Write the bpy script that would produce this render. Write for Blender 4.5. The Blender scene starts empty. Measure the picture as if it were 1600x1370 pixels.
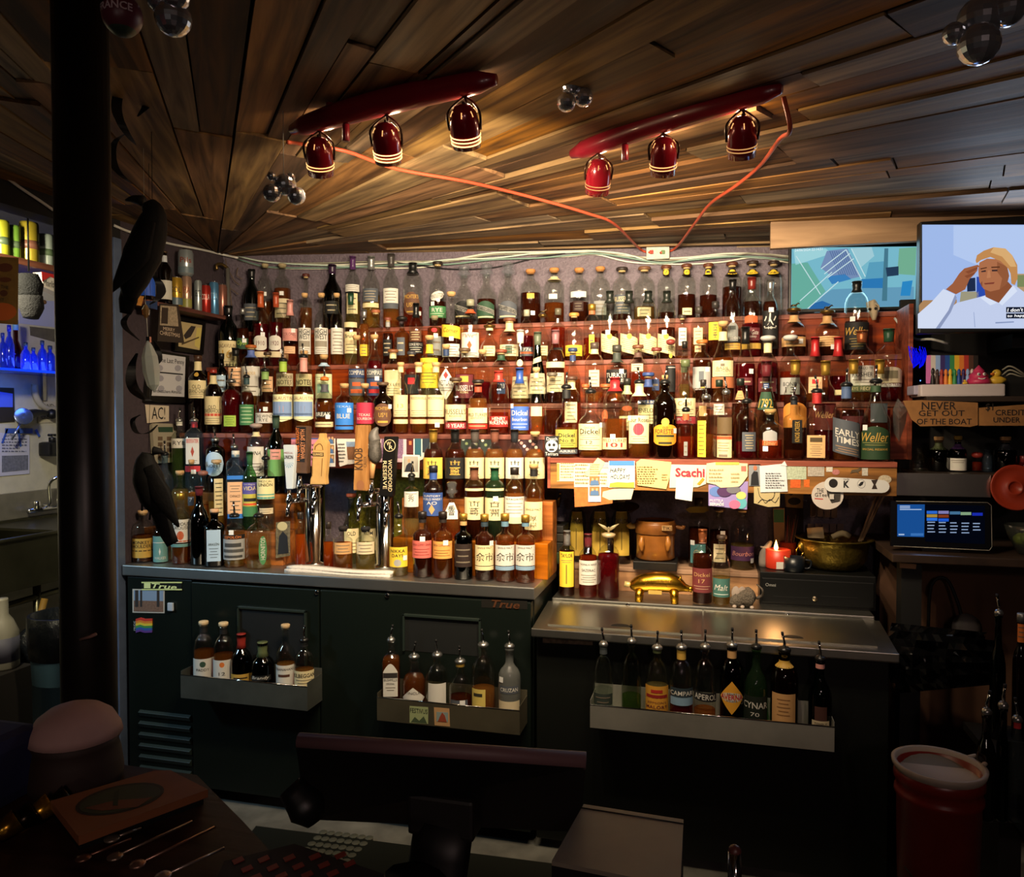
import bpy, bmesh, math, random
from mathutils import Vector, Matrix
random.seed(7)
sc = bpy.context.scene
COL = sc.collection

# ------------------------------------------------------------------ camera
F, W, H = 1200.0, 1600.0, 1370.0
CAM = Vector((0.0, 0.0, 1.575))
YAW, PITCH = math.radians(14.4), math.radians(1.45)
FWD = Vector((-math.sin(YAW) * math.cos(PITCH), math.cos(YAW) * math.cos(PITCH), -math.sin(PITCH)))
RGT = Vector((math.cos(YAW), math.sin(YAW), 0.0))
UP = RGT.cross(FWD)
cam_d = bpy.data.cameras.new('camera')
cam_d.sensor_fit = 'HORIZONTAL'
cam_d.sensor_width = 36.0
cam_d.lens = F / W * 36.0
cam_d.clip_start = 0.02
cam = bpy.data.objects.new('camera', cam_d)
COL.objects.link(cam)
cam.matrix_world = Matrix(((RGT.x, UP.x, -FWD.x, CAM.x), (RGT.y, UP.y, -FWD.y, CAM.y), (RGT.z, UP.z, -FWD.z, CAM.z), (0, 0, 0, 1)))
sc.camera = cam

# ------------------------------------------------------------------ world, view
wd = bpy.data.worlds.new('world')
sc.world = wd
wd.use_nodes = True
wd.node_tree.nodes['Background'].inputs[0].default_value = (0.9, 0.8, 0.75, 1)
wd.node_tree.nodes['Background'].inputs[1].default_value = 0.0045
sc.view_settings.view_transform = 'Standard'
sc.view_settings.look = 'None'
sc.view_settings.gamma = 1.0
sc.view_settings.use_curve_mapping = False
sc.view_settings.exposure = 0.0
cy = sc.cycles
cy.use_denoising = True
cy.max_bounces = 7
cy.diffuse_bounces = 4
cy.glossy_bounces = 4
cy.transmission_bounces = 4
cy.transparent_max_bounces = 44
cy.caustics_reflective = True
cy.caustics_refractive = False
cy.sample_clamp_indirect = 4.0

def lamp(name, kind, loc, power, color, size=0.05, target=None, angle=None, blend=0.6):
    d = bpy.data.lights.new(name, kind)
    d.energy = power
    d.color = color
    if kind == 'AREA':
        d.size = size
    else:
        d.shadow_soft_size = size
    if kind == 'SPOT':
        d.spot_size = math.radians(angle)
        d.spot_blend = blend
    o = bpy.data.objects.new(name, d)
    COL.objects.link(o)
    o.location = loc
    if target is not None:
        o.rotation_euler = (Vector(target) - Vector(loc)).to_track_quat('-Z', 'Y').to_euler()
    return o

# lights outside the picture: two added fills, the lights of the back kitchen
lamp('bar_fill_light', 'SPOT', (.7, -1.2, 2.15), 34.0, (1.0, 0.70, 0.62), 0.10, (.0, 1.3, .9), 75, .8)  # pinkish fill added behind the camera for the bar foreground
lamp('frontal_fill_light', 'POINT', (-.2, -2.3, 1.75), 15.0, (1.0, 0.82, 0.70), 0.12)  # added frontal fill to lift the wall below the right shelf
lamp('kitchen_ceiling_lamp', 'SPOT', (-2.85, 2.15, 2.3), 170.0, (1.0, 0.88, 0.60), 0.08, (-4.3, 3.75, 1.45), 105, .6)
lamp('kitchen_blue_strip', 'POINT', (-3.75, 3.25, 1.9), 3.0, (0.12, 0.22, 1.0), 0.05)
lamp('kitchen_doorway_lamp', 'SPOT', (-2.9, 1.6, 1.7), 48.0, (0.5, 0.78, 1.0), 0.08, (-2.2, 2.75, .95), 60, .7)

# ------------------------------------------------------------------ pixel helpers (photo frame 1600x1370)
def ray(px, py):
    return RGT * ((px - W / 2) / F) - UP * ((py - H / 2) / F) + FWD
def at(px, py, Y):
    r = ray(px, py); return CAM + r * ((Y - CAM.y) / r.y)
def atx(px, py, X):
    r = ray(px, py); return CAM + r * ((X - CAM.x) / r.x)
def atz(px, py, Z):
    r = ray(px, py); return CAM + r * ((Z - CAM.z) / r.z)
def atd(px, py, zc):
    return CAM + ray(px, py) * zc
def mpp(p):
    return (p - CAM).dot(FWD) / F

# ------------------------------------------------------------------ materials
def lin(h):
    if not isinstance(h, str): return tuple(h)
    h = h.lstrip('#')
    c = [int(h[i:i + 2], 16) / 255 for i in (0, 2, 4)]
    return tuple(x / 12.92 if x <= .04045 else ((x + .055) / 1.055) ** 2.4 for x in c)
MATS = {}
def new_mat(name):
    m = bpy.data.materials.new(name); m.use_nodes = True
    nt = m.node_tree; nt.nodes.clear()
    out = nt.nodes.new('ShaderNodeOutputMaterial')
    return m, nt, out
def N(nt, t, **kw):
    n = nt.nodes.new('ShaderNode' + t)
    for k, v in kw.items(): setattr(n, k, v)
    return n
def mt(color, rough=0.6, metal=0.0, noise=0.0, scale=30.0, bump=0.0, spec=0.4, coat=0.0):
    key = ('p', color, rough, metal, noise, scale, bump, spec, coat)
    if key in MATS: return MATS[key]
    m, nt, out = new_mat('surface_%d' % len(MATS))
    b = N(nt, 'BsdfPrincipled')
    c = lin(color)
    b.inputs['Roughness'].default_value = rough
    b.inputs['Metallic'].default_value = metal
    b.inputs['Specular IOR Level'].default_value = spec
    b.inputs['Coat Weight'].default_value = coat
    tc = N(nt, 'TexCoord'); nz = N(nt, 'TexNoise')
    nz.inputs['Scale'].default_value = scale
    nz.inputs['Detail'].default_value = 4
    nt.links.new(tc.outputs['Object'], nz.inputs['Vector'])
    mr = N(nt, 'MapRange')
    mr.inputs['From Min'].default_value = .25; mr.inputs['From Max'].default_value = .75
    mr.inputs['To Min'].default_value = 1 - noise; mr.inputs['To Max'].default_value = 1 + noise * .6
    nt.links.new(nz.outputs['Fac'], mr.inputs['Value'])
    mx = N(nt, 'VectorMath', operation='SCALE')
    mx.inputs[0].default_value = c
    nt.links.new(mr.outputs['Result'], mx.inputs['Scale'])
    nt.links.new(mx.outputs['Vector'], b.inputs['Base Color'])
    if bump:
        bp = N(nt, 'Bump'); bp.inputs['Strength'].default_value = bump; bp.inputs['Distance'].default_value = .01
        nt.links.new(nz.outputs['Fac'], bp.inputs['Height']); nt.links.new(bp.outputs['Normal'], b.inputs['Normal'])
    nt.links.new(b.outputs[0], out.inputs[0])
    MATS[key] = m
    return m
def emit(color, strength):
    key = ('e', color, strength)
    if key in MATS: return MATS[key]
    m, nt, out = new_mat('glow_%d' % len(MATS))
    e = N(nt, 'Emission'); e.inputs[0].default_value = (*lin(color), 1); e.inputs[1].default_value = strength
    nt.links.new(e.outputs[0], out.inputs[0]); MATS[key] = m
    return m
def glass(color, alpha_diff=0.0, rough=0.04, refl=0.55, base=.045):
    """clear or tinted bottle glass: tinted pass-through with a fresnel-like gloss"""
    key = ('g', color, alpha_diff, rough, refl, base)
    if key in MATS: return MATS[key]
    m, nt, out = new_mat('glass_%d' % len(MATS))
    c = lin(color)
    lw = N(nt, 'LayerWeight'); lw.inputs['Blend'].default_value = .5
    pw = N(nt, 'Math', operation='POWER'); pw.inputs[1].default_value = 3.0
    nt.links.new(lw.outputs['Facing'], pw.inputs[0])
    ma = N(nt, 'Math', operation='MULTIPLY_ADD'); ma.inputs[1].default_value = refl; ma.inputs[2].default_value = base
    nt.links.new(pw.outputs[0], ma.inputs[0])
    tr = N(nt, 'BsdfTransparent'); tr.inputs[0].default_value = (*c, 1)
    gl = N(nt, 'BsdfGlossy'); gl.inputs['Roughness'].default_value = rough; gl.inputs[0].default_value = (1, 1, 1, 1)
    src = tr.outputs[0]
    if alpha_diff:
        df = N(nt, 'BsdfDiffuse'); df.inputs[0].default_value = (*[min(1, x * 1.0) for x in c], 1)
        ts = N(nt, 'BsdfTranslucent'); ts.inputs[0].default_value = (*c, 1)
        ad = N(nt, 'MixShader'); ad.inputs[0].default_value = .5
        nt.links.new(df.outputs[0], ad.inputs[1]); nt.links.new(ts.outputs[0], ad.inputs[2])
        mx0 = N(nt, 'MixShader'); mx0.inputs[0].default_value = alpha_diff
        nt.links.new(src, mx0.inputs[1]); nt.links.new(ad.outputs[0], mx0.inputs[2]); src = mx0.outputs[0]
    mx = N(nt, 'MixShader')
    nt.links.new(ma.outputs[0], mx.inputs[0]); nt.links.new(src, mx.inputs[1]); nt.links.new(gl.outputs[0], mx.inputs[2])
    nt.links.new(mx.outputs[0], out.inputs[0]); MATS[key] = m
    return m
def wood(c1, c2, scale=(2, 30, 30), rough=.65, key2='', vary=.35, bump=.25):
    """grain runs along the object's own X axis; tone differs from piece to piece"""
    key = ('w', c1, c2, scale, rough, key2, vary)
    if key in MATS: return MATS[key]
    m, nt, out = new_mat('wood_%d' % len(MATS))
    b = N(nt, 'BsdfPrincipled'); b.inputs['Roughness'].default_value = rough; b.inputs['Specular IOR Level'].default_value = .25
    tc = N(nt, 'TexCoord'); oi = N(nt, 'ObjectInfo')
    ad = N(nt, 'VectorMath', operation='MULTIPLY_ADD'); ad.inputs[1].default_value = scale
    sr = N(nt, 'VectorMath', operation='SCALE'); sr.inputs[0].default_value = (37.0, 91.0, 53.0)
    nt.links.new(oi.outputs['Random'], sr.inputs['Scale'])
    nt.links.new(tc.outputs['Object'], ad.inputs[0]); nt.links.new(sr.outputs[0], ad.inputs[2])
    n1 = N(nt, 'TexNoise'); n1.inputs['Scale'].default_value = 1.0; n1.inputs['Detail'].default_value = 7; n1.inputs['Distortion'].default_value = .6
    nt.links.new(ad.outputs[0], n1.inputs['Vector'])
    n2 = N(nt, 'TexNoise'); n2.inputs['Scale'].default_value = 2.2; n2.inputs['Detail'].default_value = 2
    nt.links.new(tc.outputs['Object'], n2.inputs['Vector'])
    rp = N(nt, 'ValToRGB')
    rp.color_ramp.elements[0].position = .32; rp.color_ramp.elements[1].position = .68
    rp.color_ramp.elements[0].color = (*lin(c1), 1); rp.color_ramp.elements[1].color = (*lin(c2), 1)
    nt.links.new(n1.outputs['Fac'], rp.inputs['Fac'])
    hs = N(nt, 'HueSaturation')
    mr = N(nt, 'MapRange'); mr.inputs['To Min'].default_value = 1 - vary; mr.inputs['To Max'].default_value = 1 + vary
    nt.links.new(oi.outputs['Random'], mr.inputs['Value'])
    m2 = N(nt, 'MapRange'); m2.inputs['From Min'].default_value = .3; m2.inputs['From Max'].default_value = .7
    m2.inputs['To Min'].default_value = .75; m2.inputs['To Max'].default_value = 1.2
    nt.links.new(n2.outputs['Fac'], m2.inputs['Value'])
    mm = N(nt, 'Math', operation='MULTIPLY'); nt.links.new(mr.outputs[0], mm.inputs[0]); nt.links.new(m2.outputs[0], mm.inputs[1])
    nt.links.new(mm.outputs[0], hs.inputs['Value']); nt.links.new(rp.outputs[0], hs.inputs['Color'])
    ms = N(nt, 'MapRange'); ms.inputs['To Min'].default_value = .75; ms.inputs['To Max'].default_value = 1.15
    fr = N(nt, 'Math', operation='FRACT'); f7 = N(nt, 'Math', operation='MULTIPLY'); f7.inputs[1].default_value = 7.3
    nt.links.new(oi.outputs['Random'], f7.inputs[0]); nt.links.new(f7.outputs[0], fr.inputs[0]); nt.links.new(fr.outputs[0], ms.inputs['Value'])
    nt.links.new(ms.outputs[0], hs.inputs['Saturation'])
    nt.links.new(hs.outputs[0], b.inputs['Base Color'])
    bp = N(nt, 'Bump'); bp.inputs['Strength'].default_value = bump; bp.inputs['Distance'].default_value = .004
    nt.links.new(n1.outputs['Fac'], bp.inputs['Height']); nt.links.new(bp.outputs[0], b.inputs['Normal'])
    nt.links.new(b.outputs[0], out.inputs[0]); MATS[key] = m
    return m
STEEL = mt('#b9b6ae', .28, 1.0, .12, 12.0)
CHROME = mt('#d8d8d8', .08, 1.0)
BLACK = mt('#0b0b0b', .45)
RUBBER = mt('#060606', .7)
BRASS = mt('#b08a3a', .25, 1.0, .15, 40)

# ------------------------------------------------------------------ geometry helpers
OFF = {}          # world position of the frame in which an object's vertices are written
def tag(o, label=None, cat=None, group=None, kind=None):
    if label: o['label'] = label
    if cat: o['category'] = cat
    if group: o['group'] = group
    if kind: o['kind'] = kind
    return o
def thing(name, loc, label=None, cat=None, group=None, rz=0.0):
    o = bpy.data.objects.new(name, None)
    o.empty_display_size = .02
    COL.objects.link(o); o.location = loc; o.rotation_euler = (0, 0, rz)
    OFF[o.name] = Vector(loc)
    return tag(o, label, cat, group)
def mk(name, verts, faces, mat, parent=None, smooth=False, local=False, loc=None):
    """vertices in world coordinates unless local; a top-level mesh gets its origin at its base centre"""
    me = bpy.data.meshes.new(name)
    vs = [Vector(v) for v in verts]
    if not local:
        if parent is not None: off = OFF[parent.name]
        elif loc is not None: off = Vector(loc)
        else:
            off = Vector((sum(v.x for v in vs) / len(vs), sum(v.y for v in vs) / len(vs), min(v.z for v in vs)))
        vs = [v - off for v in vs]
    else:
        off = OFF[parent.name] if parent is not None else Vector(loc or (0, 0, 0))
    me.from_pydata([tuple(v) for v in vs], [], faces)
    if smooth: me.polygons.foreach_set('use_smooth', [True] * len(me.polygons))
    me.materials.append(mat)
    me.update()
    o = bpy.data.objects.new(name, me)
    COL.objects.link(o)
    if parent is not None: o.parent = parent
    else: o.location = off
    OFF[o.name] = off
    return o
BF = [(0, 3, 2, 1), (4, 5, 6, 7), (0, 1, 5, 4), (1, 2, 6, 5), (2, 3, 7, 6), (3, 0, 4, 7)]
def boxv(a, b):
    x0, y0, z0 = a; x1, y1, z1 = b
    return [(x0, y0, z0), (x1, y0, z0), (x1, y1, z0), (x0, y1, z0), (x0, y0, z1), (x1, y0, z1), (x1, y1, z1), (x0, y1, z1)]
def box(name, a, b, mat, parent=None, bevel=0.0, rot=None):
    if bevel:
        bm = bmesh.new()
        vs = [bm.verts.new(v) for v in boxv(a, b)]
        for f in BF: bm.faces.new([vs[i] for i in f])
        bmesh.ops.bevel(bm, geom=bm.edges[:], offset=bevel, segments=2, affect='EDGES', profile=.6)
        bm.verts.index_update()
        V = [v.co.copy() for v in bm.verts]; Fs = [tuple(v.index for v in f.verts) for f in bm.faces]
        bm.free()
    else:
        V, Fs = [Vector(v) for v in boxv(a, b)], BF
    if rot:                                         # (pivot, axis, angle)
        M = Matrix.Rotation(rot[2], 3, Vector(rot[1])); p = Vector(rot[0])
        V = [M @ (v - p) + p for v in V]
    return mk(name, V, Fs, mat, parent)
def multibox(name, boxes, mat, parent=None):
    V, Fs = [], []
    for a, b in boxes:
        n = len(V); V += boxv(a, b); Fs += [tuple(i + n for i in f) for f in BF]
    return mk(name, V, Fs, mat, parent)
def lathe_data(prof, n=20, sup=None, axis=None, sy=1.0):
    """prof: list of (r, z); sup: exponent of a rounded-square section"""
    V, Fs = [], []
    for r, z in prof:
        for i in range(n):
            a = 2 * math.pi * i / n
            k = 1.0
            if sup and r > 0: k = 1.0 / (abs(math.cos(a)) ** sup + abs(math.sin(a)) ** sup) ** (1.0 / sup)
            V.append((r * k * math.cos(a), r * k * math.sin(a) * sy, z))
    m = len(prof)
    for j in range(m - 1):
        for i in range(n):
            a, b = j * n + i, j * n + (i + 1) % n
            Fs.append((a, b, b + n, a + n))
    if prof[0][0] > 1e-6: Fs.append(tuple(range(n - 1, -1, -1)))
    if prof[-1][0] > 1e-6: Fs.append(tuple((m - 1) * n + i for i in range(n)))
    return V, Fs
def lathe(name, prof, loc, mat, parent=None, n=20, sup=None, smooth=True, axis=None, sy=1.0, rz=0.0):
    V, Fs = lathe_data(prof, n, sup, sy=sy)
    M = Matrix.Identity(3)
    if axis is not None: M = Vector(axis).normalized().to_track_quat('Z', 'Y').to_matrix()
    if rz: M = M @ Matrix.Rotation(rz, 3, 'Z')
    L = Vector(loc)
    return mk(name, [M @ Vector(v) + L for v in V], Fs, mat, parent, smooth, loc=L)
def cyl(name, p, r, h, mat, parent=None, r2=None, n=16, axis=None, smooth=True):
    r2 = r if r2 is None else r2
    e = min(r, h) * .06
    return lathe(name, [(r - e, 0), (r, e), (r2, h - e), (r2 - e, h)], p, mat, parent, n, None, smooth, axis)
def sphere(name, c, r, mat, parent=None, n=16, m=10, sz=1.0, smooth=True, axis=None, sy=1.0):
    prof = [(max(0, r * math.sin(math.pi * j / m)), -r * sz * math.cos(math.pi * j / m)) for j in range(m + 1)]
    prof[0] = (1e-5, prof[0][1]); prof[-1] = (1e-5, prof[-1][1])
    return lathe(name, prof, c, mat, parent, n, None, smooth, axis, sy)
def loft_data(pts, radii, n=8, flat=None, ref=None):
    """tube of changing radius through points; flat=(k, ref) squeezes along ref"""
    pts = [Vector(p) for p in pts]
    V, Fs = [], []
    prevu = None
    for i, p in enumerate(pts):
        d = (pts[min(i + 1, len(pts) - 1)] - pts[max(i - 1, 0)]).normalized()
        if prevu is None:
            u = Vector(ref) if ref is not None else (Vector((0, 0, 1)) if abs(d.z) < .9 else Vector((1, 0, 0)))
        else: u = prevu
        u = (u - d * u.dot(d)).normalized(); prevu = u
        v = d.cross(u)
        r = radii[i] if hasattr(radii, '__len__') else radii
        for k in range(n):
            a = 2 * math.pi * k / n
            V.append(p + u * (math.cos(a) * r) + v * (math.sin(a) * r * (flat or 1.0)))
    m = len(pts)
    for j in range(m - 1):
        for k in range(n):
            a, b = j * n + k, j * n + (k + 1) % n
            Fs.append((a, b, b + n, a + n))
    Fs.append(tuple(range(n - 1, -1, -1))); Fs.append(tuple((m - 1) * n + k for k in range(n)))
    return V, Fs
def smooth_path(pts, k=6):
    pts = [Vector(p) for p in pts]
    if len(pts) < 3: return pts
    P = [pts[0] * 2 - pts[1]] + pts + [pts[-1] * 2 - pts[-2]]
    out = []
    for i in range(1, len(P) - 2):
        for j in range(k):
            t = j / k
            a, b, c, d = P[i - 1], P[i], P[i + 1], P[i + 2]
            out.append(.5 * ((2 * b) + (c - a) * t + (2 * a - 5 * b + 4 * c - d) * t * t + (3 * b - a - 3 * c + d) * t ** 3))
    out.append(pts[-1])
    return out
def tube(name, pts, r, mat, parent=None, n=8, curve=0, flat=None, ref=None):
    if curve:
        if hasattr(r, '__len__'):
            m = len(pts); P = smooth_path(pts, curve)
            rr = []
            for i in range(len(P)):
                t = i / curve; j = min(int(t), m - 2); f = t - j
                rr.append(r[j] * (1 - f) + r[j + 1] * f)
            pts, r = P, rr
        else: pts = smooth_path(pts, curve)
    V, Fs = loft_data(pts, r, n, flat, ref)
    return mk(name, V, Fs, mat, parent, True)
def plate(name, pts, nrm, th, mat, parent=None):
    """flat polygon (world points, seen face first) with real thickness behind it"""
    pts = [Vector(p) for p in pts]
    nn = Vector(nrm).normalized()
    n = len(pts)
    area = Vector((0, 0, 0))
    for i in range(n): area += pts[i].cross(pts[(i + 1) % n])
    if area.dot(nn) < 0: pts = pts[::-1]
    V = pts + [p - nn * th for p in pts]
    Fs = [tuple(range(n)), tuple(range(2 * n - 1, n - 1, -1))]
    for i in range(n): Fs.append((i, i + n, (i + 1) % n + n, (i + 1) % n))
    return mk(name, V, Fs, mat, parent)
def pxplate(name, pts, Y, mat, parent=None, th=.001, X=None):
    """polygon given in photo pixels on the plane y=Y (or x=X)"""
    if X is not None:
        return plate(name, [atx(a, b, X) for a, b in pts], (1, 0, 0), th, mat, parent)
    return plate(name, [at(a, b, Y) for a, b in pts], (0, -1, 0), th, mat, parent)
def rc(x0, y0, x1, y1, skew=0.0):
    return [(x0, y0), (x1, y0 + skew), (x1, y1 + skew), (x0, y1)]
def disc(cx, cy, rx, ry=None, n=20, a0=0.0):
    ry = rx if ry is None else ry
    return [(cx + rx * math.cos(a0 + 2 * math.pi * i / n), cy + ry * math.sin(a0 + 2 * math.pi * i / n)) for i in range(n)]
TXT = {}
def text_data(s, shear=0.0, bold=0.0):
    key = (s, shear, bold)
    if key not in TXT:
        cu = bpy.data.curves.new('lettering', 'FONT')
        cu.body = s; cu.size = 1.0; cu.resolution_u = 2; cu.shear = shear; cu.offset = bold
        cu.align_x = 'CENTER'
        ob = bpy.data.objects.new('lettering', cu)
        me = bpy.data.meshes.new_from_object(ob)
        v = [(a.co.x, a.co.y) for a in me.vertices]; f = [tuple(p.vertices) for p in me.polygons]
        if v:
            x0 = min(a[0] for a in v); x1 = max(a[0] for a in v); y0 = min(a[1] for a in v); y1 = max(a[1] for a in v)
            w, h = max(x1 - x0, 1e-4), max(y1 - y0, 1e-4)
            v = [((a[0] - x0) / w - .5, (a[1] - y0) / h - .5) for a in v]
        else: w = h = 1
        TXT[key] = (v, f, w / h)
        bpy.data.objects.remove(ob); bpy.data.curves.remove(cu); bpy.data.meshes.remove(me)
    return TXT[key]
def text(name, s, c, u, v, w, h, mat, parent, shear=0.0, bold=0.0, lift=.0008):
    """lettering filling a w x h cell centred on world point c, u right, v up"""
    vv, ff, asp = text_data(s, shear, bold)
    if not vv: return None
    u = Vector(u).normalized(); v = Vector(v).normalized(); nn = u.cross(v)
    c = Vector(c) + nn * lift
    return mk(name, [c + u * (a * w) + v * (b * h) for a, b in vv], ff, mat, parent)
def pxtext(s, x0, y0, x1, y1, Y, mat, parent, shear=0.0, bold=0.0, name='lettering', rot=0, X=None):
    """lettering in a pixel rectangle on plane y=Y; rot=90 reads upwards, -90 downwards"""
    f = (lambda a, b: atx(a, b, X)) if X is not None else (lambda a, b: at(a, b, Y))
    c = f((x0 + x1) / 2, (y0 + y1) / 2)
    r = f(x1, (y0 + y1) / 2) - f(x0, (y0 + y1) / 2); d = f((x0 + x1) / 2, y0) - f((x0 + x1) / 2, y1)
    w, h = r.length, d.length
    if X is None: u, v = Vector((1, 0, 0)), Vector((0, 0, 1))
    else: u, v = Vector((0, 1, 0)), Vector((0, 0, 1))
    if rot == 90: u, v, w, h = v, -u, h, w
    elif rot == -90: u, v, w, h = -v, u, h, w
    elif rot:
        a = math.radians(rot); u, v = u * math.cos(a) + v * math.sin(a), v * math.cos(a) - u * math.sin(a)
    return text(name, s, c, u, v, w, h, mat, parent, shear, bold)
def scribble(name, x0, y0, x1, y1, Y, mat, parent, rows=5, X=None, seed=1, rag=.3, th=.35):
    """lines of handwriting or small print as thin ink strokes"""
    rnd = random.Random(seed)
    V, Fs = [], []
    f = (lambda a, b: atx(a, b, X)) if X is not None else (lambda a, b: at(a, b, Y))
    lift = Vector((0, -.0006, 0)) if X is None else Vector((.0006, 0, 0))
    for i in range(rows):
        y = y0 + (y1 - y0) * (i + .5) / rows
        hh = (y1 - y0) / rows * th
        x = x0
        end = x1 - rnd.random() * rag * (x1 - x0)
        while x < end:
            w = (x1 - x0) * rnd.uniform(.05, .14)
            e = min(x + w, end)
            q = [f(x, y - hh), f(e, y - hh * rnd.uniform(.4, 1)), f(e, y + hh * .3), f(x, y + hh * .3)]
            n = len(V); V += [p + lift for p in q]; Fs.append((n + 3, n + 2, n + 1, n))
            x = e + (x1 - x0) * .035
    return mk(name, V, Fs, mat, parent)
INK = mt('#1a1a1c', .8)
# ------------------------------------------------------------------ the room
WALL_Y, LEFT_X = 3.44, -2.40
def zceil(X): return 2.325 - .0376 * X
PURPLE = mt('#665b65', .55, 0, .25, 90.0, .55, .35)
DARKWALL = mt('#171411', .8, 0, .3, 6.0)
def struct(o): return tag(o, kind='structure')
FLOORM = mt('#6e6c64', .7, 0, .45, 9.0, .3)
struct(box('floor', (-5.2, -2.6, -.06), (2.6, 5.4, 0), FLOORM))
struct(box('wall_back', (LEFT_X - .1, WALL_Y, 0), (2.3, WALL_Y + .1, 2.62), PURPLE))
struct(box('wall_left', (LEFT_X - .09, 2.735, 0), (LEFT_X, WALL_Y, 2.62), mt('#3d3338', .6, 0, .2, 60.0, .3)))
struct(box('wall_header', (LEFT_X - .09, -1.5, 2.33), (LEFT_X, 2.735, 2.62), DARKWALL))
struct(box('wall_right', (1.9, -2.6, 0), (2.0, WALL_Y, 2.62), mt('#241a13', .7, 0, .3, 5.0)))
KW = mt('#b9b5a4', .6, 0, .12, 14.0, .1)
struct(box('wall_kitchen', (-4.42, 1.2, 0), (-4.34, 5.3, 2.6), KW))
struct(box('wall_kitchen_end', (-4.34, 4.7, 0), (LEFT_X - .1, 4.8, 2.6), KW))
struct(box('ceiling_kitchen', (-4.42, 1.2, 2.6), (LEFT_X - .09, 4.8, 2.66), DARKWALL))
# steel door frame at the end of the left wall
fr = thing('door_1', (LEFT_X - .04, 2.70, 0)); struct(fr)
FM = mt('#6f7f9c', .42, .55, .15, 20)
box('door_jamb', (LEFT_X - .10, 2.690, 0), (LEFT_X + .006, 2.735, 2.33), FM, fr, .004)
box('door_stop', (LEFT_X - .07, 2.664, 0), (LEFT_X - .012, 2.690, 2.33), FM, fr, .003)

# ceiling: reclaimed boards fanning out of the far left corner
ceil = struct(mk('ceiling', boxv((-2.6, -2.6, 2.47), (2.3, 3.6, 2.51)), BF, mt('#0d0906', .9), loc=(0, 0, 2.47)))
OFF[ceil.name] = Vector((0, 0, 2.47))
WOODS = [wood('#43290f', '#9a6b36'), wood('#33200f', '#8d6233', key2='b'), wood('#4a3a28', '#9c8058', key2='c', vary=.25),
         wood('#2c1a0d', '#6d4a28', key2='d'), wood('#453120', '#9a7a4c', key2='e', vary=.3)]
FC = Vector((LEFT_X - .05, WALL_Y + .02, 0))
def plank(a0, a1, r0, r1, rnd):
    """tapered board between two fan angles and two radii, hung under the ceiling"""
    g = .0025
    am = (a0 + a1) / 2
    d = Vector((math.cos(am), -math.sin(am), 0)); s = Vector((math.sin(am), math.cos(am), 0))
    t = math.tan((a1 - a0) / 2)
    drop = rnd.uniform(0, .013); tw = rnd.uniform(-.004, .004)
    pts = []
    for r, sg in ((r0, 1), (r1, 1), (r1, -1), (r0, -1)):
        hw = max(r * t - g, .004) * (1 + rnd.uniform(-.03, .03))
        pts.append((r + (g if r == r0 else -g), sg * hw))
    V = []
    mid = (r0 + r1) / 2
    for zz in (0, .02):
        for u, w in pts:
            P = FC + d * u + s * w
            V.append(Vector((u - mid, w, zceil(P.x) - drop + zz + tw * (1 if w > 0 else -1))))
    z0 = zceil((FC + d * mid).x)
    V = [Vector((v.x, v.y, v.z - z0)) for v in V]
    o = mk('plank', V, [(0, 1, 2, 3), (7, 6, 5, 4), (4, 5, 1, 0), (5, 6, 2, 1), (6, 7, 3, 2), (7, 4, 0, 3)], rnd.choice(WOODS), ceil, local=True)
    P = FC + d * mid
    o.location = Vector((P.x, P.y, z0)) - Vector((0, 0, 2.47))
    o.rotation_euler = (0, 0, math.atan2(d.y, d.x))
rnd = random.Random(3)
def inroom(P): return -1.2 < P.y and P.x < 2.1
def board(a0, a1, r0, r1):
    cuts = [r0]
    while r1 - cuts[-1] > 1.5: cuts.append(cuts[-1] + rnd.uniform(.7, 1.5))
    cuts.append(r1)
    for u, v in zip(cuts, cuts[1:]):
        am = (a0 + a1) / 2
        P = FC + Vector((math.cos(am), -math.sin(am), 0)) * u
        if inroom(P): plank(a0, a1, u, v, rnd)
n1 = 12
angs = [-.02 + (math.pi / 2 + .10) * i / n1 for i in range(n1 + 1)]
for i in range(1, n1): angs[i] += rnd.uniform(-.025, .025)
for i in range(n1):
    e1 = rnd.uniform(.6, 1.15)
    board(angs[i], angs[i + 1], .10, e1)
    am = (angs[i] + angs[i + 1]) / 2 + rnd.uniform(-.02, .02)
    for b0, b1 in ((angs[i], am), (am, angs[i + 1])):
        e2 = rnd.uniform(1.5, 2.3)
        board(b0, b1, e1, e2)
        bm_ = (b0 + b1) / 2 + rnd.uniform(-.01, .01)
        board(b0, bm_, e2, 4.7); board(bm_, b1, e2, 4.7)

# steel column in front of the kitchen opening
pp = atd(134, 655, 1.42)
colo = struct(thing('column', (pp.x, pp.y, 0)))
PM = mt('#17130f', .38, .2, .6, 5.0, .2)
lathe('shaft', [(.0473, 0), (.0473, 2.42)], (pp.x, pp.y, 0), PM, colo, 24)
lathe('base_plate', [(.08, 0), (.08, .015), (.05, .02)], (pp.x, pp.y, 0), PM, colo, 24)
q = atd(140, 995, 1.37)
tube('tape_scrap', [q + Vector((-.02, 0, -.006)), q, q + Vector((.014, 0, .006))], .003, mt('#7a5a50', .7), colo, 6)

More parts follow.
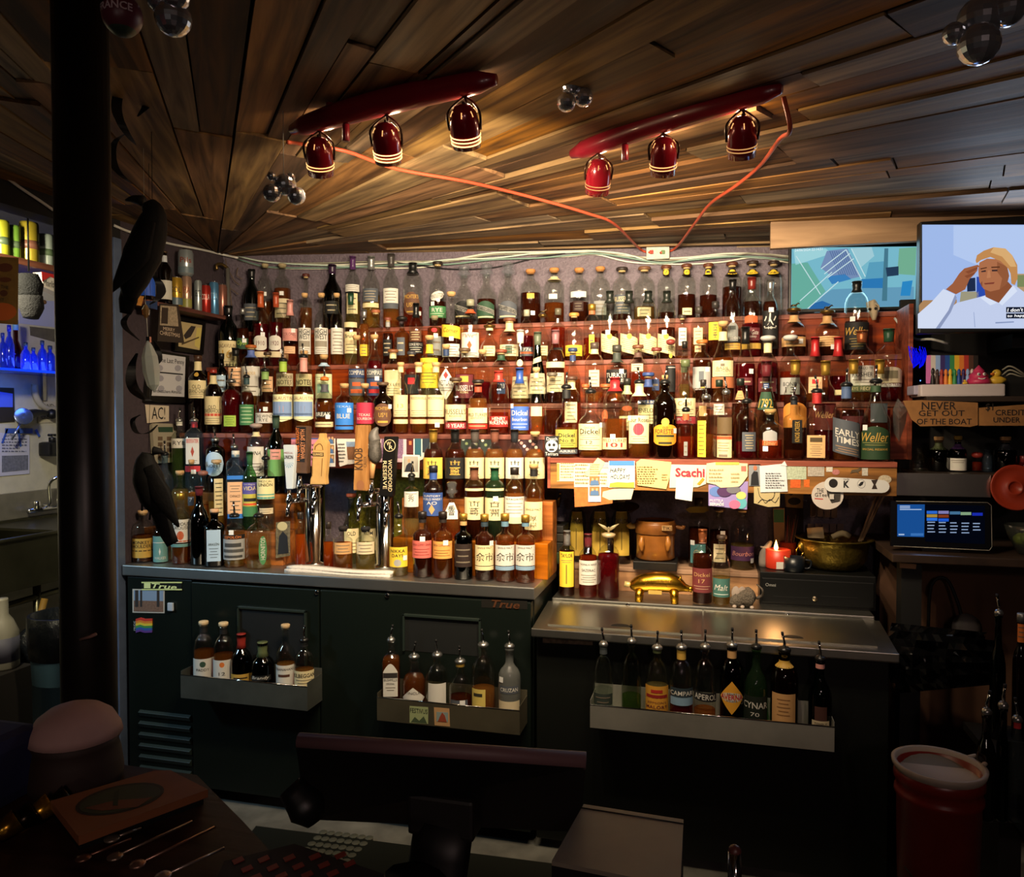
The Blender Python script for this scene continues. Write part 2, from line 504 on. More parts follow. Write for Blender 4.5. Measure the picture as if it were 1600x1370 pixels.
# ------------------------------------------------------------------ stepped shelving
XB = -.601
ZA, ZB, ZC, ZD, ZE = 2.003, 1.825, 1.64, 1.511, 1.424
YA, YB, YC, YD, YE = 3.34, 3.24, 3.14, 3.04, 2.94          # front edges of the steps
SHELFM = wood('#5a2214', '#93462a', (3, 40, 40), .5, 'shelf', .1, .1)
SHELFD = wood('#4a3018', '#96683a', (3, 30, 30), .6, 'skirt', .1, .1)
su = thing('stepped_shelf', (-.9, 3.2, 1.2), 'red-brown wooden stepped liquor shelving fixed along the back wall', 'shelf')
XL, XR = -2.36, .722
def sh(name, a, b, m=SHELFM): return box(name, a, b, m, su, .002)
sh('shelf_board', (XL, YA, ZA - .02), (XR, 3.436, ZA)); sh('riser', (XL, YA + .008, ZB), (XR, YA + .02, ZA - .02))
sh('shelf_board', (XL, YB, ZB - .02), (XR, YA + .008, ZB)); sh('riser', (XL, YB + .008, ZC), (XR, YB + .02, ZB - .02))
sh('shelf_board', (XL, YC, ZC - .02), (XR, YB + .008, ZC)); sh('riser', (XL, YC + .008, ZE), (XR, YC + .02, ZC - .02))
sh('shelf_board', (XL, YD, ZD - .02), (XB, YC + .008, ZD)); sh('skirt_board', (XL, YD + .005, ZD - .15), (XB, YD + .017, ZD - .02), wood('#2c120c', '#4d2014', (3, 40, 40), .5, 'sk2', .1, .1))
sh('shelf_board', (XB, YE, ZE - .02), (.64, YC + .008, ZE)); sh('skirt_board', (XB, YE + .004, ZE - .12), (.64, YE + .017, ZE - .02), SHELFD)
sh('end_panel', (XB - .012, YE + .004, ZE - .12), (XB, YC + .008, ZD)); sh('end_panel', (XR - .006, YC, ZE), (XR + .010, 3.436, ZA))
for bx in (-2.0, -1.3, -.5, .2): sh('bracket', (bx, YD + .02, 1.36), (bx + .02, 3.436, 1.40), mt('#15100d', .7))

# ------------------------------------------------------------------ back-bar cooler with steel top (left)
CX0, CX1, CY = -2.376, -.621, 2.718
TZ = .962
COOL = mt('#0e1511', .34, .0, .15, 3.0)
co = thing('back_bar_cooler', ((CX0 + CX1) / 2, 3.05, 0), 'long black two-door back-bar cooler with stainless steel top', 'cooler')
box('cabinet', (CX0, CY + .03, .05), (CX1, 3.40, .918), COOL, co, .004)
box('kick_plate', (CX0 + .01, CY + .09, 0), (CX1 - .01, 3.3, .05), RUBBER, co)
TOP = mt('#b4b3ae', .40, 1.0, .12, 7.0)
box('steel_top', (CX0 - .012, CY - .012, .918), (CX1 + .01, 3.42, TZ), TOP, co, .004)
def cx(px): return at(px, 1000, CY).x
xa, xb = cx(302), cx(502)
box('side_panel', (CX0 + .004, CY, .06), (xa - .003, CY + .03, .912), COOL, co, .003)
for i in range(6):
    z = .33 - .047 * i
    box('louver', (CX0 + .06, CY - .012, z), (xa - .012, CY + .004, z + .022), mt('#26302c', .45), co, .002, ((0, CY, z + .011), (1, 0, 0), .5))
for d0, d1, hx0, hx1, y0, y1 in ((xa, xb, 372, 480, 946, 1030), (xb, CX1, 630, 752, 958, 1016)):
    dr = box('door', (d0 + .003, CY - .012, .06), (d1 - .003, CY + .03, .908), COOL, co, .004)
    p0, p1 = at(hx0, y0, CY - .014), at(hx1, y1, CY - .014)
    fz1, fz0 = p0.z, at(hx0, y1, CY - .014).z
    box('pull_recess', (p0.x, CY - .0135, fz0), (p1.x, CY - .0122, fz1), mt('#060908', .7), dr)
    for a, b in (((p0.x, fz1 - .01), (p1.x, fz1)), ((p0.x, fz0), (p0.x + .008, fz1)), ((p1.x - .008, fz0), (p1.x, fz1))):
        box('recess_rim', (a[0], CY - .024, a[1]), (b[0], CY - .012, b[1]), mt('#1f2823', .4), dr, .002)
for px, py in ((496, 925), (606, 930)):
    p = at(px, py, CY - .012)
    cyl('lock', p, .009, .008, CHROME, co, n=12, axis=(0, -1, 0))
lb = pxplate('name_plate', [(221, 909), (284, 911), (283, 923), (221, 921)], CY - .003, mt('#10130e', .5), co, .003)
for q in (rc(221, 909, 284, 911), rc(221, 920, 284, 922)): pxplate('plate_line', q, CY - .0062, mt('#c9d38a', .5), lb, .0012)
pxtext('True', 237, 912, 276, 920, CY - .0064, mt('#d6e09a', .5), lb, .25, .02)
pxplate('plate_mark', rc(225, 911, 235, 919), CY - .0062, mt('#d6e09a', .5), lb, .001)
pl = pxplate('name_plate', rc(752, 936, 824, 949, 3), CY - .013, mt('#14120e', .5), co, .001)
pxtext('True', 768, 938, 812, 950, CY - .0145, mt('#5d3a26', .4, .4), pl, .25, .02)

# ------------------------------------------------------------------ horizontal bottle cooler with sliding steel lids (right)
BX0, BX1 = -.605, .585
bc = thing('bottle_cooler', ((BX0 + BX1) / 2, 3.05, 0), 'black chest bottle cooler with two sloping stainless lids', 'cooler')
box('cabinet', (BX0, 2.715, .04), (BX1 - .01, 3.43, .80), mt('#0d0f0c', .4), bc, .004)
ST2 = mt('#a09e96', .38, 1.0, .2, 9.0)
box('rear_ledge', (BX0 + .01, 2.95, .815), (BX1 - .01, 3.43, .873), ST2, bc, .004)
def lidz(y): return .826 + (y - 2.665) * (.032 / .285)
def lidquad(name, x0, x1, y0, y1, lift, th, m, par):
    V = [(x0, y0, lidz(y0) + lift), (x1, y0, lidz(y0) + lift), (x1, y1, lidz(y1) + lift), (x0, y1, lidz(y1) + lift)]
    return plate(name, V, (0, -.11, 1), th, m, par)
lidquad('lid_frame', BX0 - .005, BX1 + .005, 2.66, 2.952, 0, .03, ST2, bc)
box('front_lip', (BX0 - .006, 2.652, .80), (BX1 + .006, 2.666, .829), ST2, bc, .003)
xs = at(1098, 990, 2.8).x
for a, b, hx, hy in ((BX0 + .045, xs - .004, 970, 982), (xs + .004, BX1 - .05, 1238, 1001)):
    ld = lidquad('lid', a, b, 2.70, 2.94, .006, .006, mt('#a8a69c', .34, 1.0, .15, 6.0), bc)
    p = at(hx, hy, 2.725)
    V = [(p.x + .035 * math.cos(t), 2.722 + .022 * math.sin(t), lidz(2.722) + .0075 + .022 * math.sin(t) * .11) for t in [math.pi * i / 8 for i in range(9)]]
    plate('finger_slot', V, (0, -.11, 1), .0012, mt('#050505', .6), ld)
for px, py in ((981, 946), (1230, 962)):
    p = at(px, py, 2.949)
    lk = cyl('lock', p, .010, .006, CHROME, bc, n=16, axis=(0, -1, 0))
    box('key_slot', (p.x - .0012, p.y - .0072, p.z - .005), (p.x + .0012, p.y - .0055, p.z + .005), BLACK, lk)
# worn label strip under the lid on the left
pxplate('worn_sticker', rc(848, 992, 926, 1004, 4), 2.713, mt('#6b5a48', .8, 0, .6, 60), bc, .001)

# ------------------------------------------------------------------ speed rails
def rail(label, x0, x1, yt, yb, Yf, zb, zt, m):
    r = thing('speed_rail', ((x0 + x1) / 2, Yf + .06, zb), label, 'bottle rail')
    t = .002
    box('front_panel', (x0, Yf, zb), (x1, Yf + t, zt), m, r)
    box('tray_floor', (x0, Yf + t, zb), (x1, Yf + .115, zb + t), m, r)
    box('back_panel', (x0, Yf + .113, zb + t), (x1, Yf + .115, zt + .035), m, r)
    for a in (x0, x1 - t): box('side_panel', (a, Yf + t, zb + t), (a + t, Yf + .113, zt + .015), m, r)
    tube('rolled_edge', [(x0, Yf + .001, zt), (x1, Yf + .001, zt)], .0022, CHROME, r, 6)
    return r
RLM = mt('#5f625b', .55, .7, .25, 8.0); RLM2 = mt('#645e4c', .55, .7, .25, 8.0); RLM3 = mt('#b4b2a6', .5, .75, .2, 8.0)
YR = 2.588
def zz(px, py, Y): return at(px, py, Y).z
rail('steel speed rail on the left cooler door', at(282, 1054, YR).x, at(480, 1070, YR).x, 0, 0, YR, zz(282, 1090, YR), zz(282, 1054, YR), RLM)
r2 = rail('steel speed rail with two small square stickers on its front', at(589, 1089, YR).x, at(812, 1110, YR).x, 0, 0, YR, zz(589, 1125, YR), zz(589, 1089, YR), RLM2)
YR2 = 2.552
rail('long steel speed rail under the sloping lids', at(922, 1101, YR2).x, at(1304, 1138, YR2).x, 0, 0, YR2, zz(927, 1137, YR2), zz(927, 1101, YR2), RLM3)
s1 = pxplate('sticker', [(640, 1103), (669, 1105), (669, 1131), (640, 1129)], YR - .001, mt('#8f9a6c', .8), r2, .0008)
pxtext('FESTIVUS', 641, 1107, 668, 1114, YR - .0011, INK, s1)
pxplate('sticker_print', [(642, 1128), (648, 1120), (655, 1126), (662, 1119), (667, 1130)], YR - .0016, mt('#3c4a30', .8), s1, .0006)
s2 = pxplate('sticker', [(678, 1105), (702, 1107), (703, 1135), (679, 1133)], YR - .001, mt('#b08a5e', .8), r2, .0008)
pxplate('sticker_print', rc(682, 1112, 700, 1127, 1), YR - .0016, mt('#7c8c88', .8), s2, .0006)
pxplate('sticker_print', [(684, 1127), (688, 1118), (691, 1113), (695, 1118), (698, 1128)], YR - .0022, mt('#8a3a22', .8), s2, .0006)

# things stuck on the cooler's side panel
ph = thing('postcard', at(231, 958, CY - .004), 'small landscape postcard stuck on the left end of the black cooler', 'postcard')
pxplate('card', rc(207, 920, 257, 957, 1), CY - .003, mt('#b8b2a6', .7), ph, .0008)
pxplate('sky', rc(209, 922, 255, 938, 1), CY - .0042, mt('#7f93ab', .7), ph, .0004)
pxplate('ground', rc(209, 938, 255, 955, 1), CY - .0042, mt('#7a5d4c', .7, 0, .5, 200), ph, .0004)
for a, b in ((211, 5), (219, 3), (245, 4)): pxplate('tree_trunk', rc(a, 922, a + b, 948), CY - .005, mt('#2f2a28', .8), ph, .0004)
fl = thing('rainbow_magnet', at(224, 985, CY - .003), 'small wavy rainbow flag magnet on the black cooler', 'magnet')
for i, c in enumerate(('#c5392c', '#d9822f', '#dcc13a', '#3f8a4a', '#2f56a0', '#5c3a86')):
    y = 966 + i * 3.6
    pxplate('stripe', [(212, y + 1), (219, y - 1), (226, y + 1), (237, y + .5), (237, y + 4.1), (226, y + 4.6), (219, y + 2.6), (212, y + 4.6)], CY - .0045, mt(c, .6), fl, .0045)
pxtext('PRIDE', 209, 970, 212, 985, CY - .0046, mt('#a8aaa8', .7), fl, rot=90)
p = at(268, 947, CY - .003)
tag(box('light_switch', (p.x - .013, CY - .014, p.z - .018), (p.x + .013, CY - .003, p.z + .016), mt('#a9b4c0', .5), None, .004), 'small white rounded square button on the black cooler', 'button')
# ------------------------------------------------------------------ bottles
PAL = dict(cream='#d3c496', white='#cac7bd', black='#141414', green='#3f7a4c', dgreen='#24442f', lime='#9ab845', blue='#2f78d0', navy='#26395e',
           red='#b5282c', orange='#d0702c', yellow='#e3bd33', gold='#b8923e', pink='#cf8f86', teal='#5f8c86', grey='#7d7f7c', tan='#b98f5c',
           maroon='#5d2026', purple='#4b2a52', brown='#5a3a26', beige='#c7b896', silver='#9a9a98', copper='#a8623c', cork='#c89f6c', wood='#6d4427',
           rust='#b4532a', lblue='#8fb2cf', peach='#dcae85', olive='#57603f', slate='#4a4f57', sky='#a9c4da', plum='#6a4a86')
def pc(c): return PAL.get(c, c)
def near(c):
    if c in PAL: return c
    f = lambda h: [int(h[i:i + 2], 16) for i in (1, 3, 5)]
    return min(('cream', 'white', 'black', 'green', 'dgreen', 'blue', 'navy', 'red', 'orange', 'yellow', 'gold', 'pink', 'teal', 'grey', 'tan', 'maroon', 'brown', 'beige', 'olive', 'slate', 'copper', 'purple', 'plum'), key=lambda n: sum((a - b_) ** 2 for a, b_ in zip(f(PAL[n]), f(c))))
GL = dict(clear=glass('#f1f4f0'), green=glass('#8fc48a', .04), dgreen=glass('#16301c', .05), brown=glass('#4a2712', .05), black=glass('#0a0908', .06, .06),
          blue=glass('#8fb0e8', .02), frost=glass('#c9ccc8', .25, .25), smoke=glass('#cdd2c8'), sblue=glass('#c4dcf0', .03))
LQ = dict(amber=glass('#e2994a', .20, .08, .06, 0), damber=glass('#c4702c', .20, .08, .06, 0), red=glass('#c4401e', .24, .08, .06, 0), dark=glass('#843a1e', .20, .08, .06, 0),
          gold=glass('#eabc58', .2, .08, .06, 0), pale=glass('#e4d08c', .12, .08, .06, 0), ruby=glass('#a01a26', .24, .08, .06, 0), water=glass('#eef2ee', .02, .08, .06, 0),
          orange=glass('#d8661a', .4, .08, .06, 0), green=glass('#9bbf6a', .12, .08, .06, 0))
LQN = dict(amber='amber', damber='dark amber', red='red-brown', dark='dark brown', gold='golden', pale='pale gold', ruby='ruby red', water='clear', orange='orange', green='green')
GLN = dict(clear='clear', green='green', dgreen='dark green', brown='brown', black='black', blue='blue', frost='frosted', smoke='clear', sblue='pale blue')
SHP = dict(
    std=[(.92, 0), (1, .02), (1, .61), (.96, .67), (.8, .72), (.5, .77), ('n', .81), ('n', .96)],
    dome=[(.92, 0), (1, .02), (1, .65), (.965, .72), (.85, .78), (.62, .835), ('n', .87), ('n', .96)],
    squat=[(.9, 0), (1, .025), (1, .56), (.96, .63), (.8, .70), (.5, .76), ('n', .81), ('n', .95)],
    bell=[(.95, 0), (1, .02), (1, .49), (.92, .55), (.68, .63), (.5, .71), ('n', .82), ('n', .96)],
    wine=[(.92, 0), (1, .02), (1, .52), (.96, .60), (.76, .68), (.5, .74), ('n', .80), ('n', .97)],
    cone=[(.95, 0), (1, .02), (.97, .30), (.80, .45), (.55, .60), (.42, .72), ('n', .82), ('n', .97)],
    cyl=[(.94, 0), (1, .02), (1, .66), (.97, .70), (.8, .735), (.5, .76), ('n', .79), ('n', .95)],
    bulb=[(.7, 0), (.82, .02), (1, .28), (1, .42), (.86, .54), (.55, .66), ('n', .75), ('n', .96)],
    long=[(.92, 0), (1, .02), (1, .46), (.95, .52), (.75, .57), (.48, .62), ('n', .67), ('n', .97)],
    dec=[(.95, 0), (1, .03), (1, .55), (.9, .64), (.6, .74), ('n', .82), ('n', .9)],
)
ROWS = {}
ORD = ['leftmost', 'second', 'third', 'fourth', 'fifth', 'sixth', 'seventh', 'eighth', 'ninth', 'tenth', 'eleventh', 'twelfth', 'thirteenth', 'fourteenth',
       'fifteenth', 'sixteenth', 'seventeenth', 'eighteenth', 'nineteenth', 'twentieth', 'twenty-first', 'twenty-second', 'twenty-third', 'twenty-fourth',
       'twenty-fifth', 'twenty-sixth', 'twenty-seventh', 'twenty-eighth', 'twenty-ninth', 'thirtieth', 'thirty-first', 'thirty-second', 'thirty-third',
       'thirty-fourth', 'thirty-fifth', 'thirty-sixth', 'thirty-seventh', 'thirty-eighth', 'thirty-ninth', 'fortieth', 'forty-first', 'forty-second']
CUR = dict(Y=0, z=0, row='', mr=.1)
PLACED = []
def row(phrase, Y, z, mr=.047):
    CUR.update(Y=Y, z=z, row=phrase, mr=mr); ROWS.setdefault(phrase, [])
def rsec(a, sup):
    if not sup: return 1.0
    return 1.0 / (abs(math.cos(a)) ** sup + abs(math.sin(a)) ** sup) ** (1.0 / sup)
def prof_of(shape, R, rn, Hh):
    out = []
    for r, h in SHP[shape]:
        out.append((rn if r == 'n' else max(r * R, rn), h * Hh))
    return out
def r_at(prof, z):
    for (r0, z0), (r1, z1) in zip(prof, prof[1:]):
        if z0 <= z <= z1: return r0 + (r1 - r0) * ((z - z0) / max(z1 - z0, 1e-6))
    return prof[-1][0]
def L(y0, y1, col, wf=.9, texts=(), shape='r', slant=0.0): return (y0, y1, col, wf, texts, shape, slant)
def T(s, y, h, col='black', wf=.85, rot=0, bold=0.0, shear=0.0): return (s, y, h, col, wf, rot, bold, shear)
def fine(y0, y1, n=3, col='#6b6152', wf=.7): return [('~', y0 + (y1 - y0) * (i + .5) / n, (y1 - y0) / n * .22, col, wf * (1 - .25 * (i % 2)), 0, 0, 0) for i in range(n)]
def b(x, w, top, sh='std', g='clear', lq='amber', yl=None, cap=('cork', 'cork'), labels=(), neck=None, stk=None, sup=None, turn=None, dY=0.0, name='bottle', Y=None, z=None, squash=1.0):
    Yc = (CUR['Y'] if Y is None else Y) + dY
    zb = (CUR['z'] if z is None else z) + .0012
    P = at(x, top, Yc); m = mpp(at(x, 655, Yc))
    X = P.x; Ht = P.z - zb; R = min(w * m / 2, CUR['mr'])
    R0 = R
    if sup: R *= .90
    for X2, Y2, R2, z2_, h2 in PLACED:                  # keep clear of the neighbours already standing
        if abs(z2_ - zb) < .3 and zb < h2 and z2_ < zb + Ht:
            d = math.hypot(X - X2, Yc - Y2)
            if d < R + R2 + .001: R = max(.6 * R0, d - R2 - .001)
    PLACED.append((X, Yc, R, zb, zb + Ht))
    rn = min(max(.36 * R, .0095), .0165)
    kind, ccol = cap[0], cap[1]
    prot = dict(cork=.014, wood=.014, ball=.022, pour=.058, screw=.016, dec=.05, horse=.035, capsule=.001, none=0, eagle=.05)[kind]
    Hh = max(Ht - prot, Ht * .6)
    yaw = math.atan2(X, Yc) * .75
    face = -yaw + (random.uniform(-.10, .10) if turn is None else turn)
    root = thing(name, (X, Yc, zb), rz=face)
    prof = prof_of(sh, R, rn, Hh)
    ks = max(h for r, h in SHP[sh] if r != 'n' and r >= .97) * Hh
    need = [at(x, l[0], Yc - R * .9).z - zb for l in labels]
    need = [q for q in need if ks < q < .80 * Hh]
    if need and sh not in ('cone', 'bulb'):
        q = max(need); tp = .96 * Hh
        prof = [(r, h if h < ks - 1e-6 else q + (h - ks) * (tp - q) / (tp - ks)) for r, h in prof]
    lip = [(rn * 1.18, prof[-1][1] + .0005), (rn * 1.18, Hh)]
    V, Fs = lathe_data(prof + lip, 20, sup)
    body = mk('body', V, Fs, GL[g], root, True, local=True)
    def zof(py): return max(.004, min(at(x, py, Yc - R * .9).z - zb, Hh))
    # liquid
    if lq and yl is not None:
        zl = zof(yl); pr = []
        for r, zz_ in prof:
            if zz_ < zl: pr.append((max(r * .93, r - .003), max(zz_, .004)))
        pr.append((max(r_at(prof, zl) * .93, .003), zl))
        if len(pr) > 1 and pr[-1][1] > pr[0][1] + .003:
            V, Fs = lathe_data(pr, 16, sup)
            mk('liquid', V, Fs, LQ[lq], root, True, local=True)
    # labels (curved on the glass, facing -Y in the bottle's own frame)
    def surf(a, zc, lift):
        r = r_at(prof, zc) * rsec(-math.pi / 2 + a, sup) + lift
        return Vector((r * math.sin(a), -r * math.cos(a), zc))
    first = None
    for y0, y1, col, wf, texts, shp, slant in labels:
        z1, z0 = zof(y0), zof(y1)
        if z1 - z0 < .002: continue
        ha = math.asin(min(wf, .99)) if not sup else math.atan(wf * 1.0) * .98
        nc = 12
        V, Fs = [], []
        for i in range(nc + 1):
            u = -1 + 2 * i / nc
            zt, zl_ = z1, z0
            zm, hh = (z0 + z1) / 2, (z1 - z0) / 2
            if shp == 'o': k = math.sqrt(max(0, 1 - u * u)); zt, zl_ = zm + hh * k, zm - hh * k
            elif shp == 'd': k = 1 - abs(u); zt, zl_ = zm + hh * k, zm - hh * k
            elif shp == 'a': zt = z1 - hh * .5 * u * u
            elif shp == 'p': zl_ = z0 + hh * .25 * abs(u)
            elif shp == 'w': zt, zl_ = zm + hh * (1 - .35 * abs(u) ** 3), zm - hh * (1 - .35 * abs(u) ** 3)
            sl = slant * u * hh
            for zz_ in (zl_ + sl, zm + sl, zt + sl):
                V.append(surf(u * ha, max(.003, min(zz_, Hh)), .0009))
        for i in range(nc):
            for j in range(2):
                a = i * 3 + j
                Fs.append((a, a + 3, a + 4, a + 1))
        lab = mk('label', V, Fs, mt(pc(col), .7), root, True, local=True)
        if first is None: first = near(col)
        Wl = 2 * ha * R
        fp = {}
        for s, ty, th, tcol, twf, rot, bold, shear in texts:
            zc = zof(ty); hh = th * m
            ww = Wl * twf
            zsl = slant * (z1 - z0) / 2
            if s == '~':
                fv, ff = fp.setdefault((tcol, len(fp) if th >= 3 else -1), ([], [])); n = len(fv)
                for k in range(7):
                    u = (-.5 + k / 6) * ww
                    for dz in (-.5, .5):
                        fv.append(surf(u / R, max(.003, zc + dz * hh + zsl * (u / (Wl / 2))), .0016))
                for k in range(6): ff.append((n + 2 * k, n + 2 * k + 2, n + 2 * k + 3, n + 2 * k + 1))
                continue
            tv, tf, asp = text_data(s, shear, bold)
            if not tv: continue
            vs = []
            for a_, b_ in tv:
                if rot == 0: u, v = a_ * ww, b_ * hh
                elif rot == 90: u, v = -b_ * ww, a_ * hh
                else: u, v = b_ * ww, -a_ * hh
                vs.append(surf(u / R, max(.003, min(zc + v + zsl * (u / (Wl / 2)), Hh)), .0017))
            mk('lettering', vs, tf, mt(pc(tcol), .7), lab, local=True)
        for (fcol, k_), (fv, ff) in fp.items(): mk('fine_print' if k_ < 0 else 'printed_block', fv, ff, mt(fcol, .8), lab, local=True)
    # neck wrap
    if neck:
        ncol, ny0, ny1 = neck
        za, zb_ = zof(ny1), zof(ny0)
        za = max(za, min(q for r, q in prof if r <= rn * 1.02 and q > Hh * .3) - .012)
        if zb_ - za > .003:
            zs = [za + (zb_ - za) * i / 3 for i in range(4)]
            V, Fs = lathe_data([(r_at(prof, q) + .0009, q) for q in zs], 16)
            mk('neck_wrap', V, Fs[:-2], mt(pc(ncol), .6), root, True, local=True)
    def LV(name, pr, mat, n=14, par=None):
        V, Fs = lathe_data(pr, n); return mk(name, V, Fs, mat, par or root, True, local=True)
    rl = rn * 1.18
    if kind == 'cork':
        LV('cork', [(rl * .9, Hh - .006), (rl * .95, Hh), (rl * 1.12, Hh + .001), (rl * 1.15, Ht - .002), (rl * 1.0, Ht)], mt(pc(ccol), .8, 0, .2, 200))
    elif kind == 'wood':
        LV('cork', [(rl * .9, Hh - .006), (rl * .9, Hh + .001)], mt('#c8a878', .8))
        LV('stopper', [(rl * 1.35, Hh), (rl * 1.42, Hh + .003), (rl * 1.42, Ht - .003), (rl * 1.25, Ht)], mt(pc(ccol), .5, 0, .2, 90))
    elif kind == 'ball':
        LV('stopper', [(rl * 1.0, Hh), (rl * 1.5, Hh + .005), (rl * 1.75, Hh + .011), (rl * 1.5, Ht - .004), (rl * .6, Ht)], mt(pc(ccol), .45))
    elif kind == 'screw':
        LV('cap', [(rl * 1.02, Hh - .012), (rl * 1.06, Ht - .002), (rl * .9, Ht)], mt(pc(ccol), .4, .0 if ccol not in ('gold', 'silver', 'copper') else .8))
    elif kind == 'capsule':
        ln = (cap[2] if len(cap) > 2 else 16) * m
        z0 = max(Ht - ln, prof[-3][1])
        zs = [z0 + (Hh - z0) * i / 3 for i in range(4)]
        LV('capsule', [(max(r_at(prof, min(q, prof[-1][1])), rn) + .0012 + (.0035 if q > Hh - .02 else 0) * .5, q) for q in zs] + [(rn * 1.22 + .001, Hh - .002), (rn * 1.2, Ht + .001)],
           mt(pc(ccol), .35, .7 if ccol in ('gold', 'silver', 'copper') else 0))
    elif kind == 'pour':
        LV('pour_collar', [(rl * .8, Hh - .004), (rl * 1.14, Hh + .001), (rl * 1.1, Hh + .007), (rl * .7, Hh + .014)], mt(pc(ccol), .3, .9 if ccol == 'silver' else 0))
        a = random.uniform(-.6, .6)
        d = Vector((math.sin(a), -math.cos(a) * .3, 0))
        pts = [Vector((0, 0, Hh + .01)), Vector((0, 0, Hh + .028)), Vector((0, 0, Hh + .038)) + d * .005, Vector((0, 0, Ht)) + d * .013]
        V, Fs = loft_data(pts, [.0045, .0042, .0036, .0034], 7)
        sp = mk('pour_spout', V, Fs, CHROME, root, True, local=True)
        V, Fs = loft_data([pts[2] * .3 + pts[3] * .7, pts[3] * 1.0 + Vector((0, 0, .004))], [.0046, .0042], 7)
        mk('spout_cover', V, Fs, RUBBER, sp, True, local=True)
    elif kind == 'dec':
        LV('stopper', [(rl * .8, Hh - .008), (rl * .85, Hh), (rl * 1.6, Hh + .004), (rl * 1.7, Hh + .012), (rl * 1.1, Hh + .02), (rl * 1.25, Hh + .03), (rl * 1.55, Hh + .042), (rl * .9, Ht)], glass('#eef2f4', .06, .03, .9), 8)
    elif kind == 'horse':
        st = LV('stopper', [(rl * .9, Hh - .004), (rl * 1.4, Hh), (rl * 1.45, Hh + .008), (rl * 1.1, Hh + .010)], mt('#6d5428', .35, .8))
        zt = Hh + .010; hm = mt('#4a3d28', .3, .9)
        V, Fs = loft_data([(-.012, 0, zt + .011), (-.004, 0, zt + .012), (.006, 0, zt + .012), (.011, 0, zt + .017), (.016, 0, zt + .020), (.021, 0, zt + .017)], [.003, .0045, .004, .003, .003, .0015], 6)
        mk('horse_figure', V, Fs, hm, root, True, local=True)
        V, Fs = [], []
        for lx, tx in ((-.010, -.016), (-.008, -.010), (.006, .013), (.005, .006)):
            v, f = loft_data([(lx, 0, zt + .010), (tx, 0, zt)], [.0016, .001], 5); n = len(V); V += v; Fs += [tuple(i + n for i in q) for q in f]
        mk('horse_legs', V, Fs, hm, root, local=True)
    elif kind == 'eagle':
        LV('stopper', [(rl * .9, Hh - .004), (rl * 1.4, Hh), (rl * 1.5, Hh + .010), (rl * .8, Hh + .014)], mt('#b6a27a', .4, .3))
        em = mt('#9c8f6c', .4, .3); zt = Hh + .014
        V, Fs = loft_data([(0, 0, zt), (0, 0, zt + .012), (0, -.004, zt + .022), (0, -.009, zt + .021)], [.004, .006, .004, .001], 6)
        mk('eagle_body', V, Fs, em, root, True, local=True)
        for s in (-1, 1):
            V, Fs = loft_data([(s * .003, 0, zt + .012), (s * .018, 0, zt + .022), (s * .040, 0, zt + .036)], [.006, .007, .001], 6, .25, (0, 0, 1))
            mk('eagle_wing', V, Fs, em, root, True, local=True)
    if stk:
        u, sy = stk
        zc = zof(sy); hs = .0095
        a0 = math.asin(max(-.9, min(.9, u))); da = hs / R
        V = [surf(a0 + da * i, zc + hs * j, .0022) for j in (-1, 1) for i in (-1, 0, 1)]
        mk('price_sticker', V, [(0, 1, 4, 3), (1, 2, 5, 4)], mt('#d9d9d6', .7), root, True, local=True)
    # words for the label
    capw = dict(cork='cork-topped', wood='wood-stoppered', ball='ball-stoppered', pour='spouted', screw='capped', dec='crystal-stoppered', horse='horse-topped', capsule='', none='', eagle='eagle-topped')[kind]
    colw = dict(dgreen='dark green', lblue='light blue', sky='pale blue', lime='lime green', cork='tan').get(first, first)
    if kind in ('capsule',): capw = {'dgreen': 'dark-green', 'sky': 'pale-blue'}.get(ccol, ccol if ccol in PAL else 'dark') + '-necked'
    lw = LQN[lq] if (lq and yl is not None and g not in ('black', 'dgreen', 'brown')) else GLN[g]
    root['_d'] = ' '.join(t for t in (capw, lw, 'bottle', ('with %s label' % colw) if first else 'without front label') if t)
    ROWS[CUR['row']].append((x, root))
    return root
def close_rows():
    for ph, lst in ROWS.items():
        lst.sort(key=lambda t: t[0])
        for i, (x, o) in enumerate(lst):
            d = o['_d']; del o['_d']
            o['label'] = '%s, %s from left %s' % (d, ORD[i], ph) if i else '%s, leftmost %s' % (d, ph)
            o['category'] = 'bottle'; o['group'] = 'bottles ' + ph
    ROWS.clear()

CK, WD = ('cork', 'cork'), ('wood', 'wood')
WDK = ('wood', '#3a241a')
def cp(c, n=16): return ('capsule', c, n)
PO = ('pour', 'black'); PS = ('pour', 'silver')
def cl(y0, y1, col='cream', wf=.85, t=None, n=3, sh='r', tc='black', bold=.01):
    """plain paper label: one line of lettering above small print"""
    h = y1 - y0; tx = []
    if t:
        k = t.split('|')
        for i, s in enumerate(k): tx.append(T(s, y0 + h * (.20 + .22 * i), h * .17, tc, min(.9, .22 + .1 * len(s)), 0, bold))
        if h > 14: tx += fine(y0 + h * (.30 + .22 * len(k)), y1 - h * .06, max(2, n), '#5d5546' if tc == 'black' else pc(tc))
    elif n and h > 9: tx += fine(y0 + h * .12, y1 - h * .08, n, '#6b6152' if col not in ('black', 'navy', 'dgreen', 'maroon', 'purple', 'slate') else '#a79b80')
    return L(y0, y1, col, wf, tx, sh)

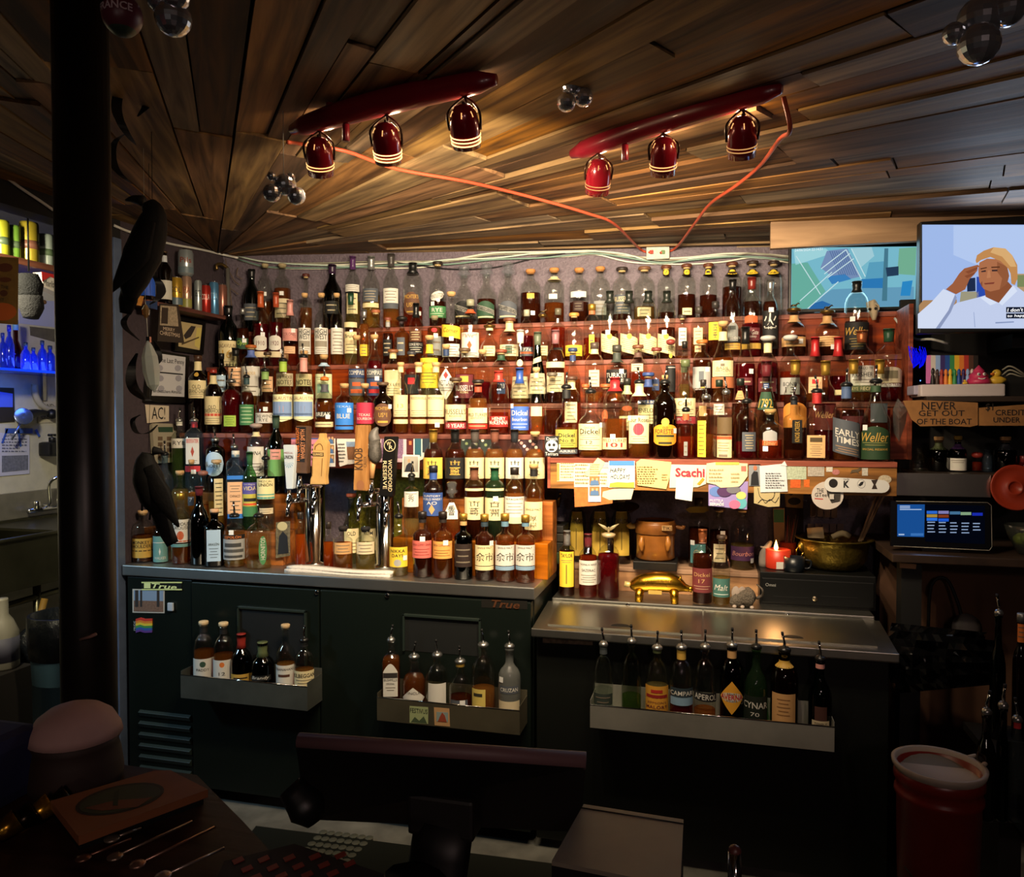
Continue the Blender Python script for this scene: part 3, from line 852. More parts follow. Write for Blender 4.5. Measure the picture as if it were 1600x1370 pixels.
# ---- row A: top shelf against the wall
row('on top shelf', 3.39, ZA)
b(393, 25, 421, 'wine', 'dgreen', None, None, cp('black', 14), [cl(474, 500, 'slate', .8)])
b(414, 26, 412, 'dome', 'clear', 'damber', 470, ('cork', '#9a8a68'), [], stk=(.1, 459))
b(441, 26, 412, 'dome', 'clear', 'damber', 449, ('cork', '#9a8a68'), [cl(466, 496, 'beige', .8)], stk=(0, 458))
b(478, 19, 428, 'long', 'clear', 'amber', 480, ('wood', '#4c1f18'))
b(519, 29, 414, 'wine', 'black', None, None, cp('#2e1a33', 14), [cl(470, 490, 'black', .7, None, 2)])
b(551, 23, 401, 'wine', 'clear', 'pale', 470, cp('#4d2858', 20), [cl(444, 455, 'white', .9), cl(458, 490, 'cream', .7)])
b(580, 27, 401, 'wine', 'clear', 'gold', 460, cp('silver', 20), [cl(450, 471, 'slate', .85, None, 4), cl(473, 480, 'cream', .9, None, 1)])
b(611, 26, 397, 'wine', 'clear', 'amber', 478, cp('#3b3634', 20), [cl(450, 473, 'white', .85, None, 4), cl(473, 482, 'slate', .85, None, 1)])
b(645, 33, 411, 'dome', 'clear', 'red', 478, cp('black', 24), [L(456, 492, 'brown', .78, [T("MICHTER'S", 463, 6, 'gold', .8), T('US*1', 476, 7, 'gold', .5), ('~', 487, 2, pc('gold'), .5, 0, 0, 0)], 'o')], stk=(.75, 489))
b(684, 27, 409, 'std', 'clear', 'dark', 470, ('wood', '#241a15'), [L(455, 469, 'white', .75, [T('PENDLETON', 462, 6, 'black', .9)], 'o', .35), L(478, 496, 'green', .95, [T('RYE', 484, 6, 'white', .5)] + fine(488, 495, 2, '#b7c7a8'))], stk=(-.5, 474))
b(725, 30, 414, 'dec', 'clear', 'dark', 496, ('dec', 'white'), [L(470, 497, 'black', .85, [('~', 494, 2, pc('cream'), .8, 0, 0, 0)], 'a'), L(479, 487, 'white', .85, [T('OLD FITZGERALD', 483, 5, 'black', .9)], 'r', -1.3)])
b(760, 31, 412, 'dec', 'clear', 'dark', 466, ('dec', 'white'), [L(470, 497, 'dgreen', .85, [('~', 495, 2, pc('cream'), .8, 0, 0, 0)], 'a'), L(479, 487, 'white', .85, [T('OLD FITZGERALD', 483, 5, 'black', .9)], 'r', -1.3)])
b(794, 33, 411, 'dec', 'clear', 'dark', 496, ('dec', 'white'), [L(470, 497, 'slate', .85, [('~', 494, 2, pc('cream'), .8, 0, 0, 0)], 'a'), L(479, 487, 'white', .85, [T('OLD FITZGERALD', 483, 5, 'black', .9)], 'r', -1.3)])
b(829, 33, 421, 'dome', 'clear', 'dark', 456, ('cork', '#b47a44'), [cl(458, 466, 'gold', .35, None, 1)], stk=(.2, 489))
b(866, 32, 419, 'dome', 'clear', 'damber', 472, ('cork', '#b47a44'), [cl(459, 467, 'white', .4, None, 1)], neck=('cream', 430, 440))
b(905, 31, 419, 'dome', 'clear', 'dark', 471, ('cork', '#b47a44'), [cl(455, 464, 'white', .75, None, 1), cl(470, 486, '#2a130d', .5, None, 3)])
b(938, 31, 417, 'dome', 'clear', 'water', 480, ('cork', '#b47a44'), [cl(470, 492, 'grey', .6, None, 3)])
b(972, 30, 418, 'dome', 'clear', 'dark', 490, ('wood', '#2c2320'), [L(460, 490, 'slate', .8, [T("RUSSELL'S", 467, 8, 'cream', .9)] + fine(474, 488, 3, '#9a8f78'))])
b(1007, 33, 417, 'dome', 'clear', 'gold', 478, ('wood', '#6b4a34'), [cl(480, 494, 'beige', .6, None, 2)])
for x, w, top, yl, lb in ((1041, 27, 415, 487, 1), (1073, 28, 413, 459, 0), (1107, 27, 412, 460, 0), (1144, 30, 410, 447, 0), (1176, 32, 408, 470, 0), (1209, 29, 408, 490, 0)):
    b(x, w, top, 'dome', 'clear', 'dark', yl, ('wood', '#5a3020' if x < 1160 else '#33221a'), [L(419.5, 428, 'yellow', .85, [T(str((x * 7) % 9 + 1), 424, 5, 'black', .4)], 'o')] + ([cl(481, 492, 'cream', .5, None, 1)] if x == 1073 else []), neck=('#3a2c18', 419, 428))

# ---- row B
row('on second shelf', 3.292, ZB)
b(357, 31, 478, 'wine', 'dgreen', None, None, cp('black', 14), [L(532, 577, 'cream', .9, [T('LAGAVULIN', 540, 6, 'brown', .8), T('16', 553, 13, 'gold', .4)] + fine(563, 575, 3))])
b(379, 25, 482, 'std', 'clear', 'dark', 512, ('screw', 'silver'), [L(528, 545, 'dgreen', .9, [T('Clyde', 536, 9, 'lime', .7, 0, 0, .3)])], stk=(.4, 532))
b(407, 24, 456, 'std', 'clear', 'ruby', 505, cp('#b4532a', 24), [L(524, 547, 'white', .75, [T('1910', 536, 7, 'maroon', .6)], 'w'), cl(549, 558, 'beige', .95, None, 1)], stk=(.3, 522))
b(431, 23, 458, 'std', 'clear', 'ruby', 503, cp('#a8482a', 22), [L(524, 547, 'white', .75, [T('1920', 536, 7, 'maroon', .6)], 'w'), cl(549, 558, 'beige', .95, None, 1)], stk=(.8, 548))
b(453, 23, 469, 'std', 'clear', 'red', 552, cp('pink', 24), [L(513, 532, 'pink', .95, [T('COLONEL', 522, 5, 'maroon', .7)] + fine(525, 531, 2, '#7d3a34')), cl(541, 552, 'peach', .7)], stk=(.5, 516))
for x, w, t1 in ((476, 20, 'amber'), (502, 22, 'damber'), (526, 20, 'damber')):
    b(x, w, 458, 'std', 'clear', t1, 520, CK, [L(512, 553, 'white', .9, ([T('HIGH', 518, 8, 'black', .75, 0, .01), T('WEST', 526, 8, 'black', .75, 0, .01), ('~', 537, 9, '#8c8577', .8, 0, 0, 0)] + fine(543, 552, 3)) if x < 520 else fine(516, 552, 7))], turn=.0 if x < 520 else .25)
b(548, 21, 458, 'long', 'clear', 'pale', 520, cp('dgreen', 18), [cl(503, 511, 'cream', .9, None, 2), cl(518, 552, 'cream', .85, 'Bruich', 3)])
b(569, 18, 484, 'std', 'clear', 'amber', 505, cp('silver', 12), [cl(538, 556, 'yellow', .6)], dY=.01)
b(587, 27, 484, 'cyl', 'clear', 'water', 560, ('wood', '#9a5a3a'), [])
b(606, 23, 496, 'cyl', 'clear', 'dark', 520, ('wood', '#7a4030'), [cl(530, 556, 'black', .8, None, 3)], neck=('silver', 502, 510))
b(628, 24, 494, 'cyl', 'clear', 'damber', 512, ('ball', '#1a1512'), [cl(527, 555, 'slate', .5, None, 2)])
b(650, 30, 474, 'std', 'clear', 'dark', 560, cp('black', 28), [L(516, 533, 'brown', .8, fine(517, 532, 4, '#c9b48c')), L(534, 552, 'black', .97, [T("GEORGE REMUS", 538, 4, 'white', .8)] + fine(541, 551, 3, '#cfcabb'))])
b(679, 23, 493, 'cyl', 'clear', 'damber', 510, ('cork', '#8d8264'), [cl(525, 555, 'grey', .97, None, 2), L(512, 519, 'red', .4, [], 'o')], stk=(.2, 524))
b(705, 29, 456, 'std', 'clear', 'dark', 505, CK, [L(508, 527, 'yellow', .98, [T('Corner', 516, 7, 'black', .6, 0, 0, .3)], 'r', -.25), cl(537, 557, 'white', .9, None, 4)], stk=(.1, 529))
b(735, 28, 468, 'dome', 'clear', 'damber', 552, ('screw', '#8f8f78'), [L(519, 558, 'white', .95, [T('STRAIGHT', 523, 4, 'red', .75), T('RYE', 526, 3, 'red', .35)] + fine(550, 556, 2)), L(532, 546, 'rust', .28, [], 'd')], neck=('#c9562e', 482, 489))
b(765, 30, 499, 'bulb', 'clear', 'damber', 556, ('horse', 'gold'), [cl(540, 556, 'cream', .6, None, 3)], neck=('cream', 509, 515))
b(796, 33, 497, 'squat', 'clear', 'damber', 552, ('wood', '#6d3f28'), [cl(538, 556, 'beige', .85, None, 3), L(540, 553, 'dgreen', .3, [], 'r')], neck=('cream', 503, 517))
b(823, 25, 484, 'dome', 'clear', 'ruby', 524, ('screw', '#9a9a86'), [L(542, 556, 'slate', .95, [T('1776', 546, 5, 'white', .6), ('~', 551, 3, pc('rust'), .9, 0, 0, 0)])])
b(848, 22, 482, 'bulb', 'clear', 'amber', 556, ('horse', 'gold'), [cl(540, 555, 'cream', .7, None, 3)])
b(872, 23, 482, 'cyl', 'clear', 'red', 511, ('screw', '#5d5a4a'), [cl(543, 556, 'black', .6, None, 2)], stk=(-.1, 500))
b(897, 30, 489, 'cyl', 'clear', 'damber', 556, ('wood', '#c98a44'), [cl(539, 556, 'yellow', .95, None, 3)])
b(925, 27, 475, 'dome', 'clear', 'red', 527, ('screw', 'gold'), [cl(523, 552, 'yellow', .3, None, 2)], neck=('copper', 484, 490))
for x, yl in ((953, 516), (983, 556), (1013, 556), (1042, 511)):
    b(x, 27, 455, 'dome', 'clear', 'dark', yl, cp('#20241f', 36), [L(524, 552, 'cream', .97, fine(530, 548, 6, '#4b4436', .75), 'r', -.35), L(521, 530, 'gold', .3, [], 'o')] , stk=(-.2, 519) if x in (953, 1042) else None)
b(1066, 20, 492, 'cyl', 'clear', 'damber', 556, ('wood', '#352b24'), [cl(512, 540, 'white', .6, None, 4)])
b(1092, 24, 479, 'dome', 'clear', 'damber', 526, ('screw', '#3a3530'), [cl(512, 538, 'cream', .55, None, 4), cl(540, 550, 'peach', .4, None, 1)])
b(1118, 27, 471, 'dome', 'clear', 'dark', 531, ('screw', '#2e2a28'), [L(503, 531, 'yellow', .75, [T('HIRSCH', 517, 20, 'black', .25, 90)] + fine(506, 529, 6, '#5d5546', .3))])
b(1145, 29, 437, 'std', 'clear', 'dark', 556, cp('black', 15), [L(503, 533, 'grey', .6, [('~', 512, 6, '#4c504c', .5, 0, 0, 0)], 'a'), L(525, 535, 'black', .95, [T('BLOOD OATH', 528, 4, 'white', .8)]), cl(536, 546, 'gold', .9, None, 2)])
b(1175, 31, 434, 'std', 'clear', 'ruby', 505, cp('#6d2018', 18), [L(492, 504, 'rust', .6, [], 'a'), L(512, 532, 'maroon', .8, [T('Four Gate', 519, 7, 'white', .8, 0, 0, .2), T('Whiskey', 526, 5, 'white', .6, 0, 0, .2)]), cl(536, 545, 'gold', .9, None, 2)])
b(1204, 30, 437, 'std', 'clear', 'dark', 470, cp('silver', 18), [L(485, 545, 'black', .95, [T('火', 500, 22, 'white', .7), T('10', 512, 4, 'white', .2), ('~', 512, .8, pc('white'), .6, 0, 0, 0)])], stk=(.1, 484))
b(1241, 38, 472, 'squat', 'clear', 'dark', 523, ('horse', 'gold'), [cl(526, 541, 'tan', .95, None, 2)], neck=('tan', 491, 507), stk=(.6, 533))
b(1293, 40, 475, 'squat', 'clear', 'dark', 536, ('horse', 'gold'), [L(525, 541, 'cork', .95, fine(526, 540, 4, '#6a4f2e', .85))], neck=('tan', 492, 507), stk=(.4, 542))
b(1339, 35, 440, 'dome', 'clear', 'dark', 500, cp('black', 17), [L(503, 546, 'black', .97, [T('Weller', 517, 12, 'gold', .8, 0, 0, .3)] + fine(527, 543, 4, '#8d7a3c', .5))], stk=(-.4, 498))

# ---- row C
row('on third shelf', 3.192, ZC)
b(346, 19, 552, 'std', 'dgreen', None, None, ('screw', 'black'), [cl(586, 612, 'sky', .7, None, 2)])
b(368, 25, 544, 'std', 'clear', 'dark', 590, cp('black', 12), [cl(574, 603, 'peach', .8, None, 4)])
b(392, 29, 539, 'dome', 'clear', 'amber', 618, ('wood', '#a85a24'), [L(572, 618, 'white', .95, [T('AMADOR', 583, 5, 'gold', .5)] + fine(600, 615, 2))], neck=('#5468a8', 546, 560))
b(418, 20, 550, 'dome', 'clear', 'dark', 575, ('wood', '#3f2c20'), [cl(588, 612, 'peach', .8, None, 3)])
b(445, 26, 553, 'dome', 'clear', 'red', 600, ('screw', '#7a5a3a'), [L(583, 603, 'beige', .95, [T('BIB & TUCKER', 589, 5, 'black', .8), T('NOTES', 597, 7, 'black', .7)])])
b(475, 25, 548, 'dome', 'clear', 'dark', 596, CK, [L(584, 603, 'cream', .95, [T('NOTES', 597, 8, 'black', .8, 0, .01)])])
b(506, 26, 554, 'dome', 'clear', 'damber', 580, CK, [L(584, 622, '#c9d3a6', .95, [('~', 607, 14, '#8fb79a', .6, 0, 0, 0)] + fine(588, 594, 2))], neck=('sky', 566, 574))
b(557, 25, 524, 'wine', 'clear', 'gold', 580, CK, [L(576, 590, 'navy', .95, [T('COMPASS', 582, 7, 'white', .85)]), L(591, 618, 'slate', .95, [('~', 600, 6, pc('rust'), .4, 0, 0, 0), ('~', 611, 6, pc('rust'), .6, 0, 0, 0)])])
b(585, 25, 523, 'wine', 'clear', 'ruby', 563, CK, [L(576, 590, 'slate', .95, [T('COMPASS', 582, 7, 'white', .85)]), L(591, 618, 'navy', .95, [('~', 600, 6, pc('rust'), .4, 0, 0, 0), ('~', 611, 6, pc('red'), .6, 0, 0, 0)])], stk=(.3, 591))
b(614, 28, 546, 'std', 'clear', 'damber', 574, ('wood', '#7a4c2c'), [L(578, 618, 'cream', .9, [T('ROCK & RYE', 601, 5, 'black', .8)] + fine(605, 616, 3))], neck=('cream', 552, 559))
b(643, 23, 549, 'std', 'clear', 'red', 575, ('wood', '#3a3a40'), [L(585, 615, 'black', .9, [('~', 595, 10, pc('red'), .4, 0, 0, 0)])])
b(671, 29, 524, 'cyl', 'clear', 'pale', 557, CK, [L(559, 606, 'yellow', .95, [T('glenns', 567, 5, 'black', .5)] + fine(580, 600, 4, '#6d6a2e'))], neck=('yellow', 537, 551))
b(697, 27, 538, 'std', 'clear', 'amber', 600, CK, [L(575, 625, 'white', .97, [T('WESTLAND', 598, 8, 'black', .8)] + fine(604, 612, 2), 'd'), L(580, 592, 'red', .3, [], 'd')], neck=('navy', 545, 555))
b(726, 31, 544, 'dome', 'clear', 'ruby', 584, ('wood', '#5a4632'), [L(585, 622, 'maroon', .85, [T("RUSSELL'S", 606, 9, 'white', .95, 0, .01), T('RESERVE', 613, 3, 'cream', .4), ('~', 592, 9, pc('gold'), .4, 0, 0, 0)])])
b(754, 29, 546, 'std', 'clear', 'ruby', 596, CK, [])
b(783, 31, 546, 'dome', 'clear', 'red', 600, ('wood', '#7a3c26'), [L(592, 615, 'navy', .4, [T('303', 603, 7, 'white', .8)])], neck=('dgreen', 554, 562))
b(813, 27, 516, 'cone', 'clear', 'amber', 618, cp('#d8d0c4', 20), [L(588, 622, 'beige', .95, fine(592, 620, 5)), L(561, 572, 'cream', .55, [], 'o')])
b(840, 27, 519, 'cone', 'dgreen', 'dark', 560, cp('#5a6350', 20), [L(558, 566, 'cream', .8, [], 'r', .6), cl(583, 615, 'beige', .95, None, 4)])
b(868, 29, 516, 'wine', 'clear', 'dark', 546, cp('#8a5f63', 21), [cl(565, 574, 'cream', .97, None, 2), cl(582, 612, 'beige', .9, None, 4)])
b(895, 33, 544, 'bell', 'clear', 'damber', 592, ('wood', '#26395e'), [], neck=('#2c3c66', 554, 563))
b(929, 31, 535, 'dome', 'clear', 'amber', 612, ('screw', '#4b4038'), [L(578, 604, 'beige', .5, fine(580, 602, 4)), ], neck=('cream', 540, 552))
b(964, 33, 539, 'cyl', 'clear', 'amber', 615, ('screw', '#3b3a33'), [L(577, 600, 'black', .95, [T('TURKEY', 586, 7, 'white', .85), T('RARE', 594, 5, 'white', .6)])], neck=('#39403a', 550, 565), stk=(.5, 580))
b(997, 29, 539, 'bell', 'clear', 'red', 582, ('wood', '#6d452c'), [L(568, 580, 'beige', .6, fine(569, 580, 3, '#4a3a3a'))], neck=('#5a4036', 550, 560))
b(1026, 29, 543, 'bulb', 'clear', 'damber', 592, ('wood', '#6f302a'), [cl(592, 610, '#26395e', .4, None, 1)])
b(1048, 22, 530, 'cyl', 'clear', 'dark', 571, ('ball', '#7d332c'), [L(571, 612, 'black', .95, [('~', 574, 1.5, pc('silver'), .9, 0, 0, 0)]), L(552, 559, 'yellow', .6, [], 'o')])
b(1070, 18, 533, 'cyl', 'clear', 'pale', 600, ('screw', '#1c1a19'), [cl(562, 567, 'peach', .8, None, 0), cl(569, 582, 'olive', .6, None, 2)], sup=5)
b(1097, 29, 531, 'dome', 'clear', 'dark', 562, ('wood', '#b4642a'), [L(573, 606, 'silver', .9, [('~', 588, 16, '#5c6268', .22, 0, 0, 0), T('LEGENT', 607, 4, 'white', .6)])], stk=(.6, 577))
b(1130, 34, 502, 'bell', 'clear', 'damber', 558, CK, [L(563, 588, 'cream', .9, [T('BASIL', 575, 4, 'black', .5), T('HAYDEN', 579, 4, 'black', .6), ('~', 570, 4, '#6b6152', .16, 0, 0, 0)] + fine(582, 587, 2)), L(589, 606, 'copper', .97, [])], neck=('cream', 517, 543))
b(1165, 30, 511, 'bell', 'clear', 'ruby', 568, cp('black', 26), [cl(590, 602, 'maroon', .6, None, 1)], stk=(.5, 580))
b(1200, 32, 524, 'squat', 'clear', 'ruby', 566, ('ball', '#b9b9b4'), [cl(590, 612, 'maroon', .8, None, 2)], neck=('cream', 535, 550))
b(1235, 31, 523, 'std', 'clear', 'red', 580, ('ball', '#b9b9b4'), [L(590, 616, 'silver', .9, [T('BOND', 600, 6, 'black', .6), T('13', 609, 9, 'black', .4)])])
b(1274, 33, 527, 'bell', 'clear', 'damber', 612, cp('red', 30), [L(589, 614, 'peach', .7, [('~', 596, 7, pc('red'), .5, 0, 0, 0)] + fine(602, 612, 3))], sup=4)
b(1310, 34, 527, 'bell', 'clear', 'ruby', 587, cp('red', 30), [cl(609, 617, 'cream', .4, None, 1)], sup=4)
b(1347, 37, 517, 'std', 'clear', 'damber', 612, cp('copper', 18), [L(571, 602, 'white', .9, [T('BUFFALO TR', 575, 4, 'black', .75), T('KOSHER', 585, 7, 'black', .75)] + fine(591, 600, 2)), L(602, 612, 'olive', .9, [T('RYE RECIPE', 607, 5, 'cream', .8)])])
b(1389, 38, 514, 'std', 'clear', 'ruby', 606, cp('dgreen', 20), [L(573, 598, 'beige', .95, [('~', 585, 12, '#7c7458', .5, 0, 0, 0)], 'a'), L(599, 604, 'white', .9, [T('BUFFALO TRACE', 601, 4, 'maroon', .9)])])

# ---- row D, left half
row('on lower left shelf', 3.092, ZD)
b(309, 28, 555, 'std', 'brown', 'dark', 600, ('screw', '#3c2618'), [L(594, 622, 'cream', .9, [T('OLD', 604, 6, 'black', .4), T('GRAND-DAD', 611, 6, 'black', .8)] + fine(614, 621, 2)), L(581, 588, 'gold', .3, [], 'o')], neck=('cream', 561, 578))
b(333, 31, 577, 'std', 'brown', 'dark', 605, cp('#8a2a22', 6), [L(619, 663, 'cream', .95, [T('OLD', 636, 6, 'black', .35), T('OVERHOLT', 642, 6, 'black', .9), ('~', 648, 4, '#c4503c', .98, 0, 0, 0)] + fine(652, 662, 3))], neck=('cream', 586, 602))
b(361, 33, 577, 'dome', 'clear', 'ruby', 608, ('pour', 'silver'), [L(649, 666, 'lime', .55, fine(651, 664, 4, '#46591c'))])
b(385, 27, 570, 'std', 'clear', 'dark', 612, PO, [L(632, 664, 'green', .95, fine(634, 662, 5, '#b3c9a0'))], neck=('#2e474c', 586, 600))
b(414, 30, 560, 'bell', 'clear', 'damber', 628, PO, [L(645, 661, 'white', .9, [T('TAILWIND', 650, 5, 'black', .85), T('RYE', 656, 5, 'black', .4)])], neck=('#7fa05a', 572, 592), stk=(.2, 639))
for x, c1, c2, pcs in ((442, 'lime', '#d98a5c', 0), (474, 'pink', '#8a6a58', 1)):
    b(x, 31, 538 if pcs else 544, 'bell', 'clear', 'damber', 612, PO, [L(616, 659, '#dfe0b2', .95, [T('GALAUSTIN', 622, 5, '#8a4a34', .9), ('~', 638, 21, '#7a93bd', .85, 0, 0, 0), ('~', 648, 5, '#7a93bd', .85, 0, 0, 0)] + fine(654, 657, 1), 'p'), L(632, 646, c2, .5, [], 'd')], neck=(c1, 557, 580))
b(507, 29, 573, 'squat', 'clear', 'damber', 628, ('pour', 'orange'), [L(643, 652, 'black', .8, [T('BREAK', 647, 6, 'white', .9, 0, .01)]), L(659, 667, 'cream', .95, fine(660, 666, 1))], neck=('#4a4a52', 600, 612), stk=(.5, 651))
b(538, 29, 599, 'squat', 'clear', 'amber', 640, CK, [L(629, 664, 'blue', .97, [T('BLUE', 650, 7, 'white', .55, 0, .015), T('TEXAS', 635, 3, 'sky', .6)]), L(666, 671, 'blue', .97, [])], stk=(.6, 641))
b(570, 27, 599, 'squat', 'clear', 'amber', 640, CK, [L(629, 662, '#b52a45', .9, [T('TEXAS', 648, 4, 'white', .6), T('BOURBON', 654, 4, 'white', .8)])])
b(598, 31, 597, 'squat', 'brown', 'dark', 615, ('wood', '#5c4632'), [L(630, 666, 'brown', .85, [T("MICHTER'S", 638, 5, 'gold', .8), T('US*1', 648, 7, 'gold', .4), ('~', 659, 3, pc('gold'), .5, 0, 0, 0)], 'o')], stk=(.7, 635))
for x, w, txt in ((626, 23, '13'), (654, 27, ''), (681, 27, '')):
    b(x, w, 566, 'std', 'clear', 'damber', 640, CK, [L(617, 651, 'cream', .95, ([T('13', 634, 6, 'gold', .3)] if txt else [T('WOODINVILLE', 622, 4, 'black', .8)]) + fine(640, 650, 3)), L(655, 662, 'cream' if txt else 'peach', .95, [])], neck=('cream', 572, 581), stk=(.2, 664) if x == 681 else None)
b(712, 33, 590, 'dome', 'clear', 'damber', 632, ('wood', '#4a3628'), [L(632, 657, 'cream', .95, [T("RUSSELL'S", 643, 8, 'black', .92), T('RESERVE', 650, 3, 'black', .45)]), L(660, 670, '#8f2a34', .97, [T('10 YEARS', 665, 6, 'white', .7, 0, .01)])])
b(747, 31, 593, 'std', 'clear', 'amber', 622, ('wood', '#1f1714'), [L(637, 661, 'cream', .95, [T('WILD TURKEY', 648, 5, 'dgreen', .92, 0, .01), T('KENTUCKY', 653, 3, 'black', .5)]), L(662, 670, '#a8281c', .97, fine(663, 668, 1, '#e0b080'))], neck=('#b5442c', 604, 612), stk=(.8, 641))
b(779, 32, 580, 'dome', 'clear', 'red', 644, cp('#b83a30', 24), [L(650, 667, '#8a1c16', .9, [T('HENRY', 654, 5, 'white', .6, 0, .01), T('McKENNA', 660, 6, 'white', .9, 0, .01)])])
b(812, 29, 575, 'std', 'clear', 'gold', 632, cp('#2f4f9a', 24), [L(635, 672, '#3a5fb4', .95, [T('Dickel', 645, 8, 'white', .75, 0, .01), T('Bourbon', 655, 5, 'white', .7)] + fine(660, 670, 2, '#c9d4ee'))], stk=(-.8, 634))
b(838, 25, 574, 'bulb', 'clear', 'amber', 650, CK, [L(635, 650, 'cream', .7, [])], neck=('cream', 582, 590))
b(863, 27, 582, 'dome', 'clear', 'dark', 640, ('wood', '#5b5346'), [])

# ---- row D, right half (behind the front bottles)
row('in lower right back row', 3.092, ZE)
b(893, 31, 588, 'dome', 'clear', 'red', 630, ('wood', '#4b3022'), [L(628, 660, 'beige', .6, fine(630, 658, 5))], neck=('cream', 596, 608))
b(915, 24, 600, 'cyl', 'clear', 'amber', 690, ('wood', '#b0552a'), [])
b(947, 30, 600, 'dome', 'clear', 'amber', 690, ('wood', '#b0552a'), [L(640, 660, 'rust', .3, [], 'o')])
b(980, 26, 591, 'dome', 'clear', 'amber', 640, ('screw', '#22221c'), [L(634, 642, 'rust', .6, [], 'o'), L(650, 672, 'cream', .9, fine(651, 670, 3))], neck=('#b9c78e', 598, 617))
b(1013, 31, 582, 'dome', 'clear', 'dark', 640, ('wood', '#2c4278'), [L(625, 632, 'navy', .97, [T('BLADE & BOW', 628, 4, 'white', .9)]), L(632, 662, 'cream', .97, [T('PENELOPE', 641, 7, 'black', .8), ] + fine(646, 660, 3))], neck=('#34497c', 592, 604))
b(1039, 24, 586, 'long', 'clear', 'gold', 640, CK, [cl(640, 662, 'yellow', .6, None, 3)])
b(1071, 33, 562, 'wine', 'clear', 'red', 640, ('screw', 'olive'), [L(622, 650, 'cream', .95, [T('Coal', 630, 7, 'brown', .5)] + fine(638, 648, 3)), L(651, 662, '#a8383f', .97, [T('RYE', 655, 4, 'white', .5)])])
b(1099, 25, 593, 'std', 'clear', 'damber', 640, ('screw', '#2c2622'), [L(634, 650, 'tan', .5, [])], neck=('gold', 599, 606))
b(1124, 26, 593, 'dome', 'clear', 'water', 690, ('screw', '#1c2a1e'), [L(631, 648, 'white', .6, fine(633, 646, 3))])
b(1157, 27, 591, 'dome', 'clear', 'dark', 630, ('screw', '#1b211c'), [L(610, 624, 'tan', .6, fine(611, 623, 3))])
b(1198, 40, 564, 'bulb', 'smoke', 'pale', 690, cp('maroon', 24), [L(612, 640, 'dgreen', .7, [T('1792', 630, 14, 'gold', .85)], 'r'), L(598, 606, 'navy', .6, fine(599, 605, 2, '#cdd3e0'))])
b(1243, 35, 563, 'std', 'clear', 'dark', 620, cp('gold', 22), [L(628, 668, '#c07a2e', .95, [], 'a')])
b(1290, 33, 564, 'std', 'clear', 'ruby', 630, cp('gold', 22), [L(633, 672, '#5a1c16', .95, [T('Weller', 648, 10, 'tan', .7, 0, 0, .3)])])
b(1334, 33, 562, 'std', 'clear', 'dark', 640, cp('gold', 22), [L(650, 680, 'maroon', .9, [])])
b(1375, 33, 562, 'std', 'clear', 'red', 640, cp('gold', 22), [L(630, 660, 'slate', .7, [])])

# ---- row E, right front
row('in lower right front row', 2.99, ZE, .049)
b(885, 35, 583, 'long', 'clear', 'damber', 668, PO, [L(671, 699, '#9c9440', .95, [T('Dickel', 680, 6, 'black', .6, 0, .01), T('No 8', 688, 5, 'black', .5)] + fine(691, 697, 2, '#4a4620')), L(702, 709, 'slate', .97, [T('BARREL', 705, 3, 'white', .7)])], neck=('black', 608, 622), stk=(-.7, 698))
b(923, 37, 590, 'long', 'clear', 'damber', 705, PO, [L(662, 703, 'cream', .97, [T('CASCADE', 668, 3, 'black', .35), T('Dickel', 674, 8, 'black', .68, 0, .01), T('12', 691, 5, 'black', .2)] + fine(678, 688, 3) + fine(694, 702, 2))], stk=(.9, 664))
b(961, 40, 590, 'dome', 'clear', 'damber', 654, ('capsule', 'red', 28), [L(684, 702, 'cream', .95, [T('WILD TURKEY', 688, 5, 'black', .9), T('101', 695, 7, 'red', .55, 0, .02)])], stk=(-.1, 682))
b(999, 35, 575, 'dome', 'clear', 'damber', 690, PO, [L(649, 693, 'cream', .85, [T('Four Roses', 656, 7, 'black', .95, 0, .01)] + fine(680, 691, 3), 'r'), L(661, 680, '#c22f40', .48, [], 'o')], neck=('cream', 599, 619), stk=(-.8, 653))
b(1039, 37, 575, 'dome', 'brown', 'dark', 632, PO, [L(663, 696, '#dd8a1e', .9, [T('OLD', 668, 3, 'black', .2), T('FORESTER', 674, 7, 'black', .8, 0, .01), ('~', 681, 3.5, '#26301a', .7, 0, 0, 0), ('~', 692, 3.5, '#26301a', .5, 0, 0, 0)] + fine(684, 689, 2), 'w'), L(653, 666, 'gold', .33, [], 'o')], stk=(.8, 673))
b(1072, 27, 618, 'cyl', 'clear', 'red', 682, ('pour', 'black'), [cl(690, 712, 'grey', .2, None, 2)], neck=('#c9562e', 647, 656))
b(1104, 31, 598, 'dome', 'clear', 'damber', 678, PS, [L(657, 714, 'yellow', .45, fine(661, 712, 8, '#6d5c2c'))], turn=-.5)
b(1135, 27, 590, 'std', 'clear', 'amber', 705, PS, [L(681, 715, 'cream', .85, [('~', 684, 5, '#c4502c', .97, 0, 0, 0), ('~', 712, 4, '#7a6f5c', .5, 0, 0, 0)] + fine(690, 706, 4)), L(652, 678, '#5c4a2e', .85, [])], turn=-.35)
b(1167, 35, 604, 'dome', 'clear', 'ruby', 690, PO, [L(675, 705, 'slate', .6, fine(678, 702, 6, '#b9a77c', .6))], turn=.25)
b(1204, 43, 639, 'squat', 'clear', 'red', 687, ('cork', '#b08c54'), [L(672, 689, 'silver', .55, [], 'a'), L(688, 696, '#a84a1c', .6, [T('Elmer', 692, 7, 'cork', .8, 0, 0, .3)])], stk=(-.35, 701))
b(1241, 29, 600, 'cyl', 'clear', 'dark', 703, PO, [L(656, 692, 'black', .6, [T('KNOB CREEK', 674, 32, 'gold', .5, 90)])], neck=('#1b1f2c', 617, 632), sup=6, turn=.35)
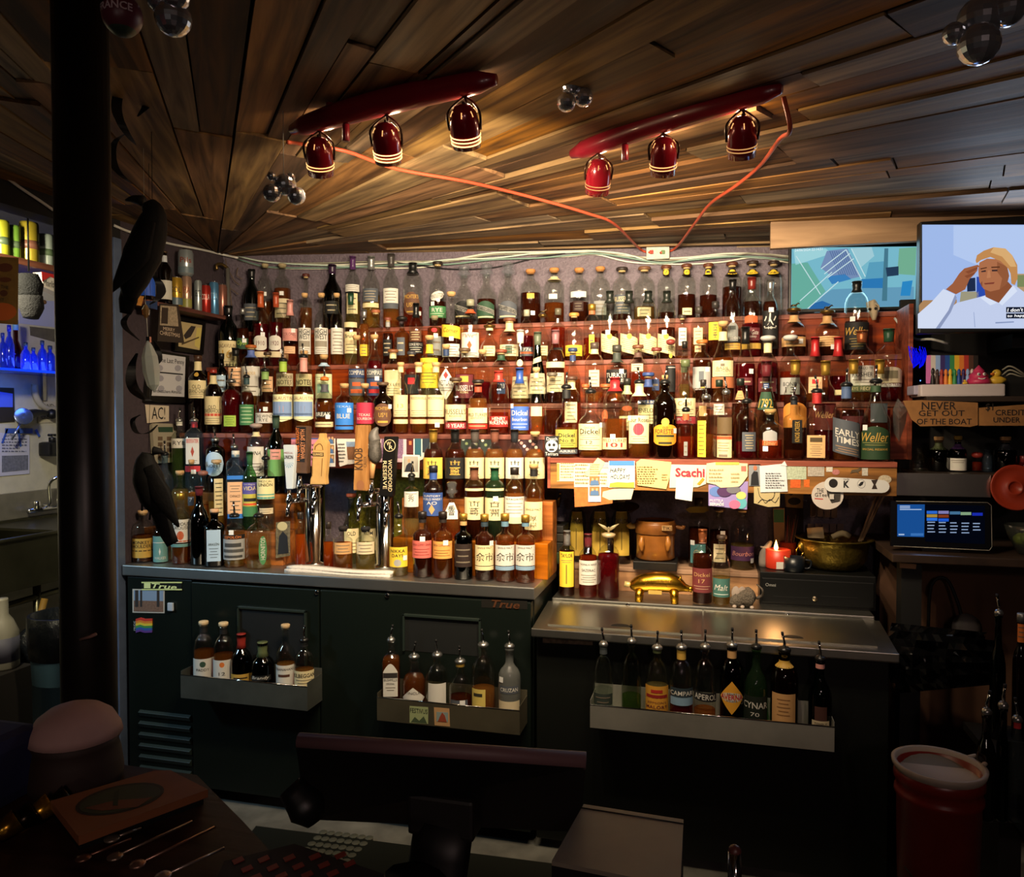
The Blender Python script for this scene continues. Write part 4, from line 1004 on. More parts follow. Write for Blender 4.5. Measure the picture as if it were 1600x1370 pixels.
b(1277, 43, 588, 'bell', 'clear', 'amber', 718, PO, [L(680, 715, 'cork', .72, [('~', 687, 7, '#4a3c24', .7, 0, 0, 0)] + fine(693, 713, 6))], neck=('red', 612, 630), sup=5)
b(1323, 40, 578, 'std', 'clear', 'damber', 660, PO, [L(657, 711, 'slate', .97, [T('EARLY', 677, 10, 'white', .72, 0, .01), T('TIMES', 689, 10, 'white', .72, 0, .01)] + fine(698, 709, 3, '#b08a5c'), 'r', -.22)], neck=('#4a5f86', 602, 622))
b(1369, 46, 572, 'bell', 'clear', 'dark', 661, PO, [L(666, 718, '#1f3a20', .97, [T('Weller', 683, 14, 'gold', .75, 0, 0, .3), T('SPECIAL RESERVE', 702, 3, 'gold', .7)] + fine(690, 697, 2, '#8d8a4a'), 'a')], neck=('#2f4a30', 602, 612), stk=(-.65, 668))
# ---- bottles on the counters
AMBW = wood('#5d2f10', '#a5622c', (3, 25, 25), .45, 'riser', .1, .1)
S1, S2 = 1.10, 1.25
def stepped(label, x0, x1):
    r = thing('bottle_riser', ((x0 + x1) / 2, 2.95, TZ), label, 'shelf')
    box('low_step', (x0, 2.855, TZ), (x1, 2.95, S1), AMBW, r, .003)
    box('high_step', (x0, 2.95, TZ), (x1, 3.035, S2), AMBW, r, .003)
    return r
stepped('amber wooden two-step riser under the left counter bottles', at(236, 800, 2.95).x, at(446, 800, 2.88).x)
jr = stepped('amber wooden two-step riser under the whisky bottles beside the taps', at(628, 800, 2.95).x, at(858, 800, 2.88).x)

row('in left counter front row', 2.80, TZ, 0.053)
b(223, 31, 797, 'dome', 'clear', 'damber', 838, CK, [L(842, 872, 'gold', .95, [T('MONKEY', 848, 5, 'black', .7, 0, .01), T('SHOULDER', 854, 5, 'black', .8, 0, .01), ('~', 861, 1.5, '#3a2a14', .98, 0, 0, 0)])])
b(251, 22, 808, 'dome', 'smoke', None, None, ('screw', 'silver'), [L(838, 880, 'teal', .97, [('~', 848, 1, pc('white'), .9, 0, 0, 0), T('WALKER', 872, 4, 'white', .6)]), L(856, 868, 'white', .12, [], 'd')])
b(282, 29, 770, 'std', 'clear', 'damber', 850, ('screw', 'gold'), [L(812, 848, 'white', .95, [T('FAMOUS', 819, 5, 'black', .8, 0, .01), T('GROUSE', 825, 5, 'black', .7), ('~', 846, 2, pc('rust'), .95, 0, 0, 0)]), L(830, 844, 'rust', .35, [], 'o'), L(850, 855, 'teal', .97, [])])
b(311, 29, 760, 'wine', 'black', None, None, cp('maroon', 14), [])
b(335, 31, 795, 'squat', 'black', None, None, ('cork', 'peach'), [L(828, 877, 'sky', .75, [T('ARAGÓN', 850, 5, 'black', .8, 0, .01)] + fine(855, 873, 4, '#5c6a78'))], sup=7, dY=-.012)
b(366, 33, 785, 'dome', 'clear', 'gold', 868, PO, [L(836, 842, 'black', .97, [T('ESPOLÓN', 839, 5, 'orange', .6, 0, .01)]), L(843, 875, 'silver', .97, [('~', 852, 6, '#3c3c3c', .6, 0, 0, 0), ('~', 861, 5, '#4a4a48', .8, 0, 0, 0), ('~', 870, 4, '#3c3c3c', .7, 0, 0, 0)])], stk=(-.1, 832))
b(404, 38, 785, 'dome', 'clear', 'pale', 880, PO, [L(838, 883, 'green', .34, [T('HORNITOS', 858, 34, 'white', .5, 90)], 'o')], turn=.45)
row('in left counter middle row', 2.90, S1, 0.044)
b(257, 26, 690, 'std', 'sblue', 'water', 800, PO, [])
b(281, 27, 735, 'std', 'clear', 'pale', 765, CK, [])
b(299, 20, 718, 'long', 'clear', 'water', 800, CK, [L(776, 790, 'slate', .6, [T('7', 781, 6, 'white', .4)])])
b(317, 22, 735, 'dome', 'clear', 'amber', 790, ('ball', '#8d5d50'), [])
b(338, 33, 718, 'bell', 'clear', 'gold', 784, ('wood', '#b89a72'), [L(748, 806, 'cream', .5, fine(752, 804, 8, '#4c4634', .8))], turn=.4)
b(368, 30, 704, 'std', 'sblue', 'water', 800, ('screw', 'white'), [L(743, 749, 'blue', .95, []), L(753, 803, 'peach', .9, [T('CHINACO', 775, 4, 'black', .7)] + fine(757, 770, 3) + fine(780, 800, 3)), L(803, 810, 'blue', .9, [])], sup=6)
b(390, 27, 706, 'wine', 'green', None, None, cp('#2f5a38', 20), [L(754, 772, '#56509a', .95, [T('Del Maguey', 757, 2.5, 'white', .6), T('VIDA', 763, 6, 'cream', .75, 0, .01)]), L(772, 792, '#b9b04a', .95, [('~', 781, 5, '#1f1f1c', .7, 0, 0, 0), ('~', 788, 3, '#d8502c', .8, 0, 0, 0)]), L(791, 807, 'green', .95, [])])
b(415, 27, 696, 'std', 'clear', 'water', 790, PO, [L(748, 780, '#d9cf98', .95, [T('MEZCAL', 752, 3, 'black', .6), T('UNIÓN', 757, 6, 'black', .65, 0, .01), ('~', 773, 2, '#5b9a8a', .9, 0, 0, 0), ('~', 778, 3, '#5b9a8a', .95, 0, 0, 0)]), L(794, 803, 'beige', .8, fine(795, 802, 2))])
row('in left counter back row', 2.995, S2, 0.044)
b(280, 24, 638, 'std', 'clear', 'green', 700, PS, [L(685, 700, 'white', .95, [T('RYE', 692, 6, 'black', .6)])], neck=('white', 656, 665))
b(303, 29, 638, 'dome', 'sblue', 'water', 735, PS, [L(684, 725, 'white', .8, [T('BEEFEATER', 689, 6, 'red', .9, 0, .01)] + fine(718, 724, 2)), L(697, 714, '#a8402c', .2, [], 'd'), L(728, 737, 'red', .95, [])], neck=('red', 657, 668), stk=(.1, 737), sup=5)
b(336, 29, 668, 'dome', 'black', None, None, PS, [L(706, 744, 'sky', .9, [T('NOLET', 728, 5, 'black', .7)], 'o')])
b(366, 25, 679, 'std', 'sblue', 'water', 740, PS, [])
b(400, 27, 661, 'dome', 'clear', 'water', 750, ('ball', '#9d8b82'), [L(698, 744, 'white', .9, [T('LUNA', 708, 6, 'black', .6, 0, 0, .3)] + fine(722, 742, 4))], neck=('cream', 675, 682))
b(431, 26, 649, 'wine', 'dgreen', None, None, cp('#33473a', 20), [L(702, 718, 'pink', .6, fine(704, 716, 2)), L(702, 744, '#6ba25c', .95, [])])
row('between the tap towers', 3.0, TZ, 0.05)
b(469, 16, 800, 'cyl', 'clear', 'orange', 836, ('screw', '#2a221c'), [], Y=2.86)
b(513, 16, 815, 'cyl', 'clear', 'orange', 848, ('screw', '#2a221c'), [], Y=2.86)
b(536, 30, 822, 'squat', 'clear', 'amber', 850, ('cork', '#1b1310'), [cl(848, 866, 'tan', .85, None, 3)], Y=2.84)
b(571, 31, 823, 'squat', 'clear', 'pale', 850, ('cork', '#0e0c0c'), [cl(847, 866, 'beige', .85, None, 3)], Y=2.84)
b(549, 27, 771, 'bell', 'smoke', 'pale', 880, ('wood', '#7d3a22'), [cl(826, 864, 'cream', .8, 'OLD', 3)], Y=2.99)
b(577, 28, 773, 'bell', 'clear', 'pale', 880, ('screw', '#1a1612'), [cl(826, 860, 'cream', .8, 'RUM', 3)], Y=3.06)
row('in lowest row beside taps', 2.80, TZ, 0.053)
b(623, 29, 785, 'dome', 'clear', 'pale', 880, PO, [L(855, 886, 'yellow', .95, [T('NIKKA', 861, 5, 'black', .65, 0, .01), T('DAYS', 868, 5, 'black', .5, 0, .01)]), L(874, 885, 'silver', .4, [], 'o')], stk=(.75, 872))
b(660, 31, 799, 'cyl', 'clear', 'dark', 830, ('screw', '#1a1414'), [L(845, 872, '#d0665c', .95, [T('NIKKA COFFEY GRAIN', 851, 3.5, 'maroon', .8)] + fine(856, 869, 3, '#8a3a34'))], neck=('#1d1718', 808, 818), stk=(.15, 842))
b(692, 31, 799, 'cyl', 'clear', 'damber', 832, ('screw', '#1f1512'), [L(846, 873, '#d89a4e', .95, [T('NIKKA COFFEY MALT', 852, 3.5, 'maroon', .8)] + fine(858, 870, 3, '#8a5a2a'))], neck=('#201713', 808, 818), stk=(.4, 848))
b(724, 29, 802, 'cyl', 'black', 'dark', 830, ('screw', 'gold'), [cl(850, 886, '#241611', .9, None, 3)], neck=('tan', 812, 822))
for x, w, g2 in ((757, 30, 0), (789, 31, 1), (821, 31, 1)):
    b(x, w, 802 + x % 3, 'cyl', 'clear', 'dark' if not g2 else 'damber', 838 if g2 else 832, ('screw', 'gold'), [L(852, 884, 'cream' if not g2 else 'white', .95, [T('SINGLE MALT', 856, 2.5, 'black', .6), T('余市', 870, 13, 'black', .75)]), L(885, 891, 'cream' if not g2 else '#7d9ab2', .95, [])], neck=('#2a3a44' if not g2 else '#5d7f92', 812, 824), stk=(.7, 849) if not g2 else None)
row('in middle row beside taps', 2.903, S1, 0.044)
b(643, 25, 722, 'long', 'clear', 'pale', 812, PO, [L(768, 792, 'white', .85, [T('秀', 778, 11, 'black', .35)] + fine(770, 773, 1))], neck=('black', 738, 751))
b(677, 32, 727, 'std', 'clear', 'damber', 805, ('screw', '#1a1a22'), [L(770, 806, '#2c4884', .95, [T('SUNTORY', 775, 3, 'white', .7), T('WORLD WHISKY', 780, 3.5, 'white', .85), T('AO', 786, 5, 'white', .4)]), L(788, 804, 'tan', .3, [], 'd')], neck=('#2d4a8c', 735, 750))
b(706, 30, 752, 'squat', 'clear', 'amber', 802, ('dec', 'white'), [L(786, 811, 'white', .8, [T('響', 797, 16, 'black', .6)])], sup=4)
b(741, 31, 730, 'std', 'clear', 'dark', 762, cp('#6b4634', 22), [L(777, 812, 'cream', .95, [T('THE YAMAZAKI', 784, 3, 'black', .45), T('山', 787, 9, 'black', .3), T('崎', 799, 12, 'black', .3)] + fine(792, 804, 3, '#6b6152', .4)), L(763, 767, 'cream', .9, [])])
b(773, 31, 731, 'std', 'green', 'dark', 764, cp('#1f4a30', 22), [L(778, 813, 'cream', .95, [T('白', 788, 9, 'black', .3), T('州', 801, 12, 'black', .3)] + fine(783, 805, 4, '#6b6152', .4)), L(763, 767, 'cream', .9, [])], stk=(.1, 779))
b(804, 31, 730, 'dome', 'clear', 'amber', 772, ('screw', '#1f1a18'), [L(776, 808, 'white', .95, [T('MIYAGIKYO', 780, 3, 'black', .75)] + fine(784, 804, 4, '#8a8678')), L(808, 818, '#b4c09a', .95, [])])
b(834, 31, 725, 'std', 'clear', 'amber', 780, ('cork', 'tan'), [L(784, 828, 'cream', .9, [T('SINGLE MALT', 796, 3, 'black', .75), T('厚', 810, 8, 'black', .3), T('岸', 820, 8, 'black', .3)])], neck=('black', 733, 745))
row('in top row beside taps', 2.995, S2, 0.043)
for x, w, cpc, lc, tc in ((677, 31, 'gold', '#d9b44a', 'black'), (711, 32, 'black', 'black', 'gold'), (742, 31, '#4a4440', 'cream', 'black'), (773, 31, '#6e4436', 'cream', 'black'), (804, 29, '#23262a', 'white', 'black'), (836, 32, 'tan', 'cream', 'black')):
    b(x, w, 671 if x < 830 else 674, 'std', 'clear', 'dark' if x < 720 else 'amber', 702, cp(cpc, 20) if x < 830 else CK, [L(715, 748, lc, .95, [T('山', 723, 8, tc, .32), T('崎', 736, 12, tc, .32), T('THE YAMAZAKI', 722, 2.5, tc, .4)] + fine(728, 744, 3, pc(tc) if tc == 'gold' else '#6b6152', .4))])
# ---- ledge of the bottle cooler
row('on steel ledge, front row', 3.0, .873, 0.06)
b(886, 25, 829, 'long', 'clear', 'dark', 862, cp('silver', 24), [L(862, 917, 'yellow', .85, [T('TAYLOR', 868, 6, 'black', .75, 0, .01), ('~', 897, 30, '#6a5a20', .06, 0, 0, 0)] + fine(874, 880, 2), 'r')])
b(919, 29, 834, 'wine', 'clear', 'red', 870, cp('#5c2228', 20), [L(876, 914, 'white', .95, [T('THOMAS H. HANDY', 882, 3, 'black', .8), T('SAZERAC', 891, 4, 'black', .6)] + fine(897, 911, 4))])
b(951, 36, 818, 'dome', 'clear', 'ruby', 868, ('eagle', 'tan'), [])
b(1098, 31, 827, 'std', 'clear', 'dark', 868, cp('copper', 20), [L(888, 926, '#6a2a2c', .95, [T('Dickel', 898, 6, 'tan', .65), T('17', 908, 6, 'tan', .25)] + fine(914, 922, 2, '#b08a70'))], neck=('#a88070', 842, 850))
b(1128, 36, 836, 'squat', 'clear', 'pale', 903, ('wood', '#3a2a20'), [L(904, 933, '#3f6a62', .95, [T('Malt', 918, 9, 'white', .65, 0, 0, .3)] + fine(926, 931, 1, '#c7d4cc'))])
ZR = .972
row('on steel ledge, back row', 3.22, ZR, 0.06)
for x, w, yl in ((902, 28, None), (937, 31, None), (971, 31, 850)):
    b(x, w, 776, 'dome', 'smoke', 'dark', yl, ('wood', '#3a2a1c'), [L(800, 868, '#c8a640', .75, [T('TAYLOR', 814, 7, 'black', .85, 0, .01), ('~', 842, 34, '#6a5a20', .05, 0, 0, 0)])])
b(1092, 32, 778, 'dome', 'clear', 'dark', 826, ('screw', '#2a1f18'), [L(850, 880, '#3f6f74', .7, [T('Gin', 862, 6, 'cream', .5, 0, 0, .3)])], stk=(-.5, 848))
b(1124, 31, 792, 'dome', 'clear', 'dark', 830, ('wood', '#3a2218'), [cl(850, 878, 'beige', .6, None, 3)], stk=(.3, 833))
b(1160, 36, 792, 'dome', 'clear', 'pale', 852, ('wood', '#3a2218'), [L(854, 876, 'purple', .95, [T('Bourbon', 865, 7, 'pink', .8, 0, 0, .3)])], stk=(.75, 876))
# ---- speed rails
ZR1 = zz(282, 1090, YR) + .004
row('in left speed rail', YR + .06, ZR1, 0.052)
b(318, 31, 970, 'dome', 'clear', 'damber', 1020, ('cork', '#cdb58c'), [L(1030, 1066, 'white', .95, [T('PADDY', 1047, 4, 'black', .5)]), L(1034, 1043, '#2f4a38', .3, [], 'o')], neck=('black', 978, 992))
b(349, 31, 972, 'dome', 'clear', 'damber', 1026, ('cork', '#cdb58c'), [L(1032, 1068, 'white', .95, [T('12', 1053, 5, 'black', .25)]), L(1035, 1043, 'orange', .25, [], 'o')], neck=('black', 980, 994))
b(377, 33, 990, 'squat', 'black', None, None, cp('#8a2a22', 22), [L(1054, 1075, 'gold', .9, [('~', 1060, 2, '#2c2010', .6, 0, 0, 0)])])
b(410, 37, 1003, 'squat', 'black', None, None, cp('olive', 22), [L(1056, 1064, 'black', .8, [T('Brandy', 1060, 6, 'white', .8, 0, 0, .2)])])
b(446, 29, 975, 'std', 'clear', 'amber', 1040, ('cork', '#b89c74'), [L(1040, 1078, 'white', .95, [T('STRANAHANS', 1046, 4, 'black', .9), ('~', 1056, 4, '#4c2c1c', .5, 0, 0, 0)])], neck=('beige', 1028, 1036))
b(475, 31, 978, 'dome', 'clear', 'amber', 1050, PO, [L(1049, 1078, 'cream', .95, [T('KILBEGGAN', 1056, 6, 'black', .95, 0, .01)] + fine(1061, 1070, 2))], neck=('black', 1004, 1014))
ZR2 = zz(589, 1125, YR) + .004
row('in middle speed rail', YR + .06, ZR2, 0.052)
b(611, 31, 977, 'std', 'clear', 'damber', 1030, PS, [L(1037, 1088, 'white', .85, [('~', 1055, 8, '#2a2422', .97, 0, 0, 0), T('BUSHMILLS', 1062, 4, 'black', .9), T('ORIGINAL', 1068, 3, 'black', .6)] + fine(1072, 1080, 2), 'a')], sup=6)
b(647, 37, 1003, 'squat', 'clear', 'damber', 1060, PS, [L(1074, 1110, 'white', .9, [T('TINCUP', 1083, 4, 'black', .6)], 'd')])
b(683, 36, 1000, 'dome', 'clear', 'water', 1085, PS, [L(1068, 1108, 'white', .75, [])])
b(719, 37, 1010, 'squat', 'clear', 'dark', 1093, PS, [cl(1094, 1106, 'slate', .7, None, 1)], neck=('gold', 1038, 1046), stk=(.3, 1098))
b(755, 38, 984, 'dome', 'clear', 'amber', 1080, PS, [L(1077, 1112, '#c9b45c', .6, [('~', 1086, 5, '#2c2a1c', .6, 0, 0, 0)])], turn=-.4)
b(796, 35, 986, 'std', 'frost', None, None, PS, [L(1072, 1084, 'slate', .8, [T('CRUZAN', 1078, 6, 'white', .9, 0, .01)]), L(1096, 1116, 'beige', .9, [])], stk=(-.7, 1063))
ZR3 = zz(927, 1137, YR2) + .004
row('in long right speed rail', YR2 + .06, ZR3, 0.052)
b(943, 31, 982, 'dome', 'clear', 'water', 1080, PS, [cl(1084, 1102, '#2c352f', .9, None, 2)], neck=('#3a3f42', 1010, 1025))
b(987, 31, 977, 'dome', 'smoke', 'green', 1090, PS, [])
b(1027, 36, 987, 'dome', 'clear', 'pale', 1075, PS, [L(1072, 1112, '#c98f2e', .95, [('~', 1080, 5, '#a8281c', .4, 0, 0, 0), ('~', 1088, 5, '#8a1c16', .8, 0, 0, 0), T("JEPPSON'S", 1098, 4, 'maroon', .7), T('MALÖRT', 1104, 6, 'maroon', .8, 0, .01)])], neck=('olive', 1016, 1024))
b(1065, 37, 986, 'dome', 'clear', 'ruby', 1088, PS, [L(1075, 1090, '#26343c', .9, [T('CAMPARI', 1083, 7, 'white', .95, 0, .01)]), L(1089, 1102, '#7d9cb4', .9, [])], neck=('gold', 1020, 1034))
b(1102, 38, 985, 'dome', 'clear', 'amber', 1112, PS, [L(1082, 1096, '#1c1c1c', .95, [T('APEROL', 1089, 9, 'white', .85, 0, .01)], 'r', -.2)])
b(1144, 37, 982, 'dome', 'black', 'dark', 1060, PS, [L(1064, 1116, '#d89a2c', .9, [], 'd'), L(1082, 1097, 'white', .85, [T('AMARO', 1084, 3, 'black', .4), T('AVERNA', 1089, 8, 'red', .95, 0, .02), T('SICILIANO', 1095, 2.5, 'black', .45)], 'o')], neck=('tan', 1016, 1032))
b(1182, 35, 985, 'wine', 'green', None, None, PO, [L(1088, 1126, '#0f1a10', .95, [T('CYNAR', 1102, 10, 'white', .95, 0, .01), T('70', 1116, 6, 'white', .3)])])
b(1226, 42, 989, 'dome', 'brown', None, None, PO, [L(1084, 1132, '#c99a62', .8, fine(1090, 1120, 5, '#8a6236', .5))], neck=('gold', 1036, 1046))
b(1282, 35, 1003, 'wine', 'dgreen', None, None, PO, [L(1126, 1136, 'beige', .7, [T('TEMPUS', 1131, 4, 'black', .7)]), L(1104, 1126, '#4a2c24', .5, [])], neck=('pink', 1041, 1048))
close_rows()
# ------------------------------------------------------------------ red yoke lamps under the ceiling
REDP = mt('#7a1220', .32, 0, .15, 8.0, 0, .5, .3)
SHADE = mt('#8a1420', .22, .15, .1, 10.0, 0, .5, .6)
def yoke(label, a, c, zt, lamps, power, targets, glow, leak):
    A, C = atz(a[0], a[1], zt), atz(c[0], c[1], zt)
    mid = (A + C) / 2
    r = thing('yoke_lamp', (mid.x, mid.y, zt - .1), label, 'ceiling lamp')
    n = 14; pts, rad = [], []
    for i in range(n + 1):
        t = i / n
        pts.append(A.lerp(C, t) + Vector((0, 0, .012 * math.sin(math.pi * t))))
        rad.append((.020 + .012 * math.sin(math.pi * t) ** .7) if 0 < i < n else .012)
    tube('beam', pts, rad, REDP, r, 12, 0, .85, (0, 0, 1))
    for t in (.22, .78):
        p = A.lerp(C, t); q = Vector((p.x, p.y, zceil(p.x) - .003))
        cyl('mount', p + Vector((0, 0, .015)), .012, max(q.z - p.z - .015, .01), REDP, r, n=10)
    p = A.lerp(C, .3) - Vector((0, 0, .03)); cyl('peg', p - Vector((0, 0, .03)), .009, .04, REDP, r, n=10)
    for k, (px, py) in enumerate(lamps):
        # point on the beam's vertical plane
        lo, hi = 0.0, 1.0
        for _ in range(40):
            t = (lo + hi) / 2; P = A.lerp(C, t)
            d = P - CAM; sx = W / 2 + F * d.dot(RGT) / d.dot(FWD)
            if sx < px: lo = t
            else: hi = t
        B = A.lerp(C, (lo + hi) / 2); zc = (B - CAM).dot(FWD)
        c0 = CAM + ray(px, py) * zc; c0 = Vector((B.x, B.y, c0.z))
        aim = (Vector(targets[k]) - c0).normalized()
        ax = (aim * .75 + Vector((0, 0, -.62))).normalized()
        h = .092; R = .033
        top = c0 - ax * h * .5
        prof = [(.004, 0), (.018, .004), (.028, .016), (R, .038), (R * 1.02, .062), (R * .97, h), (R * .97 - .002, h), (R * .98 - .002, .062), (R - .002, .038), (.026, .018), (.016, .0065), (.004, .003)]
        sh_ = lathe('shade', prof, top, SHADE, r, 24, axis=ax)
        if glow[k]:
            for zr in (.064, .072, .080)[:2 + (glow[k] > 1)]:
                rr = R * (1.02 - .05 * (zr - .062) / .03)
                lathe('light_slot', [(rr - .0005, zr), (rr + .0012, zr + .0006), (rr + .0012, zr + .0022), (rr - .0005, zr + .003)], top, emit('#ffb870', 2.2 * glow[k]), sh_, 24, axis=ax)
            u = ax.orthogonal().normalized()
            for a_ in (0.3, 1.2, 2.1, 3.6, 4.6, 5.5):
                d = (Matrix.Rotation(a_, 3, ax) @ u)
                s0, s1 = top + ax * .010 + d * .0245, top + ax * .021 + d * .0308
                tube('vent_slit', [s0, s1], .0011, emit('#ffb870', 1.4), sh_, 5)
        bulb = sphere('bulb', top + ax * .062, .021, emit('#ffdcaa', 6.0), r, 12, 8, axis=ax)
        side = ax.cross(Vector((0, 0, 1)))
        side = (side if side.length > .1 else Vector((1, 0, 0))).normalized()
        hook = Vector((B.x, B.y, zt - .02))
        for s in (-1, 1):
            tube('hanger', [hook, hook + side * s * .02 - Vector((0, 0, .015)), top + side * s * .036 + ax * .02, top + side * s * .035 + ax * .055], .0028, mt('#4a3526', .35, .7), r, 6, 4)
        tube('lamp_cord', [hook, hook + Vector((.006, -.006, -.02)), top + Vector((0, 0, .004))], .003, mt('#3a1410', .6), r, 6, 3)
        mouth = top + ax * (h + .004)
        lamp('yoke_lamp_light', 'SPOT', mouth, power[k], (1.0, .80, .55), .032, targets[k], 122, 1.0)
        if leak: lamp('yoke_lamp_leak', 'POINT', top + Vector((0, .06, .02)), leak, (1.0, .72, .42), .012)
    return A, C
A1, C1 = yoke('red wooden yoke hung with three red cup lamps, left of the two', (455, 203), (775, 124), 2.31,
     ((499, 243), (604, 222), (726, 196)), (66, 80, 90), ((-1.55, 3.3, 1.62), (-1.20, 3.3, 1.68), (-.80, 3.3, 1.68)), (1, 2, 2), .6)
A2, C2 = yoke('red wooden yoke hung with three red cup lamps, right of the two', (893, 241), (1221, 138), 2.31,
     ((935, 275), (1037, 243), (1160, 213)), (88, 80, 50), ((-.62, 3.3, 1.62), (-.25, 3.3, 1.65), (.08, 3.3, 1.55)), (.5, .8, .3), 1.1)

# ------------------------------------------------------------------ cables on the ceiling and along the wall
RC = mt('#a8452c', .45)
def ceilpt(px, py, d=.026):
    p = atz(px, py, 2.36)
    for _ in range(4): p = atz(px, py, zceil(p.x) - d)
    if p.y > WALL_Y - .03: p = at(px, py, WALL_Y - .03)
    return p
tag(tube('red_cable', [A1 + Vector((-.01, 0, -.03)), ceilpt(470, 225), ceilpt(540, 236), ceilpt(620, 264), ceilpt(730, 284), ceilpt(830, 308), ceilpt(920, 334), ceilpt(960, 350), at(1000, 389, WALL_Y - .03), at(1018, 395, WALL_Y - .045)], .0055, RC, None, 7, 5),
    'thin red lamp cable stapled along the ceiling from the left yoke', 'cable')
tag(tube('red_cable', [C2 + Vector((.005, 0, -.02)), C2 + Vector((.02, .01, -.09)), atd(1218, 218, 1.85), ceilpt(1188, 258, .02), ceilpt(1150, 290), ceilpt(1110, 318), ceilpt(1085, 350), at(1055, 388, WALL_Y - .03), at(1032, 395, WALL_Y - .045)], .0055, RC, None, 7, 5),
    'red lamp cable looping from the right end of the right yoke', 'cable')
jb = thing('junction_box', at(1028, 393, WALL_Y - .01), 'white electrical junction box where the two red cords meet', 'outlet box')
p0, p1 = at(1010, 385, WALL_Y - .03), at(1046, 404, WALL_Y - .03)
box('box_body', (p0.x, WALL_Y - .035, p1.z), (p1.x, WALL_Y - .001, p0.z), mt('#bdbcae', .6, 0, .2, 80), jb, .004)
for px, c in ((1018, '#a03024'), (1036, '#5c7a4c')): 
    q = at(px, 394, WALL_Y - .037); box('plug', (q.x - .008, WALL_Y - .045, q.z - .008), (q.x + .008, WALL_Y - .035, q.z + .008), mt(c, .6), jb, .002)
cab = (('#c9c6b8', 0, .006), ('#b8c8bc', 4, .005), ('#6f8a80', 7, .005), ('#d4d0c0', 10, .0045), ('#8a8878', 2, .004))
rr_ = random.Random(5)
WORDS = ['topmost', 'second', 'third', 'fourth', 'lowest']
for i, (c, dy, r) in enumerate(cab):
    pts = []
    for px, py in ((372, 400), (420, 408), (500, 412), (560, 410), (640, 408), (700, 404), (770, 398), (840, 394), (890, 390), (930, 391), (980, 397), (1030, 406), (1080, 402), (1130, 398), (1180, 396), (1234, 400)):
        pts.append(at(px, py + dy * .9 + rr_.uniform(-3, 3), WALL_Y - .012 - .004 * (i % 3)))
    tag(tube('wall_cable', pts, r * .8, mt(c, .5), None, 6, 4), '%s of five pale cables sagging along the top of the back wall' % WORDS[[0, 4, 1, 2, 3].index(i)], 'cable', 'cables along the back wall')
tag(tube('wall_cable', [atx(178, 352, LEFT_X + .012), atx(205, 363, LEFT_X + .012), atx(262, 380, LEFT_X + .012), atx(310, 389, LEFT_X + .012), atx(345, 397, LEFT_X + .012), at(372, 403, WALL_Y - .02)], .006, mt('#c2beb4', .5), None, 6, 4), 'pale cable running along the top of the short left wall', 'cable')
tag(tube('wall_cable', [atx(4, 272, LEFT_X + .012), atx(30, 292, LEFT_X + .012), atx(60, 312, LEFT_X + .012), atx(86, 330, LEFT_X + .012)], .006, mt('#b4aca4', .5), None, 6, 4), 'pale cable running above the kitchen opening', 'cable')
tag(tube('wall_cable', [at(620, 410, WALL_Y - .015), at(700, 420, WALL_Y - .015), at(770, 418, WALL_Y - .015), at(840, 402, WALL_Y - .015), at(890, 394, WALL_Y - .015)], .003, mt('#1d1b20', .5), None, 6, 4), 'thin dark cable hanging in a shallow curve below the pale cables', 'cable')

# ------------------------------------------------------------------ hanging ornaments
MIR = mt('#ccd0d8', .16, .9)
CRY = glass('#dfe4ea', .03, .02, 1.6)
def cluster(label, zc, balls, mat, hang):
    cs = [(atd(x, y, zc), r * zc / F) for x, y, r in balls]
    z0 = min(c.z - r for c, r in cs); c0 = cs[0][0]
    t = thing('mirror_ornament', (c0.x, c0.y, z0), label, 'ornament')
    for i, (c, r) in enumerate(cs):
        off = Vector((0, (-.4 if i % 2 else .3) * r, 0))
        sphere('mirror_ball', c + off, r, mat, t, 18, 12, 1.0, False)
    x, y = hang
    h = atd(x, y, zc)
    tube('hanging_string', [h, Vector((h.x, h.y, zceil(h.x) - .005))], .001, mt('#8a8a86', .6), t, 4)
    return t
cluster('bear-shaped cluster of small mirror balls left of the left yoke', 1.95, ((443, 287, 17), (428, 303, 14), (461, 305, 14), (426, 276, 7), (453, 276, 7)), MIR, (443, 272))
cluster('cluster of faceted mirror balls hanging between the two yokes', 1.75, ((893, 132, 17), (886, 162, 15), (911, 150, 15), (912, 118, 10), (880, 122, 10)), MIR, (897, 110))
cluster('large mirror ball ornament at the top right of the picture', 1.25, ((1535, 25, 34), (1525, 75, 31), (1492, 50, 17), (1570, 20, 26)), MIR, (1540, -5))
cluster('mirror ball ornament beside the painted bauble at top left', 1.2, ((265, 24, 28), (280, -2, 22), (245, -4, 20)), MIR, (265, -10))
# painted bauble
c = atd(191, 24, 1.15); k = 1.15 / F
t = thing('painted_bauble', (c.x, c.y, c.z - 33 * k), 'red and green bauble with white lettering at top left', 'ornament')
sphere('bauble', c, 30 * k, mt('#5a2630', .4), t, 24, 14, 1.05)
sphere('bauble_base', c - Vector((0, 0, 10 * k)), 25 * k, mt('#2e3d30', .4), t, 24, 14, .9)
vv, ff, asp = text_data('FRANCE', 0, .02)
mk('lettering', [c + Matrix.Rotation(math.atan2(-FWD.x, FWD.y) + a * 1.9, 3, 'Z') @ Vector((0, -30.6 * k, (2 + b_ * 12) * k)) for a, b_ in vv], ff, mt('#b9a0a4', .6), t)
tube('hanging_string', [c + Vector((0, 0, 30 * k)), Vector((c.x, c.y, zceil(c.x) - .004))], .001, BLACK, t, 4)
